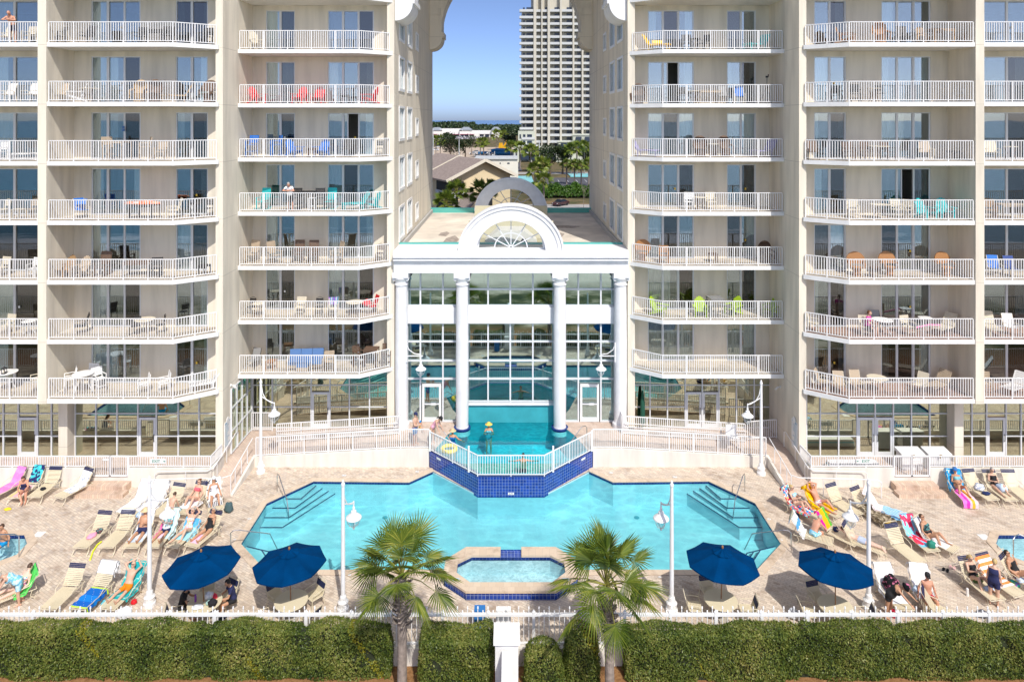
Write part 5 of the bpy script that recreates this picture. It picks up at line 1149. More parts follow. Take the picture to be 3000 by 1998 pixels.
def k_sc(o):
    b = MB()
    for s in (-1,1): b.tube([(s*.27,-.3,0),(s*.27,-.28,.58),(s*.27,.1,.6),(s*.27,.3,.5)],.018,6); b.tube([(s*.26,-.26,.42),(s*.26,.2,.38),(s*.26,.42,1.0)],.018,6); b.tube([(s*.27,.3,.5),(s*.27,.38,0)],.018,6)
    b.build('frame', CO['cream'], o); b = MB(); b.obox((0,-.03,.405),(.25,0,0),(0,.24,-.02),(0,0,.008)); b.build('seat', CO['tan'], o); b = MB(); b.obox((0,.31,.7),(.25,0,0),(0,.11,.31),(0,-.008,.003)); b.build('backrest', CO['tan'], o)
kit('sc','sling_chair','chair',k_sc)
def k_bc(o):
    b = MB(); legs4(b,.18,-.18,.18,.44,.022); b.tube([(-.19,.18,.44),(-.2,.22,.9),(0,.25,.98),(.2,.22,.9),(.19,.18,.44)],.014,6); b.build('frame', CO['black'], o); b = MB(); b.lathe([(.21,.44),(.21,.47),(0,.48)],14); b.build('seat', CO['black'], o); b = MB(); slats(b,.18,.19,.6,.225,.9,3); b.build('backrest', CO['black'], o)
kit('bc','bistro_chair','chair',k_bc)
def k_tb(h, r): 
    def f(o):
        b = MB(); b.lathe([(r,h-.03),(r+.01,h-.015),(r,h),(0,h)],24); b.build('tabletop', CO['white'], o); b = MB()
        for k in range(4): a = math.pi/4+k*math.pi/2; c,s = math.cos(a)*r,math.sin(a)*r; b.tube([(c*.8,s*.8,h-.03),(c*.45,s*.45,h*.5),(c*.8,s*.8,0)],.02,6)
        b.build('legs', CO['white'], o)
    return f
kit('tb','round_table','table',k_tb(.73,.5)); kit('bt','bistro_table','table',k_tb(.72,.33)); kit('hr','tall_round_table','table',k_tb(1.02,.5))
def k_sq(h,w,d):
    def f(o):
        b = MB(); slats(b,w,-d,h,d,h,6,.03); b.build('tabletop', CO['white'], o); b = MB(); legs4(b,w-.04,-d+.04,d-.04,h-.01,.05); b.bar((-w+.03,-d+.04,h-.07),(w-.03,-d+.04,h-.07),.03,.07); b.bar((-w+.03,d-.04,h-.07),(w-.03,d-.04,h-.07),.03,.07); b.build('legs', CO['white'], o)
    return f
kit('st','side_table','table',k_sq(.48,.25,.25)); kit('tt','tall_table','table',k_sq(1.0,.4,.4)); kit('dt','dining_table','table',k_sq(.74,.65,.4))
def k_bs(o):
    b = MB(); legs4(b,.17,-.17,.17,.7,.035); b.bar((-.17,-.17,.25),(.17,-.17,.25),.03); b.bar((-.17,.17,.25),(.17,.17,.25),.03); b.build('legs', CO['white'], o); b = MB(); slats(b,.2,-.2,.71,.2,.71,4,.03); b.build('seat', CO['white'], o)
kit('bs','bar_stool','stool',k_bs)
def k_sf(o):
    b = MB(); b.box(-.98,.98,-.38,.38,.1,.3); b.box(-1.05,-.97,-.4,.4,.02,.6); b.box(.97,1.05,-.4,.4,.02,.6); b.box(-1.,1.,.36,.42,.1,.72); b.build('frame', CO['tan'], o)
    b = MB(); 
    for i in (-1,0,1): b.box(i*.64-.31,i*.64+.31,-.42,.2,.31,.46)
    b.build('seat', CO['steelblue'], o); b = MB()
    for i in (-1,0,1): b.obox((i*.64,.27,.72),(.31,0,0),(0,.05,.27),(0,.08,-.02))
    b.build('backrest', CO['steelblue'], o)
kit('sf','outdoor_sofa','sofa',k_sf)
def k_ot(o):
    b = MB(); b.box(-.32,.32,-.28,.28,.08,.3); b.build('base', CO['tan'], o); b = MB(); b.box(-.33,.33,-.29,.29,.3,.44); b.build('cushion', CO['steelblue'], o)
kit('ot','ottoman','ottoman',k_ot)
def k_tp(o):
    b = MB()
    for k in range(3): a = k*2.09+.5; b.tube([(0,0,1.1),(.38*math.cos(a),.38*math.sin(a),0)],.014,5)
    b.tube([(0,0,1.05),(0,0,1.5)],.016,6); b.build('legs', CO['black'], o); MB().box(-.06,.06,-.05,.07,1.5,1.6).box(-.02,.02,-.12,-.05,1.53,1.58).box(.05,.1,-.02,.02,1.55,1.7).build('head', CO['black'], o)
kit('tp','camera_tripod','tripod',k_tp)
FN = dict(dc='slatted chair',tc='tall slatted chair',ad='adirondack chair',rk='rocking chair',wk='wicker armchair',pk='peacock chair',lc='chaise',sc='sling chair',bc='bistro chair',tb='round table',bt='small round table',hr='tall round table',st='side table',tt='tall square table',dt='dining table',bs='bar stool',sf='three seat sofa',ot='ottoman',tp='camera tripod')
BAL = {
'LO': ['tc:white:205:r,hr:white:243,tc:white:266:b,tc:white:290:l,dc:white:420:r,dc:white:480:r,lc:white:590:L',
 'sc:dark:235:r,bc:dark:395,tb:cream:425,bc:dark:470:r','ad:wood:190,ad:tan:235,rk:brown:300,dt:brown:405,dc:dark:457,st:dark:593','sc:blue:240:l,dt:dark:425,sc:cream:508:r,bt:dark:560,bc:dark:597',
 'tc:tan:320:l,tt:tan:352,tc:tan:425:r,dc:tan:472','sc:tan:172,ad:white:222:r,tb:cream:265,wk:wicker:408,wk:brown:452,lc:wicker:515:L,pk:brown:600','dc:dark:170,sc:dark:255,dc:black:410,dt:dark:455,dc:dark:492,dc:dark:597'],
'LF': ['hr:white:20,tc:cream:106:r','bt:white:85,dc:cream:20','dc:white:100,dc:cream:5','st:cream:55,bc:cream:12,bc:tan:95','lc:white:80:L,dc:white:0','sc:white:18,sc:white:88','sc:cream:12,dc:cream:86'],
'LI': ['sc:grey:742,st:orange:795,sf:steelblue:897,ot:steelblue:888:f,dc:tan:965,tc:brown:1052:l,tt:brown:1085,tc:brown:1128',
 'bc:black:735,bt:cream:757,dc:cream:880,bc:black:935,dc:cream:977,tb:cream:1040,sc:red:1085:r','rk:tan:738,rk:tan:805:l,rk:brown:873,rk:brown:917,rk:tan:985:r,bc:brown:1110','rk:turquoise:770,tc:black:866,tt:black:902,tc:black:938,bs:white:915:f,rk:turquoise:966,lc:turquoise:1040:L,ad:turquoise:1085:r',
 'bc:black:715,tc:blue:738,tc:blue:808:r,ad:blue:862:l,st:brown:915,ad:blue:943,sc:dark:1018,bc:black:1108','ad:red:752:l,ad:red:878,ad:red:932,st:black:1010,ad:red:1078:r','rk:cream:752:l'],
'RI': ['','ad:lime:1930:l,ad:lime:2052,tt:grey:2095,bs:grey:2085:f,bs:grey:2118:f,ad:lime:2148:r,ad:lime:2262:r','pk:orange:1885,dc:orange:1945,st:brown:2088,wk:brown:2245','dc:white:2018,bt:cream:2051,dc:cream:2084',
 'lc:lavender:1895:R,wk:brown:2052,bt:cream:2090,wk:brown:2125,lc:lavender:2235:L','wk:brown:1872,dc:dark:1998,tb:cream:2030,dt:tan:2075,sc:grey:2125,sc:blue:2166,tp:black:2247','lc:yellow:1925:R,dc:black:2012,bt:black:2035,dc:black:2062:r,lc:turquoise:2215:L'],
'RO': ['sc:tan:2420:l,sc:tan:2462,sc:tan:2512,tb:cream:2570,sc:cream:2695:r,lc:tan:2745:L','dc:cream:2390:l,dc:cream:2535,tb:white:2585,sc:grey:2572:b,dc:cream:2660,bt:white:2710:b,lc:cream:2762:L','pk:orange:2510,st:brown:2565,pk:orange:2606,pk:orange:2772','dc:cream:2500,tb:cream:2580,dc:cream:2630,dc:cream:2652:r,ad:turquoise:2712,ad:turquoise:2768',
 'sc:brown:2390,dc:brown:2487,tb:cream:2575,dc:brown:2540,dc:brown:2602,sc:tan:2715,st:dark:2790','dc:black:2505,bt:cream:2560,bc:black:2580,dc:white:2815:r','ad:orange:2478:l,wk:orange:2580,sc:dark:2650,ad:wood:2712,dt:wood:2750,ad:wood:2818:r'],
'RF': ['lc:white:2970:L,dc:tan:2888','lc:cream:2905,sc:white:2962','sc:blue:2915,sc:navyblue:2965','dc:wood:2900,dt:tan:2965','sc:cream:2908,bt:cream:2960','',''],
}
STK = dict(LO=('outer left',-1,35.9,1.0),LF=('far left',-1,35.9,1.0),LI=('inner left',-1,39.35,1.0),RI=('inner right',1,39.35,1.0),RO=('outer right',1,35.9,1.0),RF=('far right',1,35.9,1.0))
ORD = ['first','second','third','fourth','fifth','sixth','seventh','eighth']
LEV = ['lowest','second','third','fourth','fifth','sixth','top']
for key, rows_ in BAL.items():
    nm, sx, Yb, _ = STK[key]
    for k, row in enumerate(rows_):
        items = [x.split(':') for x in row.split(',') if x]; items.sort(key=lambda x: float(x[2]))
        for i, it in enumerate(items):
            kd, cl, px = it[0], it[1], float(it[2]); ori = it[3] if len(it) > 3 else ''
            Y = Yb + {'b':.55,'f':-.45}.get(ori, (.12,-.1,.2)[i % 3])
            x = XA(px, Y); rz = {'l':R(55),'r':R(-55),'L':R(-62),'R':R(62)}.get(ori, R((i*37 % 30)-15))
            if abs(x) < 8.3 and key[1] == 'I': Y = max(Y, 39.75)
            if key[1] == 'O' and abs(x) < 17.2: Y = max(Y, 36.35)
            tot = len(items); pos = 'only piece' if tot == 1 else f'{ORD[i]} piece from left'
            lab = f'{cl} {FN[kd]}, {pos} on {LEV[k]} balcony of {nm} stack'
            r, ch = copy_tree(KIT[kd], (x, Y, ZK[k]+.004), rz, lab, 'furniture on the tower balconies')
            for c in ch:
                if kd == 'sf' or kd == 'ot': 
                    continue
                if kd == 'sc' and c.name.split('.')[0] == 'frame': setmat(c, CO['cream'] if cl in ('tan','cream','white','blue','red') else CO['black']); continue
                if kd in ('tb','bt') and c.name.split('.')[0] == 'legs' and cl == 'cream': setmat(c, CO['brown']); continue
                setmat(c, CO[cl])
for o in KIT.values():
    for c, gs in KID[o.name]: bpy.data.objects.remove(c)
    bpy.data.objects.remove(o)
def drape(px, Y, k, zt, w, h, m, lab, rz=0, back=.25):
    x = XA(px, Y); b = MB(); n = 10; vs = []; us = []
    for i in range(n+1):
        t = i/n; 
        y, z = (-.02-.1*t, -t*h*2) if t < .5 else (-.07+back*(t-.5), -h*(1-t)*2)
        for j in range(6): vs.append((-w/2+w*j/5, y+.015*math.sin(j*2+i), z+.01*math.sin(j+i)))
    fs = [(i*6+j,i*6+j+1,(i+1)*6+j+1,(i+1)*6+j) for i in range(n) for j in range(5)]
    b.add(vs, fs, [[(a/5,c/n) for a,c in ((j,i),(j+1,i),(j+1,i+1),(j,i+1))] for i in range(n) for j in range(5)])
    o = b.build('beach_towel', m, None, True, (x,Y,ZK[k]+zt)); o.rotation_euler = (0,0,rz); return tag(o, lab, 'towel')
lump('beach_towel', blotch('towel_coral',[(0,(.85,.18,.06)),(.5,(.85,.4,.25)),(.8,(.8,.6,.55))],9), XA(420,35.8),35.8,ZK[3]+.74,.95,.35,.1,'orange towel heaped on the dark table, fourth balcony of outer left stack','towel',4)
drape(240,36.05,3,.98,.5,.3,col('towel_royal',(.05,.2,.6)),'blue towel over a chair on the fourth balcony of outer left stack')
drape(977,39.5,1,1.0,.55,.45,stripes('towel_purple',[(0,(.3,.08,.5)),(.3,(.05,.35,.4)),(.5,(.55,.4,.65)),(.75,(.1,.3,.4))],0,2),'purple and teal striped towel over a chair, second balcony of inner left stack')
lump('beach_towel', col('red_towel',(.75,.02,.03),.9), XA(1075,39.55),39.55,ZK[1]+.5,.25,.2,.2,'red towel bundled on the chair at the end of second inner left balcony','towel',2)
drape(1925,39.6,6,.62,.55,.2,MATS['furn_yellow'],'yellow towel on the chaise of the top inner right balcony')
b = MB(); b.tube([(XA(2680,35.8),35.8,ZK[1]+.35),(XA(2720,35.8),35.8,ZK[1]+.52),(XA(2755,35.8),35.8,ZK[1]+.5)],.045,8); tag(b.build('pool_noodle', MATS['furn_pink']),'pink pool noodle on the second balcony of the outer right stack','pool noodle')
b = MB(); pl = root('lantern', 'small dark lantern on the white table of lowest far left balcony', 'lantern', (XA(12,35.75),35.75,ZK[0]+1.03)); b.box(-.09,.09,-.09,.09,0,.03); b.box(-.09,.09,-.09,.09,.27,.3); 
for s in (-1,1): b.bar((s*.08,-.08,.03),(s*.08,-.08,.27),.02); b.bar((s*.08,.08,.03),(s*.08,.08,.27),.02)
b.lathe([(.07,.3),(.02,.38),(0,.4)],8); b.build('frame', BLACK, pl); MB().lathe([(.04,.03),(.04,.15),(0,.16)],8).build('candle', CO['cream'], pl)
tag(MB().box(XA(357,37.19),XA(366,37.19),37.17,37.195,ZK[4]+1.5,ZK[4]+1.62).box(XA(358,37.19),XA(365,37.19),37.165,37.19,ZK[4]+1.64,ZK[4]+1.78).build('wall_ornament', CO['steelblue']), 'small blue ornament on the wall of the fifth outer left balcony', 'ornament')
# ================================================================== PEOPLE
SKIN = {n: pm('skin_'+n, c, .5, .06, 9.) for n, c in dict(fair=(.62,.38,.27), tan=(.50,.27,.16), pale=(.70,.47,.37), red=(.58,.29,.19), brown=(.28,.14,.08)).items()}
HAIR = {n: pm('hair_'+n, c, .6, .3, 40.) for n, c in dict(brown=(.07,.035,.018), dark=(.02,.014,.01), blond=(.50,.36,.16), grey=(.36,.34,.32), red=(.16,.06,.02)).items()}
EYE = col('eye_dark',(.02,.015,.012),.3); LIP = col('lip',(.42,.16,.13),.5); GLS = col('sunglass_black',(.01,.01,.012),.2); STRAW = pm('straw',(.62,.48,.27),.8,.15,60.)
def nrm(v): return V(v).normalized()
def ccap(mb, p, q, r0, r1, n=10):
    p, q = V(p), V(q); d = q-p; L = d.length or 1e-4; d /= L; pts = []; rs = []
    for k in (-1,-.85,-.5): pts.append(p+d*r0*k); rs.append(r0*math.sqrt(max(0.02,1-k*k)))
    for k in (0,.35,.7,1): pts.append(p+d*L*k); rs.append(r0+(r1-r0)*k)
    for k in (.5,.85,1): pts.append(q+d*r1*k); rs.append(r1*math.sqrt(max(0.02,1-k*k)))
    mb.tube(pts, rs, n)
def person(label, pose, loc, rz, skin='fair', hair=('brown','short'), fem=False, fat=1., sc=1., wear=(), extra=None, eyes=True):
    P = V(pose['P']); sp = nrm(pose.get('sp',(0,0,1))); ch = nrm(pose.get('ch',pose.get('sp',(0,0,1)))); hd = nrm(pose.get('hd',pose.get('ch',pose.get('sp',(0,0,1)))))
    fr = V(pose.get('fr',(0,-1,0)))
    def frame(s, f): f = (f - s*f.dot(s)).normalized(); return s.cross(f), f
    l0, f0 = frame(sp, fr); l1, f1 = frame(ch, fr); lh, fh = frame(hd, V(pose.get('hf', fr)))
    B = MB(); W = 1. if not fem else .92
    def at(t): return P+sp*t if t <= .22 else P+sp*.22+ch*(t-.22)
    prof = [(-.10,.08,.07),(-.06,.15,.105),(0,.172,.118),(.08,.165,.112),(.17,.138,.098),(.25,.145,.105),(.34,.163,.118 if not fem else .128),(.43,.172,.108),(.49,.150,.085),(.53,.085,.065),(.56,.058,.058)]
    if fem: prof = [(t,w*(.86 if .1 < t < .3 else .92 if t > .3 else 1.04),d) for t,w,d in prof]
    n = 20; vs = []
    for t,w,d in prof:
        k = min(1,max(0,(t-.12)/.2)); l = (l0*(1-k)+l1*k).normalized(); f = (f0*(1-k)+f1*k).normalized(); g = fat if t < .45 else 1
        fo = .03*(fat-1)*4*math.exp(-((t-.12)/.12)**2)
        for j in range(n): a = 2*math.pi*j/n; vs.append(at(t)+l*w*g*math.cos(a)+f*(d*g*math.sin(a)+(fo if math.sin(a) > 0 else 0)*math.sin(a)))
    m = len(prof); B.add(vs, [(i*n+j,i*n+(j+1)%n,(i+1)*n+(j+1)%n,(i+1)*n+j) for i in range(m-1) for j in range(n)]+[tuple(range(n-1,-1,-1)),tuple(range((m-1)*n,m*n))])
    if fem:
        for s in (-1,1): B.ell(at(.35)+l1*s*.075+f1*.095, .07,.07,.065)
    bones = [('torso',P-sp*.1,at(.55))]
    sh = at(.47); nk = at(.53); head = nk+hd*.175+fh*.02
    ccap(B, nk-ch*.03, nk+hd*.09+fh*.01, .058, .052)
    Mh = Matrix((lh,-fh,hd)).transposed().to_4x4()   # local x=left, -y=front, z=up
    B.ell(head, .077,.098,.118, Mh, 18, 14); B.ell(head+fh*.03-hd*.06, .058,.066,.062, Mh); B.ell(head+fh*.10-hd*.018, .016,.022,.026, Mh, 8, 6)
    for s in (-1,1): B.ell(head+lh*s*.079-fh*.005-hd*.01, .012,.022,.032, Mh, 8, 6); B.ell(head+lh*s*.030+fh*.088+hd*.038, .02,.012,.010, Mh, 8, 6)
    def hand(wr, d, pal, curl):
        d = nrm(d); q = d.cross(pal); q = q.normalized() if q.length > .1 else d.orthogonal().normalized(); u = q.cross(d).normalized()
        Mq = Matrix((q,u,d)).transposed().to_4x4(); B.ell(wr+d*.05, .042,.019,.055, Mq, 10, 8)
        for i,(o,L) in enumerate(((-.031,.062),(-.0105,.078),(.0105,.074),(.031,.058))):
            a = wr+d*.088+q*o; e = nrm(d+q*o*4-u*curl*.4); b = a+e*L*.5; e2 = nrm(d+q*o*4-u*curl*1.3); B.tube([a-d*.02,a,b,b+e2*L*.5],[.0105,.0105,.0095,.008],6)
        a = wr+d*.03+q*.038; e = nrm(d*.7+q*.75-u*.2*curl); B.tube([a-e*.015,a,a+e*.035,a+nrm(d+q*.35-u*.4*curl)*.03+e*.035],[.013,.0125,.011,.009],6)
    for s, key in ((1,'la'),(-1,'ra')):
        u_, f_ = [nrm(x) for x in pose[key][:2]]; a = sh+l1*s*.165*W; el = a+u_*.285; wr = el+f_*.245
        ccap(B, at(.455)+l1*s*.12*W, a, .062, .054); ccap(B, a, el, .05 if not fem else .045, .039); ccap(B, el, el+f_*.08, .040, .041); ccap(B, el+f_*.08, wr, .041, .026)
        hand(wr, pose[key][2] if len(pose[key]) > 2 else f_, f1 if len(pose[key]) < 4 else V(pose[key][3]), .6); bones += [('uarm',a,el),('farm',el,wr+f_*.17)]
    for s, key in ((1,'ll'),(-1,'rl')):
        u_, f_ = [nrm(x) for x in pose[key][:2]]; ft = nrm(pose[key][2]) if len(pose[key]) > 2 else V((0,-1,0)); a = P-sp*.05+l0*s*.092; kn = a+u_*.425; an = kn+f_*.405; g = 1+(fat-1)*.6
        ccap(B, a, kn, .088*g, .057*g); ccap(B, kn, kn+f_*.12, .057*g, .058*g); ccap(B, kn+f_*.12, an, .058*g, .037)
        up = f_*-1; ccap(B, an-ft*.05+f_*.025, an+ft*.05+f_*.02, .034, .036); ccap(B, an+ft*.03+f_*.03, an+ft*.155+f_*.045, .036, .024)
        sd = ft.cross(f_).normalized()
        for i in range(5): B.ell(an+ft*(.175-.012*abs(i-1))+f_*.05+sd*(i-2)*.017*s, .011,.011,.011, None, 6, 5)
        bones += [('thigh',a,kn),('shin',kn,an)]
    tmp = B.build('person', SKIN[skin], None, True)
    md = tmp.modifiers.new('r','REMESH'); md.mode = 'VOXEL'; md.voxel_size = .0135; md.use_smooth_shade = True
    m2 = tmp.modifiers.new('s','SMOOTH'); m2.iterations = 3; m2.factor = .45
    dg = bpy.context.evaluated_depsgraph_get(); dg.update(); me = bpy.data.meshes.new_from_object(tmp.evaluated_get(dg)); bpy.data.objects.remove(tmp)
    me.name = 'person'; me.materials.clear(); me.materials.append(SKIN[skin]); me.polygons.foreach_set('use_smooth', [True]*len(me.polygons))
    o = bpy.data.objects.new('person', me); COL.objects.link(o); o.location = loc; o.rotation_euler = (0,0,rz); o.scale = (sc,)*3; tag(o, label, 'person', 'people round the pools and balconies')
    nv = len(me.vertices); co = np.empty(nv*3); me.vertices.foreach_get('co', co); co = co.reshape(-1,3); no = np.empty(nv*3); me.vertices.foreach_get('normal', no); no = no.reshape(-1,3)
    best = np.full(nv, 9.); bi = np.zeros(nv, int); bt = np.zeros(nv); radf = dict(torso=.14,uarm=.045,farm=.035,thigh=.075,shin=.045)
    for i,(nm,a,b) in enumerate(bones):
        a_, b_ = np.array(a), np.array(b); d = b_-a_; t = np.clip(((co-a_)@d)/(d@d), 0, 1); dist = np.linalg.norm(co-(a_+t[:,None]*d), axis=1)-radf[nm]
        k = dist < best; best[k] = dist[k]; bi[k] = i; bt[k] = t[k]
    names = np.array([x[0] for x in bones]); lab = names[bi]
    hv = np.linalg.norm(co-np.array(head), axis=1) < .17
    faces = [tuple(p.vertices) for p in me.polygons]; fa = np.array([f if len(f) == 4 else f+(f[-1],) for f in faces])
    for nm, spec, mt, off in wear:
        sel = np.zeros(nv, bool)
        for part,(t0,t1) in spec.items(): sel |= (lab == part) & (bt >= t0) & (bt <= t1)
        sel &= ~hv; ff = fa[sel[fa].all(axis=1)]
        if not len(ff): continue
        ids = np.unique(ff); rm = np.full(nv, -1); rm[ids] = np.arange(len(ids)); c = MB(); c.v = [tuple(x) for x in co[ids]+no[ids]*off]; c.f = [tuple(dict.fromkeys(rm[f])) for f in ff]; c.m = [0]*len(c.f); c.u = [None]*len(c.f); c.build(nm, mt, o, True)
    if hair and hair[1] != 'bald':
        hm = HAIR[hair[0]]; h = MB(); back = .0 if hair[1] != 'short' else -.0
        h.ell(head+hd*.012-fh*.012, .087,.108,.121, Mh, 18, 14, lambda p: (p.y > -.35 or p.z > .62) and p.z > (-.35 if hair[1] == 'short' else -.75) and not (p.y < -.1 and p.z < .1))
        if hair[1] in ('long',): h.ell(head-hd*.10-fh*.07, .085,.05,.15, Mh)
        if hair[1] == 'pony': h.ell(head-hd*.02-fh*.125, .035,.045,.05, Mh); h.ell(head-hd*.10-fh*.15, .03,.03,.09, Mh)
        if hair[1] == 'bun': h.ell(head+hd*.06-fh*.115, .045,.045,.045, Mh)
        h.build('hair', hm, o, True)
    ex = extra or {}
    if eyes:
        if 'shades' in ex:
            g = MB()
            for s in (-1,1): g.ell(head+lh*s*.034+fh*.094+hd*.018, .030,.012,.022, Mh, 10, 6); g.bar(head+lh*s*.06+fh*.085+hd*.02, head+lh*s*.083-fh*.01+hd*.02, .008)
            g.build('sunglasses', GLS, o, True)
        else:
            for s in (-1,1): MB().ell(head+lh*s*.032+fh*.089+hd*.018, .014,.008,.009, Mh, 8, 6).build('eye', EYE, o, True)
        MB().ell(head+fh*.095-hd*.062, .024,.009,.008, Mh, 8, 6).build('mouth', LIP, o, True)
    if 'hat' in ex:
        kind, mt = ex['hat']; Mt = Mh.copy(); Mt.translation = head+hd*.05
        h = MB()
        if kind == 'brim': h.lathe([(.21,-.01),(.205,.0),(.10,.015),(.097,.09),(.07,.115),(0,.12)], 24, (0,0,0), Mt)
        elif kind == 'bucket': h.lathe([(.16,-.05),(.105,.02),(.10,.08),(.07,.1),(0,.105)], 20, (0,0,0), Mt)
        else:
            h.lathe([(.094,-.02),(.097,.02),(.085,.07),(.05,.095),(0,.1)], 20, (0,0,0), Mt, 1, 1.14)
            sgnf = -1 if kind == 'cap_back' else 1; h.add([head+hd*(.035-.02*(j))+fh*sgnf*(.09+.075*j)*(1-.25*abs(i)/2)+lh*i*.036 for j in (0,1) for i in (-2,-1,0,1,2)], [(i,i+1,6+i,5+i) for i in range(4)])
        h.build('hat', mt, o, True)
    return o
# ---- poses; every figure faces -y in its own frame
S2 = (0,.53,.85)      # back resting on a raised lounger
def recl(arms='lap', knees=0, head=None):
    A = dict(lap=[(.25,-.35,-.75),(-.45,-.75,.25)], side=[(.35,-.25,-.85),(.1,-.75,-.35)], up=[(.75,.25,.75),(-.72,.45,.25)], face=[(.25,-.6,-.55),(-.15,.35,.9)], book=[(.2,-.55,-.6),(-.35,-.75,.45)])[arms]
    mir = lambda v: (-v[0],v[1],v[2]); la = A; ra = [mir(A[0]), mir(A[1])]
    if arms == 'face': ra = [(-.3,-.3,-.85),(-.05,-.8,-.3)]
    th = [(.16,-.97,.0),(.16,-.97,.0)] if not knees else [(.12,-.83,.5),(.14,-.8,.55)]
    s1 = [(.02,-.99,-.10),(.02,-.99,-.10)] if not knees else [(.05,-.72,-.62),(.1,-.45,-.8)]
    if knees == 2: th[1] = (.15,-.97,.02); s1[1] = (.05,-.99,-.12)
    ft = (0,-.35,.93) if not knees else (0,-.85,.2)
    return dict(P=(0,1.12,.52), sp=(0,.42,.9), ch=S2, hd=head or (0,.3,.95), fr=(0,-.9,.45), hf=(0,-1,.25), la=la, ra=ra, ll=[th[0],s1[0],ft], rl=[mir(th[1]),mir(s1[1]),ft])
stand = dict(P=(0,0,.96), la=[(.18,.02,-.98),(.1,-.2,-.97)], ra=[(-.18,.02,-.98),(-.1,-.2,-.97)], ll=[(.06,-.02,-1),(.02,.03,-1)], rl=[(-.06,.03,-1),(-.02,.06,-1)])
def bend(a, arms=((.15,-.35,-.9),(.05,-.3,-.95)), legs=None):
    s = (0,-math.sin(a),math.cos(a)); mir = lambda v: (-v[0],v[1],v[2])
    return dict(P=(0,.05,.93), sp=(0,-math.sin(a*.8),math.cos(a*.8)), ch=s, hd=(0,-math.sin(a*1.0),math.cos(a*1.0)), fr=(0,-math.cos(a),-math.sin(a)), la=list(arms), ra=[mir(x) for x in arms], ll=[(.08,-.06,-1),(.0,.1,-1)], rl=[(-.08,.1,-1),(.0,.14,-1)])
def sit(zs=.52, y=.0, lean=.25, arms='lap', spread=.15):
    A = dict(lap=[(.2,-.45,-.85),(-.3,-.9,-.1)], knee=[(.15,-.7,-.68),(-.1,-.65,-.75)], up=[(.5,-.5,.5),(-.6,-.2,.75)], side=[(.4,.2,-.9),(.2,-.3,-.9)])[arms]; mir = lambda v: (-v[0],v[1],v[2])
    return dict(P=(0,y,zs), sp=(0,-lean*.6,1), ch=(0,-lean*1.3,1), hd=(0,-lean*1.7,1), fr=(0,-1,0), hf=(0,-1,-.35), la=A, ra=[mir(x) for x in A], ll=[(spread,-.98,.03),(.03,-.12,-.99)], rl=[(-spread,-.98,.03),(-.03,-.05,-1)])
cl = lambda n, c: pm('cloth_'+n, c, .85)
def onepiece(m): return ('swimsuit', dict(torso=(0,.80)), m, .006)
def trunks(m, t=.55): return ('swim_trunks', dict(torso=(0,.26), thigh=(0,t)), m, .011)
def bikini(m): return [('bikini_bottom', dict(torso=(0,.17), thigh=(0,.06)), m, .006), ('bikini_top', dict(torso=(.56,.80)), m, .007)]
def shirt(m): return ('shirt', dict(torso=(.12,.97), uarm=(0,.6)), m, .012)
FLOR = blotch('cloth_floral', [(0,(.8,.2,.3)),(.3,(.85,.75,.7)),(.55,(.1,.45,.6)),(.75,(.9,.6,.15)),(.9,(.3,.15,.5))], 22); PAST = blotch('cloth_pastel', [(0,(.85,.6,.2)),(.3,(.85,.65,.7)),(.6,(.8,.35,.45)),(.8,(.7,.7,.75))], 24); TROP = blotch('cloth_tropic', [(0,(.7,.75,.75)),(.4,(.15,.6,.62)),(.75,(.8,.4,.45))], 20); AQUA = blotch('cloth_aqua', [(0,(.2,.55,.75)),(.5,(.5,.75,.85)),(.8,(.65,.8,.88))], 16); BLKF = blotch('cloth_blackfloral', [(0,(.01,.01,.012)),(.75,(.5,.15,.25)),(.9,(.1,.02,.05))], 14)
def onlounge(key, label, pose, dx=0, dr=0, dy=0, dz=0, **kw):
    p, rz = LG[key]; M = Matrix.Rotation(rz,4,'Z'); return person(label, pose, p+M @ V((dx,dy,dz)), rz+dr, **kw)
BK = cl('black',(.012,.012,.014)); NV = cl('navy',(.02,.025,.09)); mw = cl('white',(.75,.76,.78))
onlounge('C7','bare chested man in navy shorts and straw hat reading on a lounger',recl('book',head=(0,.05,1)),skin='tan',hair=('grey','short'),fat=1.18,wear=[trunks(NV,.6)],extra=dict(hat=('brim',STRAW)))
onlounge('C8','woman in a tropical top, navy shorts and straw sun hat, looking at her phone',recl('book',head=(0,-.2,1)),skin='tan',fem=True,fat=1.05,hair=('brown','short'),wear=[shirt(TROP),trunks(NV,.45)],extra=dict(hat=('brim',STRAW)))
onlounge('C9','grey haired woman in a pastel print swimsuit with arms behind her head',recl('up',2),skin='fair',fem=True,fat=1.1,hair=('grey','short'),wear=[onepiece(PAST)],extra=dict(shades=1))
onlounge('C10','woman in a black swimsuit with a hand at her cheek',recl('face',0),skin='tan',fem=True,fat=1.1,hair=('grey','short'),wear=[onepiece(BK)],extra=dict(shades=1))
onlounge('D4','man in bright orange shorts lying with both arms behind his head',recl('up',0),skin='fair',hair=('grey','bald'),fat=1.08,wear=[trunks(cl('orange',(.85,.22,.0)),.7)],extra=dict(shades=1))
onlounge('A2','woman in a navy swimsuit sitting sideways with crossed legs',dict(sit(.53,.0,.35,'lap'),rl=[(-.05,-.98,-.05),(.45,-.55,-.8)]),dy=.55,dx=.15,dr=R(25),skin='red',fem=True,fat=1.2,hair=('brown','long'),wear=[onepiece(NV)])
onlounge('C4','woman in a coral bikini sitting up on a lounger',recl('side',1,(0,.1,1)),skin='fair',fem=True,hair=('red','bun'),wear=bikini(cl('coral',(.75,.13,.17))),extra=dict(shades=1))
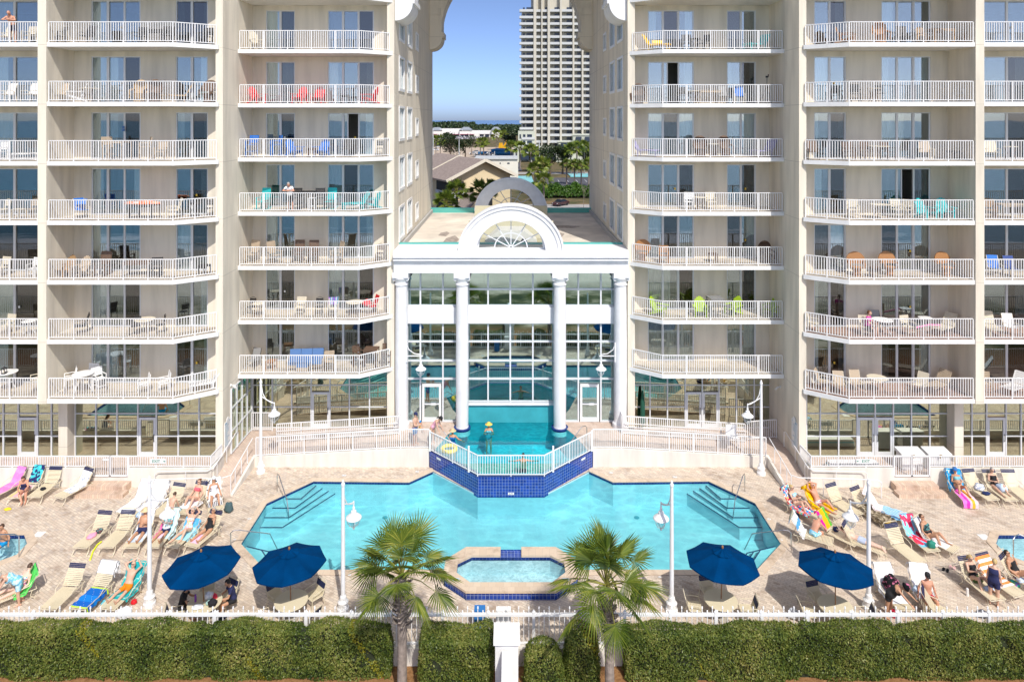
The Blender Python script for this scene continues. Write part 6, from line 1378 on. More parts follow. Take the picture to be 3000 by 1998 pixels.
onlounge('C5','woman in a white swimsuit and visor on the star print towel',recl('side',2),skin='tan',fem=True,hair=('blond','long'),wear=[onepiece(cl('palelilac',(.72,.72,.78)))],extra=dict(shades=1,hat=('cap',mw)))
p = G(500,1542); person('boy in pale blue shorts bending over a lounger with his back turned',bend(.55),(p.x-.0,p.y+.05,0),R(172),skin='fair',hair=('brown','short'),sc=.86,wear=[trunks(cl('dustyblue',(.16,.36,.46)),.7)])
p = G(62,1755); onlounge('D1','dark haired woman in a colourful floral swimsuit leaning on the green towel',dict(recl('side',0,(-.4,.3,.9)),fr=(.55,-.7,.3),hf=(-.5,.8,.1)),dy=-.05,skin='pale',fem=True,fat=1.25,hair=('brown','short'),wear=[onepiece(FLOR)])
person('older woman in a light blue dress stooping by the left spa',bend(1.05,((.2,-.55,-.8),(.1,-.35,-.93))),(G(48,1772).x,G(48,1772).y,0),R(-60),skin='fair',fem=True,fat=1.2,hair=('grey','short'),wear=[('dress',dict(torso=(0,.86),thigh=(0,.7)),AQUA,.02)])
person('man in bright blue trunks sitting on the edge of the left spa',dict(sit(.12,0,.1,'side')),(-22.5,30.3,.0),R(-15),skin='tan',fat=1.1,hair=('brown','short'),wear=[trunks(cl('brightblue',(.0,.28,.6)),.75)])
# right deck
onlounge('E1','woman in a pale print bikini reading on the floral towel',recl('book',1,(0,-.1,1)),skin='fair',fem=True,hair=('blond','bun'),wear=bikini(AQUA),extra=dict(shades=1))
onlounge('E2','bald man in white patterned trunks sunbathing on the yellow towel',recl('up',2),skin='red',hair=('grey','bald'),fat=1.08,wear=[trunks(blotch('cloth_redwhite',[(0,(.75,.72,.74)),(.6,(.6,.1,.15)),(.8,(.2,.25,.5))],26),.4)],extra=dict(shades=1))
onlounge('E6','old man in pale blue trunks sitting hunched on the mountain print towel',sit(.52,.0,.75,'knee'),dy=.78,dx=.05,dr=R(62),skin='red',hair=('grey','short'),fat=1.05,wear=[trunks(AQUA,.7)])
pr = dict(P=(0,.95,.5),sp=(0,1,.02),ch=(0,.96,.28),hd=(0,.8,.6),fr=(0,0,-1),hf=(0,.4,-.9),la=[(.8,.5,.1),(-.55,.75,.1)],ra=[(-.8,.5,.1),(.55,.75,.1)],ll=[(.08,-1,.0),(.05,-1,-.03),(0,-.6,-.8)],rl=[(-.08,-1,.0),(-.05,-1,-.03),(0,-.6,-.8)])
onlounge('E8','person in pale blue shorts lying face down on a lounger',pr,skin='pale',hair=('brown','short'),wear=[trunks(cl('greyblue',(.42,.48,.62)),.5)])
onlounge('E11','woman in a teal and black swimsuit dozing on a white towel',recl('side',1),skin='tan',fem=True,fat=1.2,hair=('brown','short'),wear=[('swimsuit',dict(torso=(0,.42)),BK,.007),('swimsuit_top',dict(torso=(.42,.8)),blotch('cloth_tealprint',[(0,(.03,.05,.06)),(.5,(.08,.25,.24))],24),.007)],extra=dict(shades=1))
onlounge('B1','woman in a blue sun hat and aqua bikini on pink and blue towels',recl('lap',1),skin='tan',fem=True,fat=1.15,hair=('brown','short'),wear=bikini(cl('aquagreen',(.2,.5,.55))),extra=dict(hat=('bucket',cl('hatblue',(.04,.16,.42)))))
onlounge('B3','woman in black holding a pale blue towel in her lap by the wall',recl('lap',2,(.1,-.1,1)),skin='fair',fem=True,fat=1.15,hair=('grey','long'),wear=[onepiece(BK)],extra=dict(shades=1))
lumpon('B3',.1,.8,'held_towel',col('paleblue_cloth',(0,0,0)),.2,.26,.2,'pale blue towel on the lap of the woman by the right wall','towel',5)
person('woman in a black dress bending over a white towelled lounger',bend(.85,((.2,-.8,-.55),(.1,-.8,-.6))),(G(2612,1812).x,G(2612,1812).y,0),R(48),skin='tan',fem=True,fat=1.25,hair=('dark','short'),wear=[('dress',dict(torso=(0,.8),thigh=(0,.42)),BK,.02)],extra=dict(hat=('bucket',BLKF)))
q = onl('F1',.0,1.15); lump('black_robe', BLKF, q.x+.05,q.y-.1,q.z,.3,.34,.3,'black floral robe held above a lounger by the bending woman','robe',3)
onlounge('F2','bare chested man in red shorts and black cap sitting upright',sit(.52,0,.05,'side',.22),dy=.75,dr=R(6),skin='red',hair=('grey','short'),fat=1.15,wear=[trunks(cl('darkred',(.42,.015,.03)),.6)],extra=dict(hat=('cap',BK),shades=1))
q = onl('F2',-.3,.95); lump('rolled_towel', col('paleblue_cloth',(0,0,0)), q.x,q.y-.1,q.z+.08,.2,.14,.12,'rolled pale blue towel in the hand of the man in red shorts','towel',2)
onlounge('F3','blonde woman in a black top looking into a green bag on her lap',recl('book',1,(0,-.25,1)),skin='fair',fem=True,fat=1.1,hair=('blond','pony'),wear=[onepiece(BK)],extra=dict(shades=1))
lumpon('F3',.0,.98,'green_bag',col('olive_bag',(.06,.12,.03),.8),.2,.16,.14,'olive green bag on the lap of the blonde woman','bag',4)
person('blonde woman in a sleeveless navy dress standing with her back turned',dict(stand,hd=(-.1,-.25,1)),(G(2912,1772).x,G(2912,1772).y,0),R(140),skin='fair',fem=True,fat=1.2,hair=('blond','short'),wear=[('dress',dict(torso=(0,.9),thigh=(0,.5)),NV,.022)])
onlounge('F5','woman in black raising a hand to her face at the right edge',recl('face',1),skin='tan',fem=True,fat=1.3,hair=('dark','short'),wear=[onepiece(BK)],extra=dict(shades=1))
# raised pool
q = G(1216,1303,.95)
o = person('bare chested man in navy cap and blue trunks holding a small child',dict(stand,hd=(0,-.1,1),la=[(.1,-.35,-.93),(-.35,-.9,.15)],ra=[(-.1,-.35,-.93),(.35,-.9,.1)]),(q.x,q.y,.95),R(62),skin='fair',hair=('brown','short'),wear=[trunks(blotch('cloth_bluered',[(0,(.03,.15,.45)),(.5,(.06,.3,.5)),(.8,(.4,.1,.25))],20),.75)],extra=dict(hat=('cap',NV)))
person('small child in a blue hat and yellow float carried by the man on the terrace',dict(sit(.0,0,.05,'lap')),(q.x+.28,q.y-.10,1.95),R(60),skin='fair',hair=('brown','short'),sc=.45,wear=[onepiece(cl('childyellow',(.85,.6,.02)))],extra=dict(hat=('bucket',cl('childblue',(.02,.25,.65)))))
q = G(1270,1300,.95); person('woman in a pink swimsuit and black cap bending towards the raised pool',bend(.75,((.1,-.3,-.93),(.05,-.5,-.85))),(q.x,q.y,.95),R(70),skin='fair',fem=True,hair=('dark','pony'),wear=[onepiece(cl('palepink',(.75,.38,.48)))],extra=dict(hat=('cap',BK)))
q = G(1326,1285,.9); person('woman in a blue swimsuit and straw hat standing in the raised pool',dict(stand,la=[(.7,-.1,-.6),(.9,-.3,-.1)],ra=[(-.3,-.1,-.9),(-.3,-.6,-.7)]),(q.x,q.y,-.35),R(-10),skin='tan',fem=True,fat=1.1,hair=('brown','short'),wear=[onepiece(cl('royalblue',(.01,.13,.4)))],extra=dict(hat=('brim',STRAW),shades=1))
q = G(1432,1262,.9); person('woman in a yellow sun hat wading at the back of the raised pool',dict(stand,la=[(.45,-.4,-.8),(-.4,-.85,.2)],ra=[(-.45,-.4,-.8),(.3,-.85,.3)]),(q.x,q.y,-.42),0,skin='tan',fem=True,fat=1.05,hair=('brown','short'),wear=[onepiece(cl('aquatop',(.1,.45,.55)))],extra=dict(hat=('brim',cl('yellowhat',(.85,.6,.12))),shades=1))
q = G(1533,1350,.9); person('dark haired man with spread arms seen from behind in the raised pool',dict(stand,P=(0,0,.9),la=[(.95,-.1,-.25),(.95,-.25,-.1)],ra=[(-.95,-.1,-.25),(-.95,-.25,-.1)]),(q.x,q.y,-.42),R(180),skin='tan',hair=('dark','short'),wear=[trunks(BK,.5)])
rg = MB(); q = G(1316,1317,.92); rg.tube([(q.x+.38*math.cos(a*math.pi/8),q.y+.38*math.sin(a*math.pi/8),.97) for a in range(16)],.1,10,True); tag(rg.build('swim_ring', pm('ring_yellow',(.9,.65,.0),.3)), 'yellow inflatable ring floating in the raised pool', 'swim ring')
# table guests and balcony people
person('person in black seated at the shaded leftmost umbrella table',sit(.5,0,.3,'lap'),(UM[0][0]-.95,UM[0][1]+.15,0),R(100),skin='tan',hair=('dark','long'),wear=[shirt(BK),trunks(BK,.95)])
person('person in a navy shirt seated behind the leftmost umbrella table',sit(.5,0,.25,'lap'),(UM[0][0]+.85,UM[0][1]+.55,0),R(-55),skin='tan',hair=('dark','short'),wear=[shirt(NV),trunks(BK,.6)])
lean = dict(P=(0,.28,.93),sp=(0,-.35,.94),ch=(0,-.55,.84),hd=(0,-.6,.8),fr=(0,-.85,-.5),hf=(0,-.8,-.6),la=[(.5,-.6,-.65),(-.95,-.2,.1)],ra=[(-.5,-.6,-.65),(.95,-.25,.0)],ll=[(.1,.0,-1),(.0,.05,-1)],rl=[(-.1,.06,-1),(.0,.1,-1)])
person('bare chested bald man leaning on the railing of the top far left balcony',lean,(XA(27,35.2),35.22,ZK[6]),R(10),skin='red',hair=('grey','bald'),fat=1.15,wear=[trunks(NV,.6)])
person('man in a white T-shirt and dark shorts leaning on a fourth storey balcony railing',lean,(XA(847,38.7),38.64,ZK[3]),R(4),skin='red',hair=('grey','short'),fat=1.1,wear=[shirt(mw),trunks(BK,.8)])
person('person in pink seated at the table on the second outer right balcony',sit(.48,0,.1,'lap'),(XA(2540,35.8),35.75,ZK[1]),R(40),skin='fair',fem=True,hair=('red','short'),wear=[shirt(cl('magenta',(.6,.06,.35))),trunks(BK,.6)])
# ================================================================== PLANTS
LEAFH = leafmat('hedge_leaf', [(.03,.060,.010),(.085,.130,.020),(.155,.200,.036),(.24,.262,.058),(.35,.32,.10)], .3)
LEAFY = leafmat('hedge_leaf_yellow', [(.22,.22,.02),(.38,.34,.02)], .3)
PALM = leafmat('palm_leaf', [(.045,.085,.014),(.115,.175,.025),(.20,.26,.038),(.38,.38,.07)], .3, .35)
PALMD = pm('palm_stem', (.24,.23,.05), .5, .2, 8.); DEADF = pm('dry_frond', (.30,.20,.10), .8, .3, 8.)
TRUNKP = pm('palm_trunk', (.25,.21,.18), .95, .35, 5., .8, 12.); BARK = pm('bark', (.12,.085,.06), .95, .3, 6.)
TLEAF = leafmat('oak_leaf', [(.010,.022,.008),(.022,.042,.012),(.04,.06,.018),(.06,.08,.025)], .2); WLEAF = leafmat('wood_leaf', [(.012,.03,.012),(.025,.05,.018),(.05,.08,.03),(.075,.10,.04)], .15)
BUSHL = leafmat('bush_leaf', [(.02,.06,.008),(.05,.12,.012),(.09,.18,.02)], .25)
def leafmesh(nm, pts, nrms, size, mats, parent=None, seed=1, mi=None, jit=.8, asp=.55):
    rs = np.random.RandomState(seed); n = len(pts); pts = np.asarray(pts); N = np.asarray(nrms) + rs.normal(0, jit, (n,3)); N /= np.linalg.norm(N,axis=1)[:,None]+1e-9
    t = np.cross(N, rs.normal(0,1,(n,3))); t /= np.linalg.norm(t,axis=1)[:,None]+1e-9; b = np.cross(N,t)
    s = size*(.6+.8*rs.rand(n))[:,None]; q = np.stack([pts-t*s, pts-b*s*asp, pts+t*s, pts+b*s*asp],1).reshape(-1,3)
    me = bpy.data.meshes.new(nm); me.vertices.add(4*n); me.vertices.foreach_set('co', q.ravel()); me.loops.add(4*n); me.loops.foreach_set('vertex_index', np.arange(4*n,dtype=np.int32))
    me.polygons.add(n); me.polygons.foreach_set('loop_start', np.arange(0,4*n,4,dtype=np.int32))
    for m in mats: me.materials.append(m)
    if mi is not None: me.polygons.foreach_set('material_index', np.asarray(mi,dtype=np.int32))
    me.update(calc_edges=True); me.validate(); o = bpy.data.objects.new(nm, me); COL.objects.link(o)
    if parent: o.parent = parent
    return o
def hedge(x0,x1,y0,y1,z0,z1,lab,seed,rnd=.18,dens=1250,dome=0,nm='trimmed_hedge'):
    o = root(nm, lab, 'hedge' if nm == 'trimmed_hedge' else 'bush'); rs = np.random.RandomState(seed); P = []; N = []
    lx, ly, lz = x1-x0, y1-y0, z1-z0; c = np.array([(x0+x1)/2,(y0+y1)/2,(z0+z1)/2]); h = np.array([lx,ly,lz])/2
    for ax, sg_, A in ((1,-1,lx*lz),(1,1,lx*lz*.35),(2,1,lx*ly*1.6),(0,-1,ly*lz),(0,1,ly*lz)):
        n = int(A*dens); u = rs.uniform(-1,1,(n,3)); u[:,ax] = sg_; P.append(u); N.append(np.tile(np.eye(3)[ax]*sg_,(n,1)))
    u = np.vstack(P); N = np.vstack(N); p = u*h
    inner = h-np.minimum(rnd,h*.8); cl_ = np.clip(p,-inner,inner); d = p-cl_; L = np.linalg.norm(d,axis=1)[:,None]+1e-9; p = cl_+d/L*np.minimum(L,rnd); N = np.where(L > rnd*.98, d/L, N)
    if dome: 
        k = np.clip(1-(np.abs(p[:,0])/h[0])**2.2,0,1); p[:,2] = np.where(p[:,2] > 0, p[:,2]*(1-dome+dome*k**.6), p[:,2])
    lump_ = .065*np.sin(p[:,0]*1.9+seed)+.035*np.sin(p[:,0]*4.3+p[:,2]*2.7)+.03*np.sin(p[:,2]*5.1+p[:,0]*2.1+seed); p = p+N*(lump_[:,None]+rs.normal(0,.022,(len(p),1))+(rs.rand(len(p),1) < .03)*rs.rand(len(p),1)*.09-.02)
    pk = np.sin(p[:,0]*2.7+seed*1.3)*np.sin(p[:,2]*3.9+p[:,0]*1.1+seed)+.4*np.sin(p[:,0]*7.3+p[:,2]*5.); p -= N*(np.clip(pk-.85,0,.4)*.3)[:,None]
    p += c; w = np.sin(p[:,0]*.9+seed*3)*np.sin(p[:,0]*2.3+p[:,2]*1.7+seed)+.5*np.sin(p[:,0]*6.1+p[:,2]*4.); mi = ((w > 1.12) & (rs.rand(len(p)) < .55)).astype(int)
    leafmesh('foliage', p, N, .034, [LEAFH,LEAFY], o, seed, mi, .75)
    core = MB(); n = 24 if dome else max(6,int(lx/.8)); vs = []
    for i in range(n+1):
        x = x0+.12+(lx-.24)*i/n; k = max(0,1-(abs((x-c[0])/h[0]))**2.2)**.6 if dome else 1; zt = c[2]+(h[2]-.1)*(1-dome+dome*k)
        vs += [(x,y0+.17,z0),(x,y0+.17,zt-.17),(x,y0+.26,zt-.08),(x,y1-.26,zt-.08),(x,y1-.17,zt-.17),(x,y1-.17,z0)]
    core.add(vs,[(i*6+j,i*6+j+1,i*6+7+j,i*6+6+j) for i in range(n) for j in range(5)]+[tuple(range(6)),tuple(range(n*6,n*6+6))]); core.build('branches', pm('hedge_core',(.02,.028,.010),.9,.4,9.), o); return o
hedge(-20.,-4.15,23.62,24.32,-.66,1.10,'long clipped green hedge below the picket fence, left of the left palm',3)
hedge(-3.1,-.66,23.1,24.25,-.85,1.12,'square clipped hedge block between the left palm and the white pillar',5)
hedge(.42,1.72,23.05,23.9,-.85,.85,'round topped bush just right of the white pillar',7,.3,950,.45,'trimmed_bush')
hedge(1.9,3.08,23.25,24.15,-.85,1.2,'narrow round topped bush left of the right palm trunk, shaded by its fronds',9,.35,950,.25,'trimmed_bush')
hedge(3.92,9.55,23.5,24.3,-.66,1.03,'clipped green hedge starting right of the right palm',11)
hedge(9.45,20.,23.62,24.32,-.66,1.08,'long darker clipped hedge running out of the right frame edge',13)
def fan_palm(x, y, z0, zc, rad, lab, seed, nf=40, grp=None, nb=30, tr=.17, lean=0, nm='palm_tree', simple=False):
    o = root(nm, lab, 'palm', (x,y,z0), 0, grp); r = random.Random(seed); hgt = zc-z0; t = MB()
    prof = [(0,tr*1.15),(.05,tr),(.4,tr*.92),(.62,tr*.95),(.7,tr*1.1),(.88,tr*1.25),(1,tr*.8)]
    t.tube([(lean*k*k,0,hgt*k) for k,_ in prof], [w for _,w in prof], 14)
    if not simple:
        for i in range(60):   # old leaf bases
            a = i*2.4+r.random()*.4; k = .60+.36*i/60; e = V((math.cos(a),math.sin(a),0)); b = V((lean*k*k,0,hgt*k))+e*tr*.9; t.bar(b, b+e*(.14+.08*r.random())+V((0,0,.14)), .10,.035)
    t.build('trunk', TRUNKP, o); fr = MB(); st = MB(); top = V((lean,0,hgt))
    for i in range(nf):
        k = (i+.5)/nf; az = i*2.39996+r.random()*.5; el = R(86-106*k+r.uniform(-12,12)); d = V((math.cos(az)*math.cos(el),math.sin(az)*math.cos(el),math.sin(el)))
        pl = rad*(.52+.2*r.random())*(1.0 if k > .15 else .9); droop = V((0,0,-1))*rad*(.10+.14*k)
        b = top+V((0,0,.06)); m = b+d*pl*.55; e = b+d*pl+droop*.5; st.tube([b,m,e],[.024,.018,.013] if not simple else [.04,.03,.02],4)
        ax = (e-m).normalized(); up = V((0,0,1)); sd = ax.cross(up); sd = sd.normalized() if sd.length > .05 else V((1,0,0)); sd = Matrix.Rotation(r.uniform(-.9,.9),3,ax) @ sd; nn = sd.cross(ax); nn = nn if nn.z > 0 else -nn; fl = rad*(.44+.10*r.random())
        n_ = nb+r.randrange(-3,4)
        for j in range(n_):
            u = -1+2*(j+.5)/n_; an = u*R(108); dr = ax*math.cos(an)+sd*math.sin(an); L = fl*(1-.28*abs(u)**2)*(.9+.2*r.random()); s0 = e-ax*fl*.0+ax*fl*.22*math.cos(an)*.6
            curl = nn*(-.04-.12*abs(u))*L + V((0,0,-1))*L*(.03+.10*k+.10*r.random()); w = sd*math.cos(an)*-1+ax*math.sin(an); w = w.normalized()*fl*(.026 if not simple else .07)*(30/n_)**.5
            p1 = s0+dr*L*.5+curl*.22; p2 = s0+dr*L+curl; f2 = nn*fl*.012
            fr.add([s0-w*.25,s0+w*.25,p1+w+f2,p1-f2*2,p1-w+f2,p2],[(0,1,2,3),(0,3,4),(4,3,5),(3,2,5)])
    if not simple:
        for i in range(9): a = i*.8+r.random(); e = V((math.cos(a),math.sin(a),0)); st.tube([top-V((0,0,.15)),top+e*.25-V((0,0,.3)),top+e*.3-V((0,0,.75+.3*r.random()))],[.012,.01,.006],4)
    fr.build('crown', PALM, o); st.build('frond_stems', PALMD, o); return o
fan_palm(XA(1178,23.1),23.1,-.75,3.35,1.75,'sabal palm at centre left, its crown over the pool and the hot tub edge',21,28,None,28)
fan_palm(XA(1787,22.7),22.7,-.8,3.3,1.8,'sabal palm at centre right with yellow stemmed fronds, beside the hot tub',22,30,None,28,.165,-.12)
def tree(x, y, h, rad, lab, seed, mat=None, trunk=.35, nl=1100, size=.35, nm='broadleaf_tree', grp=None, flat=.75, z=0):
    o = root(nm, lab, 'tree', (x,y,z), 0, grp); r = random.Random(seed); rs = np.random.RandomState(seed); P = []; N = []
    lob = [(V((r.uniform(-.6,.6)*rad, r.uniform(-.5,.5)*rad, h-rad*flat*(.35+1.2*r.random()))), rad*r.uniform(.38,.62)) for _ in range(11)]
    t = MB(); t.tube([(0,0,0),(.05*rad,0,h*.3),(0,.05*rad,h*.7)],[trunk,trunk*.75,trunk*.3],8)
    for c, rr in lob[:7]: t.tube([(0,0,h*.32),V((0,0,h*.3)).lerp(c,.55)+V((0,0,.1*h)),c],[trunk*.5,trunk*.3,trunk*.08],5)
    t.build('trunk', BARK, o)
    for c, rr in lob:
        n = nl//11; d = rs.normal(0,1,(n,3)); d /= np.linalg.norm(d,axis=1)[:,None]; k = rs.rand(n)**.35; P.append(np.array(c)+d*k[:,None]*rr*np.array([1,1,.8])); N.append(d)
    leafmesh('crown', np.vstack(P), np.vstack(N), size, [mat or TLEAF], o, seed, None, .7, .7); return o
# ================================================================== BEYOND THE HALL
FT = pm('tower_cream', (.54,.51,.43), .85, .05, .3); FTD = pm('tower_shade', (.48,.43,.35), .9); FW = pm('tower_window', (.03,.045,.075), .2); FB = pm('tower_white', (.52,.54,.54), .6)
TY = 312.; ft = root('condominium_tower', 'tall cream condominium tower with rows of white balconies, seen through the gap', 'building')
sp = 2.984; ztop = ZA(25, TY); xk = lambda p: XA(p, TY)
w = MB(); w.box(xk(1529),xk(1560),TY+2,TY+22,0,ztop-1.2); w.box(xk(1560),xk(1760),TY+2.2,TY+24,0,ztop+16); 
for p,q,e in ((1563,1571,14),(1585.5,1589,14),(1604,1611,15),(1640,1645.5,15),(1677,1682,15),(1703.5,1708.5,15),(1729,1734,15),(1755,1760,15)): w.box(xk(p),xk(q),TY-1.3,TY+2.3,0,ztop+e)
w.build('wall', FT, ft)
pod = MB(); pod.box(xk(1518),xk(1566),TY-3,TY+2,0,ZA(384,TY)); pod.box(xk(1676),xk(1733),TY-5,TY+2.1,0,ZA(394,TY)); pod.box(xk(1634),xk(1676),TY-6,TY+2.1,0,ZA(413,TY)); pod.box(xk(1505),xk(1634),TY-7,TY-3.2,ZA(432,TY),ZA(428,TY)); pod.box(xk(1672),xk(1738),TY-5.4,TY-4.9,ZA(397,TY),ZA(393,TY)); pod.box(xk(1630),xk(1678),TY-6.4,TY-5.9,ZA(416,TY),ZA(412,TY))
for p in (1505,1515,1552,1590,1626): pod.box(xk(p),xk(p+5),TY-7,TY-6,0,ZA(431,TY))
pod.box(xk(1525),xk(1545),TY-3.2,TY-2.9,ZA(470,TY),ZA(400,TY)) if 0 else None
pod.build('podium', pm('podium_green', (.52,.55,.46), .8), ft)
bays = [(1522,1563,1529,'w2'),(1571,1585.5,1573,'n'),(1589,1604,1590,'w1'),(1611,1640,1616,'w1'),(1645.5,1677,1650,'w2'),(1682,1703.5,1685,'w2'),(1708.5,1729,1711,'w2'),(1734,1755,1737,'w2')]
cnt = 0; rb = MB(); rw = MB(); protoB = {}; protoW = {}
for i in range(22):
    z = ztop-sp*(i)-1.5
    for b,(p,q,ps,wt) in enumerate(bays):
        y0 = TY-.9 if b in (0,3,4) else TY-.2
        def mkb(m,z=0): m.box(xk(p),xk(q),y0,TY+2.1,z-.26,z); m.box(xk(p),xk(q),y0,y0+.12,z,z+.86)
        def mkw(m,z=0):
            c0, c1 = xk(p+(q-p)*.50), xk(p+(q-p)*.94)
            if wt != 'n': m.box(c0,c1,TY+1.9 if b else TY+1.85,TY+2.15,z+.1,z+2.2)
            if wt == 'w2' and b == 0: m.box(xk(ps+3),xk(ps+9),TY+1.85,TY+2.15,z+.2,z+2.1)
        vis = 1500 < q and p < 1735 and z < ZA(0,TY)+3
        if cnt < 96 and vis:
            cnt += 1
            if b not in protoB:
                m = MB(); mkb(m); protoB[b] = m.build('balcony', FB, ft, False, (0,0,z)); m = MB(); mkw(m)
                protoW[b] = m.build('window', FW, ft, False, (0,0,z)) if m.v else None
            else:
                c = protoB[b].copy(); COL.objects.link(c); c.location = (0,0,z)
                if protoW[b]: c = protoW[b].copy(); COL.objects.link(c); c.location = (0,0,z)
        else: mkb(rb, z); mkw(rw, z)
tag(rb.build('lower_balconies', FB, ft), None, None, None, 'stuff'); tag(rw.build('lower_windows', FW, ft), None, None, None, 'stuff')
po = []
for p,q,z in ((1526,1548,ZA(470,TY)),(1552,1590,ZA(470,TY)),(1594,1626,ZA(470,TY)),(1640,1672,ZA(438,TY)),(1684,1700,ZA(420,TY)),(1710,1728,ZA(420,TY)),(1684,1700,ZA(440,TY)),(1710,1728,ZA(440,TY))): po.append((xk(p),xk(q),TY-7.1 if p < 1640 else TY-6.05,TY-5.0 if p<1640 else TY-4.9,z+.6,z+4.6 if p<1640 else z+3))
for zy in (399,418):
    for p,q in ((1522,1526),(1532,1539),(1544,1558)): po.append((xk(p),xk(q),TY-3.15,TY-2.9,ZA(zy+7,TY),ZA(zy-5,TY)))
for b_ in po: MB().box(*b_).build('podium_opening', FW, ft)
for zy in (409,428): MB().box(xk(1528),xk(1566),TY-3.5,TY-3.1,ZA(zy,TY),ZA(zy-7,TY)).build('podium_parapet', FB, ft)
for p,q in ((1528,1548),(1554,1588),(1595,1624)): MB().box(xk(p),xk(q),TY-7.4,TY-7.15,ZA(451,TY),ZA(444,TY)).build('podium_parapet', FB, ft)
# tan gabled apartment houses
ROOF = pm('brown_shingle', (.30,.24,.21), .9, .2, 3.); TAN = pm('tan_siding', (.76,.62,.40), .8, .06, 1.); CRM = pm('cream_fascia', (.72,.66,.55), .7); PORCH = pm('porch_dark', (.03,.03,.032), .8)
def house(dx, dy, lab, main=True, zz=0):
    o = root('apartment_house', lab, 'house'); D = V((dx,dy,zz))
    A, L, Rr = V((-3.95,100,13.05)), V((-9.4,97.2,10.2)), V((.75,102.4,10.55)); g = V((Rr.x-L.x,Rr.y-L.y,0)).normalized(); rd = V((-g.y,g.x,0))*9.5; P = lambda v: v+D
    Lw, Rw = L+g*.75+V((0,0,.1)), Rr-g*.75+V((0,0,.1)); w = MB(); f = lambda v,z: V((v.x,v.y,z))
    q = [f(Lw,-.5),f(Rw,-.5),Rw+V((0,0,.0)),A-V((0,0,.35)),Lw+V((0,0,.0))]; w.add([P(v+rd*.05) for v in q]+[P(v+rd*.98) for v in q],[(0,1,2,3,4),(9,8,7,6,5)]+[(i,(i+1)%5,5+(i+1)%5,5+i) for i in range(5)]); w.build('wall', TAN, o)
    r = MB(); t = V((0,0,.22)); ov = rd.normalized()*-.5
    for a,b in ((L,A),(A,Rr)):
        r.add([P(v) for v in (a+ov,b+ov,b+rd,a+rd)]+[P(v-t) for v in (a+ov,b+ov,b+rd,a+rd)],[(0,1,2,3),(7,6,5,4),(0,4,5,1),(1,5,6,2),(2,6,7,3),(3,7,4,0)])
    r.build('roof', ROOF, o); e = MB()
    for a,b in ((L,A),(A,Rr)): e.bar(P(a+ov*1.1-V((0,0,.1))),P(b+ov*1.1-V((0,0,.1))),.14,.42)
    e.build('fascia', CRM, o)
    if main:
        wn = MB(); ps = lambda s,z: Lw+g*s+V((0,0,z-Lw.z))-rd.normalized()*-.42
        for s,z in ((2.8,8.1),(3.6,8.1),(9.2,9.),(9.8,9.)): c = P(Lw+g*s+rd*.05); c.z = z; wn.obox(c,g*.25,rd.normalized()*.05,V((0,0,.75 if s < 5 else .3)))
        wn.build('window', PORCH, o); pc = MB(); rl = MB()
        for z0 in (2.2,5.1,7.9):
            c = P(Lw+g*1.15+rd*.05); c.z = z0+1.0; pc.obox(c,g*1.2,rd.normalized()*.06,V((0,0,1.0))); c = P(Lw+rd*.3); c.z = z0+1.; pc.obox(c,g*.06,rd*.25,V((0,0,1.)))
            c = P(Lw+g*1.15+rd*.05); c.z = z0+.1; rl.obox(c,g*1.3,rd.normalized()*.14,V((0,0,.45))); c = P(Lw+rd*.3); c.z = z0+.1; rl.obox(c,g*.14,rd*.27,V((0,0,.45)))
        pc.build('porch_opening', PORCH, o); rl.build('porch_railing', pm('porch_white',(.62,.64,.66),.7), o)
        # lower front wing
        B = V((-4.1,94,8.55)); l2, r2 = V((-6.5,91.5,6.1)), V((-1.0,95.6,8.1)); w2 = MB(); 
        w2.add([P(v) for v in (B,l2,l2+rd*.55,B+rd*.45)]+[P(v-V((0,0,.2))) for v in (B,l2,l2+rd*.55,B+rd*.45)],[(0,1,2,3),(7,6,5,4),(0,4,5,1),(1,5,6,2),(2,6,7,3),(3,7,4,0)]); r3 = B+g*2.6-V((0,0,.5)); w2.add([P(v) for v in (B,r3,r3+rd*.45,B+rd*.45)],[(0,1,2,3)]); w2.build('wing_roof', ROOF, o)
        w3 = MB(); a = l2+g*.4; b = B+g*2.4; w3.add([P(f(a,-.5)),P(f(b,-.5)),P(f(b,B.z-.6)),P(f(B,B.z-.25)),P(f(a,l2.z))],[(0,1,2,3,4)]); w3.build('wing_wall', TAN, o)
        pc = MB(); rl = MB()
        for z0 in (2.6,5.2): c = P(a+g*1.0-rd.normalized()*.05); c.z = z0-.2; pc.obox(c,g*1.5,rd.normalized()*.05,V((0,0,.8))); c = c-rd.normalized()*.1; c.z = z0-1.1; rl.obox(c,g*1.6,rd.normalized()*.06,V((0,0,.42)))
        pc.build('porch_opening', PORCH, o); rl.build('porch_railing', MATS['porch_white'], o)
    return o
house(0,0,'tan gabled apartment house with brown roof and porches behind the glass hall'); house(-4.6,11,'second tan house, only its brown roof and fascia showing behind the first',False)
lw = root('pool_house', 'long low white flat roofed building beyond the tan houses', 'building'); Y = 205.
MB().box(XA(1395,Y),XA(1518,Y),Y,Y+12,-.5,ZA(467,Y)).build('wall', pm('offwhite',(.70,.67,.58),.8,.05,.5), lw); MB().box(XA(1390,Y),XA(1517,Y),Y-.5,Y+12.5,ZA(467,Y),ZA(463,Y)).build('roof', FB, lw)
wm = MB(); 
for p in (1446,1465,1487): wm.box(XA(p-1,Y),XA(p+2 if p < 1480 else p+6,Y),Y-.08,Y+.05,ZA(481,Y),ZA(477,Y))
wm.build('window', FW, lw)
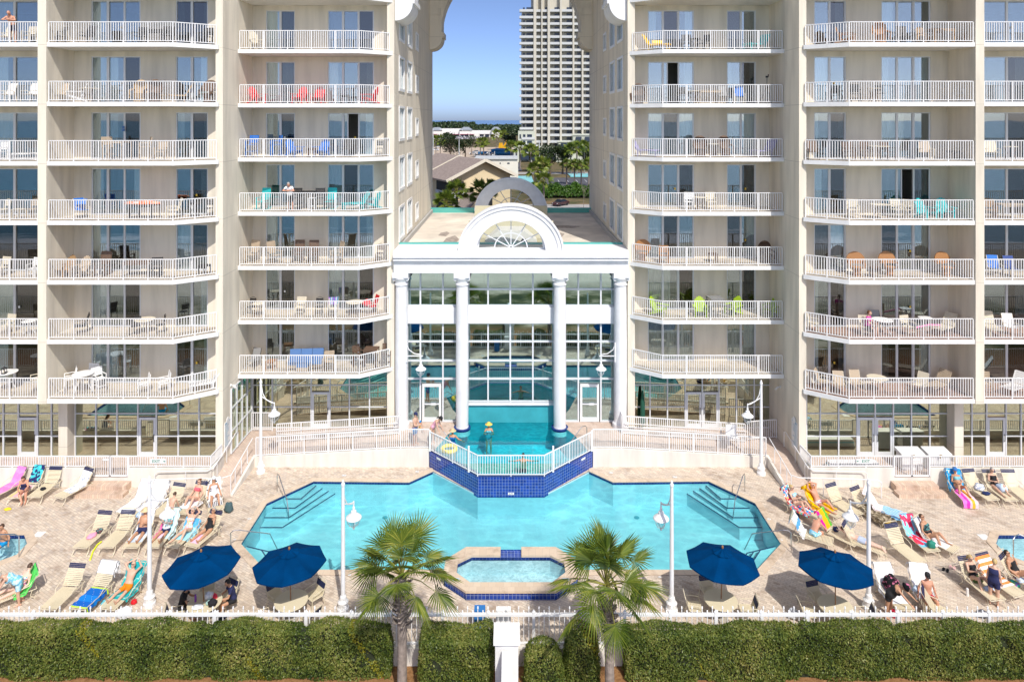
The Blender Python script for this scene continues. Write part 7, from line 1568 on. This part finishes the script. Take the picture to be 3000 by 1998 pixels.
# white shopping plaza with grey hip roofs
Y = 735.; pz = root('shopping_plaza', 'long white shopping plaza with grey hipped pavilion roofs before the woods', 'building'); PW = pm('plaza_white',(.78,.76,.72),.8); PR = pm('plaza_roof',(.30,.33,.37),.7); m = MB(); rf = MB(); wd = MB(); aw = MB()
Q = lambda x: XA(1250+x/4.48, Y); Zq = lambda y: ZA(320+y/4.48, Y)
for x0,x1,zt,d in ((-200,80,300,0),(60,200,280,-3),(170,440,262,0),(435,580,290,-4),(575,860,288,0),(855,962,275,-4)): m.box(Q(x0),Q(x1),Y+d,Y+40,-1,Zq(zt))
m.build('wall', PW, pz)
for x0,x1,z0,z1,d in ((40,205,278,242,-3),(428,590,276,238,-4),(845,968,272,236,-4)):
    xm = (Q(x0)+Q(x1))/2; rf = MB(); rf.add([(Q(x0),Y+d-1,Zq(z0)),(Q(x1),Y+d-1,Zq(z0)),(Q(x1),Y+24,Zq(z0)),(Q(x0),Y+24,Zq(z0)),(xm-(Q(x1)-Q(x0))*.2,Y+11,Zq(z1)),(xm+(Q(x1)-Q(x0))*.2,Y+11,Zq(z1))],[(0,1,5,4),(1,2,5),(2,3,4,5),(3,0,4),(3,2,1,0)]); rf.build('roof', PR, pz)
for x0,x1 in ((95,140),(245,285),(310,420),(455,490),(505,545),(575,620),(700,750),(770,820)): MB().box(Q(x0),Q(x1),Y-4.2,Y-3.9 if x0 in (95,455,505) else Y+.2,Zq(360),Zq(335)).build('shop_window', FW, pz); MB().box(Q(x0)-1,Q(x1)+1,Y-5.2,Y-4.2,Zq(335),Zq(328)).build('awning', pm('awning_dark',(.06,.04,.05),.8) if x0 > 600 else col('awning_red',(.35,.06,.12)), pz)
tag(MB().box(Q(120),Q(780),Y-60,Y-59.5,-.2,2.4).build('site_fence', pm('fence_mauve',(.55,.52,.60),.8)), 'long pale fence before the white plaza', 'fence')
# roads and parking lots
ASP = pm('asphalt', (.085,.085,.10), .9, .2, .4); CON = pm('concrete_lot', (.36,.34,.32), .9, .12, .3)
struct('parking_lot', MB().sheet([(-20,122),(34,122),(34,152),(-20,152)], .02), CON); struct('far_parking_lot', MB().sheet([(8,190),(50,190),(50,222),(8,222)], .02), ASP); struct('road', MB().sheet([(-80,236),(80,236),(80,246),(-80,246)], .02), CON); struct('sand_lot', MB().sheet([(-60,330),(20,330),(20,470),(-60,470)], .02), pm('sandy_lot',(.50,.40,.30),.95,.15,.1)); struct('car_park', MB().sheet([(-60,250),(4,250),(4,300),(-60,300)], .02), ASP)
ml = MB(); 
for i in range(12): ml.box(-6+i*2.7,-5.88+i*2.7,140,146,.024,.028)
struct('parking_markings', ml, WHITE); ml = MB()
for i in range(12): ml.box(9+i*2.8,9.14+i*2.8,207,214,.024,.028)
struct('far_parking_markings', ml, WHITE)
hp = tag(MB().box(XA(1512,215),XA(1560,215),200,226,.03,.3).build('hotel_pool', pm('pool_aqua',(.25,.65,.72),.3)), 'aqua pool of the condominium tower, beyond the palms', 'pool'); tag(MB().box(XA(1664,235),XA(1740,235),225,236,.03,.3).build('hotel_pool', MATS['pool_aqua']), 'long aqua pool at the foot of the condominium tower', 'pool')
# cars
def make_car():
    o = root('parked_car', 'x', 'car', group='parked cars beyond the hotel'); CP = pm('car_paint',(.02,.015,.02),.25,coat=.5)
    b = MB(); prof = [(-2.2,.35),(-2.25,.62),(-2.0,.82),(-1.35,.92),(1.0,.98),(1.9,.95),(2.2,.8),(2.25,.4)]; n = len(prof); b.add([(s*.88,y,z) for s in (-1,1) for y,z in prof],[tuple(range(n)),tuple(range(2*n-1,n-1,-1))]+[(i,(i+1)%n,n+(i+1)%n,n+i) for i in range(n)])
    rp = [(-.45,1.42),(.75,1.43)]; b.add([(s*.62,y,z+d) for d in (0,-.05) for s in (-1,1) for y,z in rp],[(0,1,3,2),(4,6,7,5),(0,4,5,1),(2,3,7,6),(0,2,6,4),(1,5,7,3)]); b.build('body', CP, o)
    g = MB(); lo = [(-1.3,.9),(1.7,.96)]; hi = [(-.45,1.39),(.75,1.40)]; q = [(s*.84,y,z) for s in (-1,1) for y,z in lo]+[(s*.62,y,z) for s in (-1,1) for y,z in hi]; g.add(q,[(0,1,5,4),(3,2,6,7),(0,4,6,2),(1,3,7,5)]); g.build('windows', pm('car_glass',(.015,.02,.025),.08), o)
    for s in (-1,1):
        for y in (-1.4,1.35): MB().lathe([(.18,-.1),(.32,-.1),(.33,0),(.32,.1),(.18,.1),(.0,.1)],14,(0,0,0),Matrix.Translation((s*.82,y,.33))@Matrix.Rotation(R(90),4,'Y')).build('wheel', BLACK, o)
        MB().ell((s*.62,-2.2,.68),.16,.06,.08).build('headlight', FB, o); MB().ell((s*.66,2.2,.78),.16,.05,.07).build('taillight', CO['red'], o)
    proto_tree(o); return o
CAR = make_car(); CARS = [(1642,603,0,'dark maroon car parked on the pale lot right of the rear arch',(.05,.012,.015),R(-38))]
for px,py,lab,c,a in ((1386,453,'white car in the crowded car park, left end of its row',(.7,.7,.7),90),(1396,448,'silver car in the crowded car park beside the bare tree',(.4,.42,.45),85),(1412,452,'grey car in the crowded car park beside the small palms',(.2,.2,.22),95),(1432,456,'pale van like car before the blue boats',(.6,.62,.63),90),(1447,457,'white car just left of the blue boats',(.75,.75,.75),88),(1276,442,'white car glimpsed at the left tower edge, upper row',(.7,.7,.72),80),(1284,434,'white car glimpsed behind the left palms',(.6,.6,.62),85),(1276,466,'dark teal car at the left tower edge, lower row',(.01,.06,.07),30),(1290,462,'black car at the left tower edge near the dark oak',(.015,.015,.018),40),(1400,460,'white truck like car behind the low white building',(.75,.75,.76),90)): CARS.append((px,py,0,lab,c,R(a)))
for i,(px,py,z,lab,c,a) in enumerate(CARS):
    p = G(px,py); mt = pm(f'paint_{i}',c,.25,coat=.5)
    if i == 0: CAR.location = p; CAR.rotation_euler = (0,0,a); CAR['label'] = lab; setmat([c_ for c_,_ in KID[CAR.name] if c_.name.startswith('body')][0], mt)
    else:
        r_, ch = copy_tree(CAR, p, a, lab)
        for c_ in ch:
            if c_.name.startswith('body'): setmat(c_, mt)
def boat(px,py,s,lab):
    p = G(px,py); o = root('covered_boat', lab, 'boat', p, R(80), 'boats under blue covers'); n = 9; vs = []
    for i in range(n):
        t = i/(n-1); w = 1.3*math.sin(math.pi*(.12+.8*t))**.7; y = -4+8*t
        for x,z in ((-w*.6,.5),(-w,1.3),(-w*.5,1.8+.4*math.sin(math.pi*t)),(w*.5,1.8+.4*math.sin(math.pi*t)),(w,1.3),(w*.6,.5)): vs.append((x*s,y*s,z*s))
    MB().add(vs,[(i*6+j,i*6+(j+1)%6,i*6+6+(j+1)%6,i*6+6+j) for i in range(n-1) for j in range(6)]+[tuple(range(6)),tuple(range(n*6-6,n*6))]).build('cover', pm('boat_blue',(.0,.12,.30),.6), o); MB().box(-.9*s,.9*s,-2*s,2*s,.2,.5*s).build('trailer', BLACK, o)
boat(1420,455,.9,'small boat under a blue cover beside the parked cars'); boat(1468,451,1.4,'large boat under a blue cover in front of the yellow digger'); boat(1474,459,1.2,'boat under a dark blue cover behind the low white building')
p = G(1473,441); ex = root('excavator', 'yellow excavator working on the sandy lot beyond the boats', 'excavator', p, R(-30)); YL = pm('digger_yellow',(.75,.42,.01),.5)
MB().prism([(-2.2,-1.5),(2.2,-1.5),(2.4,1.4),(-2.2,1.5)],1.2,3.0).prism([(-2,-1.2),(-.2,-1.2),(-.2,.2),(-2,.2)],3.0,4.6).build('body', YL, ex); MB().tube([(1,0,2.6),(3.,0,6.2),(5.6,0,4.8)],[.5,.45,.35],6).build('boom', YL, ex); MB().tube([(5.6,0,4.8),(5.2,0,1.5)],[.35,.25],6).prism([(4.6,-.6),(5.9,-.6),(5.7,.6),(4.8,.6)],.4,1.5).build('bucket_arm', BLACK, ex)
for s in (-1,1): MB().prism([(-2.4,s*1.2-.35),(2.4,s*1.2-.35),(2.4,s*1.2+.35),(-2.4,s*1.2+.35)],.1,1.1).build('track', BLACK, ex)
# posts and lamps of the streets
def pole(px, y0, py, lab, arm=True):
    p = G(px, py); zt = ZA(y0, p.y); o = root('street_pole', lab, 'street lamp', p, 0, 'street poles beyond the hotel'); MB().tube([(0,0,0),(0,0,zt)],[.22,.15],8).build('pole', FB, o)
    if arm: MB().tube([(0,0,zt-1.5),(-.8,0,zt-1.2)],.07,5).build('arm', FB, o); MB().lathe([(.0,.5),(.3,.3),(.5,0),(.0,-.1)],10,(-.9,0,zt-1.9)).build('lamp_shade', FB, o)
pole(1345,409,478,'white pole rising behind the tan house roofs',False); pole(1580,413,505,'white lamp pole before the condominium tower'); pole(1509,450,520,'grey lamp pole beside the low white building'); pole(1433,438,466,'short white lamp before the blue boats'); pole(1449,444,468,'short white lamp beside the boats'); pole(1269,375,480,'thin pole at the left tower edge',False)
# trees beyond
def gz(px,py): return G(px,py)
k = 0
for px,py,h,rd,lab,nm in ((1318,475,12.5,6.2,'dense dark oak behind the tan roofs, left of the white pole','t'),(1362,474,12.,5.2,'dense dark oak behind the tan roofs, right of the white pole','t'),(1612,512,10.5,4.4,'dark round oak before the condominium tower','t'),(1648,510,10.,4.,'dark oak between palms before the condominium tower','t'),(1722,500,9.,3.6,'dark oak at the right tower edge','t'),(1494,450,11.,4.6,'dark oak beside the condominium podium','t'),(1488,421,11.,6.,'pale green palms clump before the woods','t'),(1320,408,7.,5.,'small pale tree before the plaza','t'),(1305,407,6.5,4.,'small round tree before the plaza','t')):
    p = G(px,py); tree(p.x,p.y,h,rd,lab,30+k,None,.35,1500 if py > 450 else 700,.30 if py > 450 else .5); k += 1
for px,py,h,rd,lab in ((1593,592,4.9,2.2,'palm just behind the rear arch, right side'),(1568,571,6.2,2.4,'tall palm behind the rear arch'),(1585,560,7.,2.5,'full palm left of the big green hedge'),(1594,556,6.5,2.3,'palm touching the green hedge'),(1660,540,5.6,2.1,'palm at the far lot, first of a row of four'),(1683,542,5.6,2.1,'palm at the far lot, second of a row of four'),(1703,543,5.6,2.,'palm at the far lot, third of a row of four'),(1725,548,6.2,2.2,'palm at the far lot, fourth by the tower edge'),(1524,495,8.,3.,'palm before the condominium podium, left'),(1497,492,8.,3.,'palm beside the low white building'),(1555,505,7.5,3.2,'broad palm by the aqua pool'),(1570,502,7.,3.,'second broad palm by the aqua pool'),(1672,512,8.5,3.,'tall palm between oaks at the condominium'),(1690,514,8.8,3.2,'tall palm right of the oaks at the condominium'),(1712,512,9.,3.2,'tall palm near the right tower edge'),(1456,440,9.5,4.2,'pair trunk palm beside the yellow excavator'),(1474,436,9.,3.6,'palm behind the yellow excavator'),(1407,462,7.,3.6,'palm between parked cars'),(1417,460,7.4,3.4,'second palm between parked cars'),(1277,470,9.,3.,'palm at the left tower edge'),(1290,468,9.,3.,'palm behind the left tan roof')):
    p = G(px,py); fan_palm(p.x,p.y,0,h,rd,lab,60+k,26,'palms beyond the hotel',11,.22,0,'palm_tree',True); k += 1
for px,Y,yc,rd,lab in ((1338,88,556,1.75,'palm before the lower porch of the tan house'),(1307,84,592,1.75,'low palm at the left edge of the tan house'),(1408,86,556,1.75,'palm before the brown wing roof'),(1438,80,548,1.3,'palm peeking over the left shoulder of the rear arch')):
    fan_palm(XA(px,Y),Y,0,ZA(yc,Y)-.3,rd,lab,60+k,26,'palms beyond the hotel',13,.16,0,'palm_tree',True); k += 1
p = G(1382,455); bt = root('bare_tree', 'bare grey branched winter tree beside the car park', 'tree', p); b = MB(); rr = random.Random(4)
def branch(a, d, L, r, n):
    e = a+d*L; b.tube([a,a.lerp(e,.5)+V((rr.uniform(-.1,.1),0,0))*L*.3,e],[r,r*.8,r*.55],5)
    if n:
        for _ in range(4): branch(e, (d+V((rr.uniform(-.9,.9),rr.uniform(-.6,.6),rr.uniform(-.2,.5)))).normalized(), L*rr.uniform(.55,.8), r*.5, n-1)
branch(V((0,0,0)),V((0,0,1)),4.2,.35,4); b.build('trunk', pm('grey_bark',(.22,.18,.15),.95), bt)
p = G(1710,612); bt = root('bare_shrub', 'bare twiggy shrub at the end of the green hedge', 'shrub', p); b = MB(); branch(V((0,0,0)),V((0,0,1)),2.,.06,3); b.build('stems', MATS['grey_bark'], bt)
rs = np.random.RandomState(5); n = 9000; P = np.stack([rs.uniform(5.,20.,n), rs.uniform(164,171,n), np.zeros(n)],1); P[:,2] = (2.9+.5*np.sin(P[:,0]*1.3)+.3*np.sin(P[:,0]*3+P[:,1]))*np.sqrt(np.clip(1-((P[:,1]-167.5)/3.6)**2,0,1))*rs.rand(n)**.25
hb = root('bush_row', 'large bright green bush row between the two parking lots', 'bushes'); leafmesh('foliage', P, np.tile([0,-.5,.8],(n,1)), .24, [BUSHL], hb, 5, None, .8, .7)
# the far wood reads as one mass
P = []; N = []
for i in range(330):
    y = rs.uniform(800,1350); x = XA(rs.uniform(1130,1640), y); h = (17.5 if x < XA(1385,y) else 13.)*rs.uniform(.82,1.06) - (y-800)*.002; r_ = rs.uniform(5,9); m_ = 130; d = rs.normal(0,1,(m_,3)); d /= np.linalg.norm(d,axis=1)[:,None]; d[:,2] = np.abs(d[:,2])*1.1-.25
    P.append(np.array([x,y,h-r_*.9])+d*np.array([r_,r_,r_*.85])*(rs.rand(m_,1)**.3)); N.append(d)
    q = np.array([x,y,0])+rs.uniform(-1,1,(40,3))*np.array([r_,r_,0])+np.array([0,0,1])*rs.rand(40,1)*(h-r_); P.append(q); N.append(np.tile([0,-1,.3],(40,1)))
tag(leafmesh('far_wood', np.vstack(P), np.vstack(N), 1.5, [WLEAF], None, 8, None, .5, .75), None, None, None, 'stuff')
# ================================================================== LIGHT, AIR, CAMERA
SUN = V((.37,-1.,1.24)).normalized(); el = math.asin(SUN.z); az = math.atan2(SUN.x, SUN.y)
sl = bpy.data.lights.new('sun','SUN'); sl.energy = 2.5; sl.angle = R(.5); sl.color = (1,.95,.87); so_ = bpy.data.objects.new('sun', sl); COL.objects.link(so_); so_.rotation_euler = (-SUN).to_track_quat('-Z','Y').to_euler()
wd = bpy.data.worlds.new('World'); S.world = wd; wd.use_nodes = True; nt = wd.node_tree; nt.nodes.clear(); out = nt.nodes.new('ShaderNodeOutputWorld'); bg = nt.nodes.new('ShaderNodeBackground'); sk = nt.nodes.new('ShaderNodeTexSky')
sk.sky_type = 'NISHITA'; sk.sun_disc = False; sk.sun_elevation = el; sk.sun_rotation = az; sk.altitude = 0; sk.air_density = .29; sk.dust_density = 1.2; sk.ozone_density = 2.6
bg.inputs[1].default_value = .15; nt.links.new(sk.outputs[0], bg.inputs[0]); nt.links.new(bg.outputs[0], out.inputs[0])
cam = bpy.data.cameras.new('camera'); cam.sensor_width = 36; cam.lens = 24; cam.shift_x = .001; cam.shift_y = -(999-HY)/3000; cam.clip_start = .5; cam.clip_end = 60000
co_ = bpy.data.objects.new('camera', cam); COL.objects.link(co_); co_.location = (0,0,H); co_.rotation_euler = (R(90),0,0); S.camera = co_
S.view_settings.view_transform = 'Standard'; S.view_settings.look = 'None'; S.view_settings.exposure = .76; S.view_settings.gamma = 1
S.cycles.max_bounces = 10; S.cycles.transparent_max_bounces = 16; S.cycles.diffuse_bounces = 6; S.cycles.glossy_bounces = 4; S.cycles.caustics_reflective = False; S.cycles.caustics_refractive = False; S.cycles.use_denoising = True; S.cycles.sample_clamp_indirect = 6
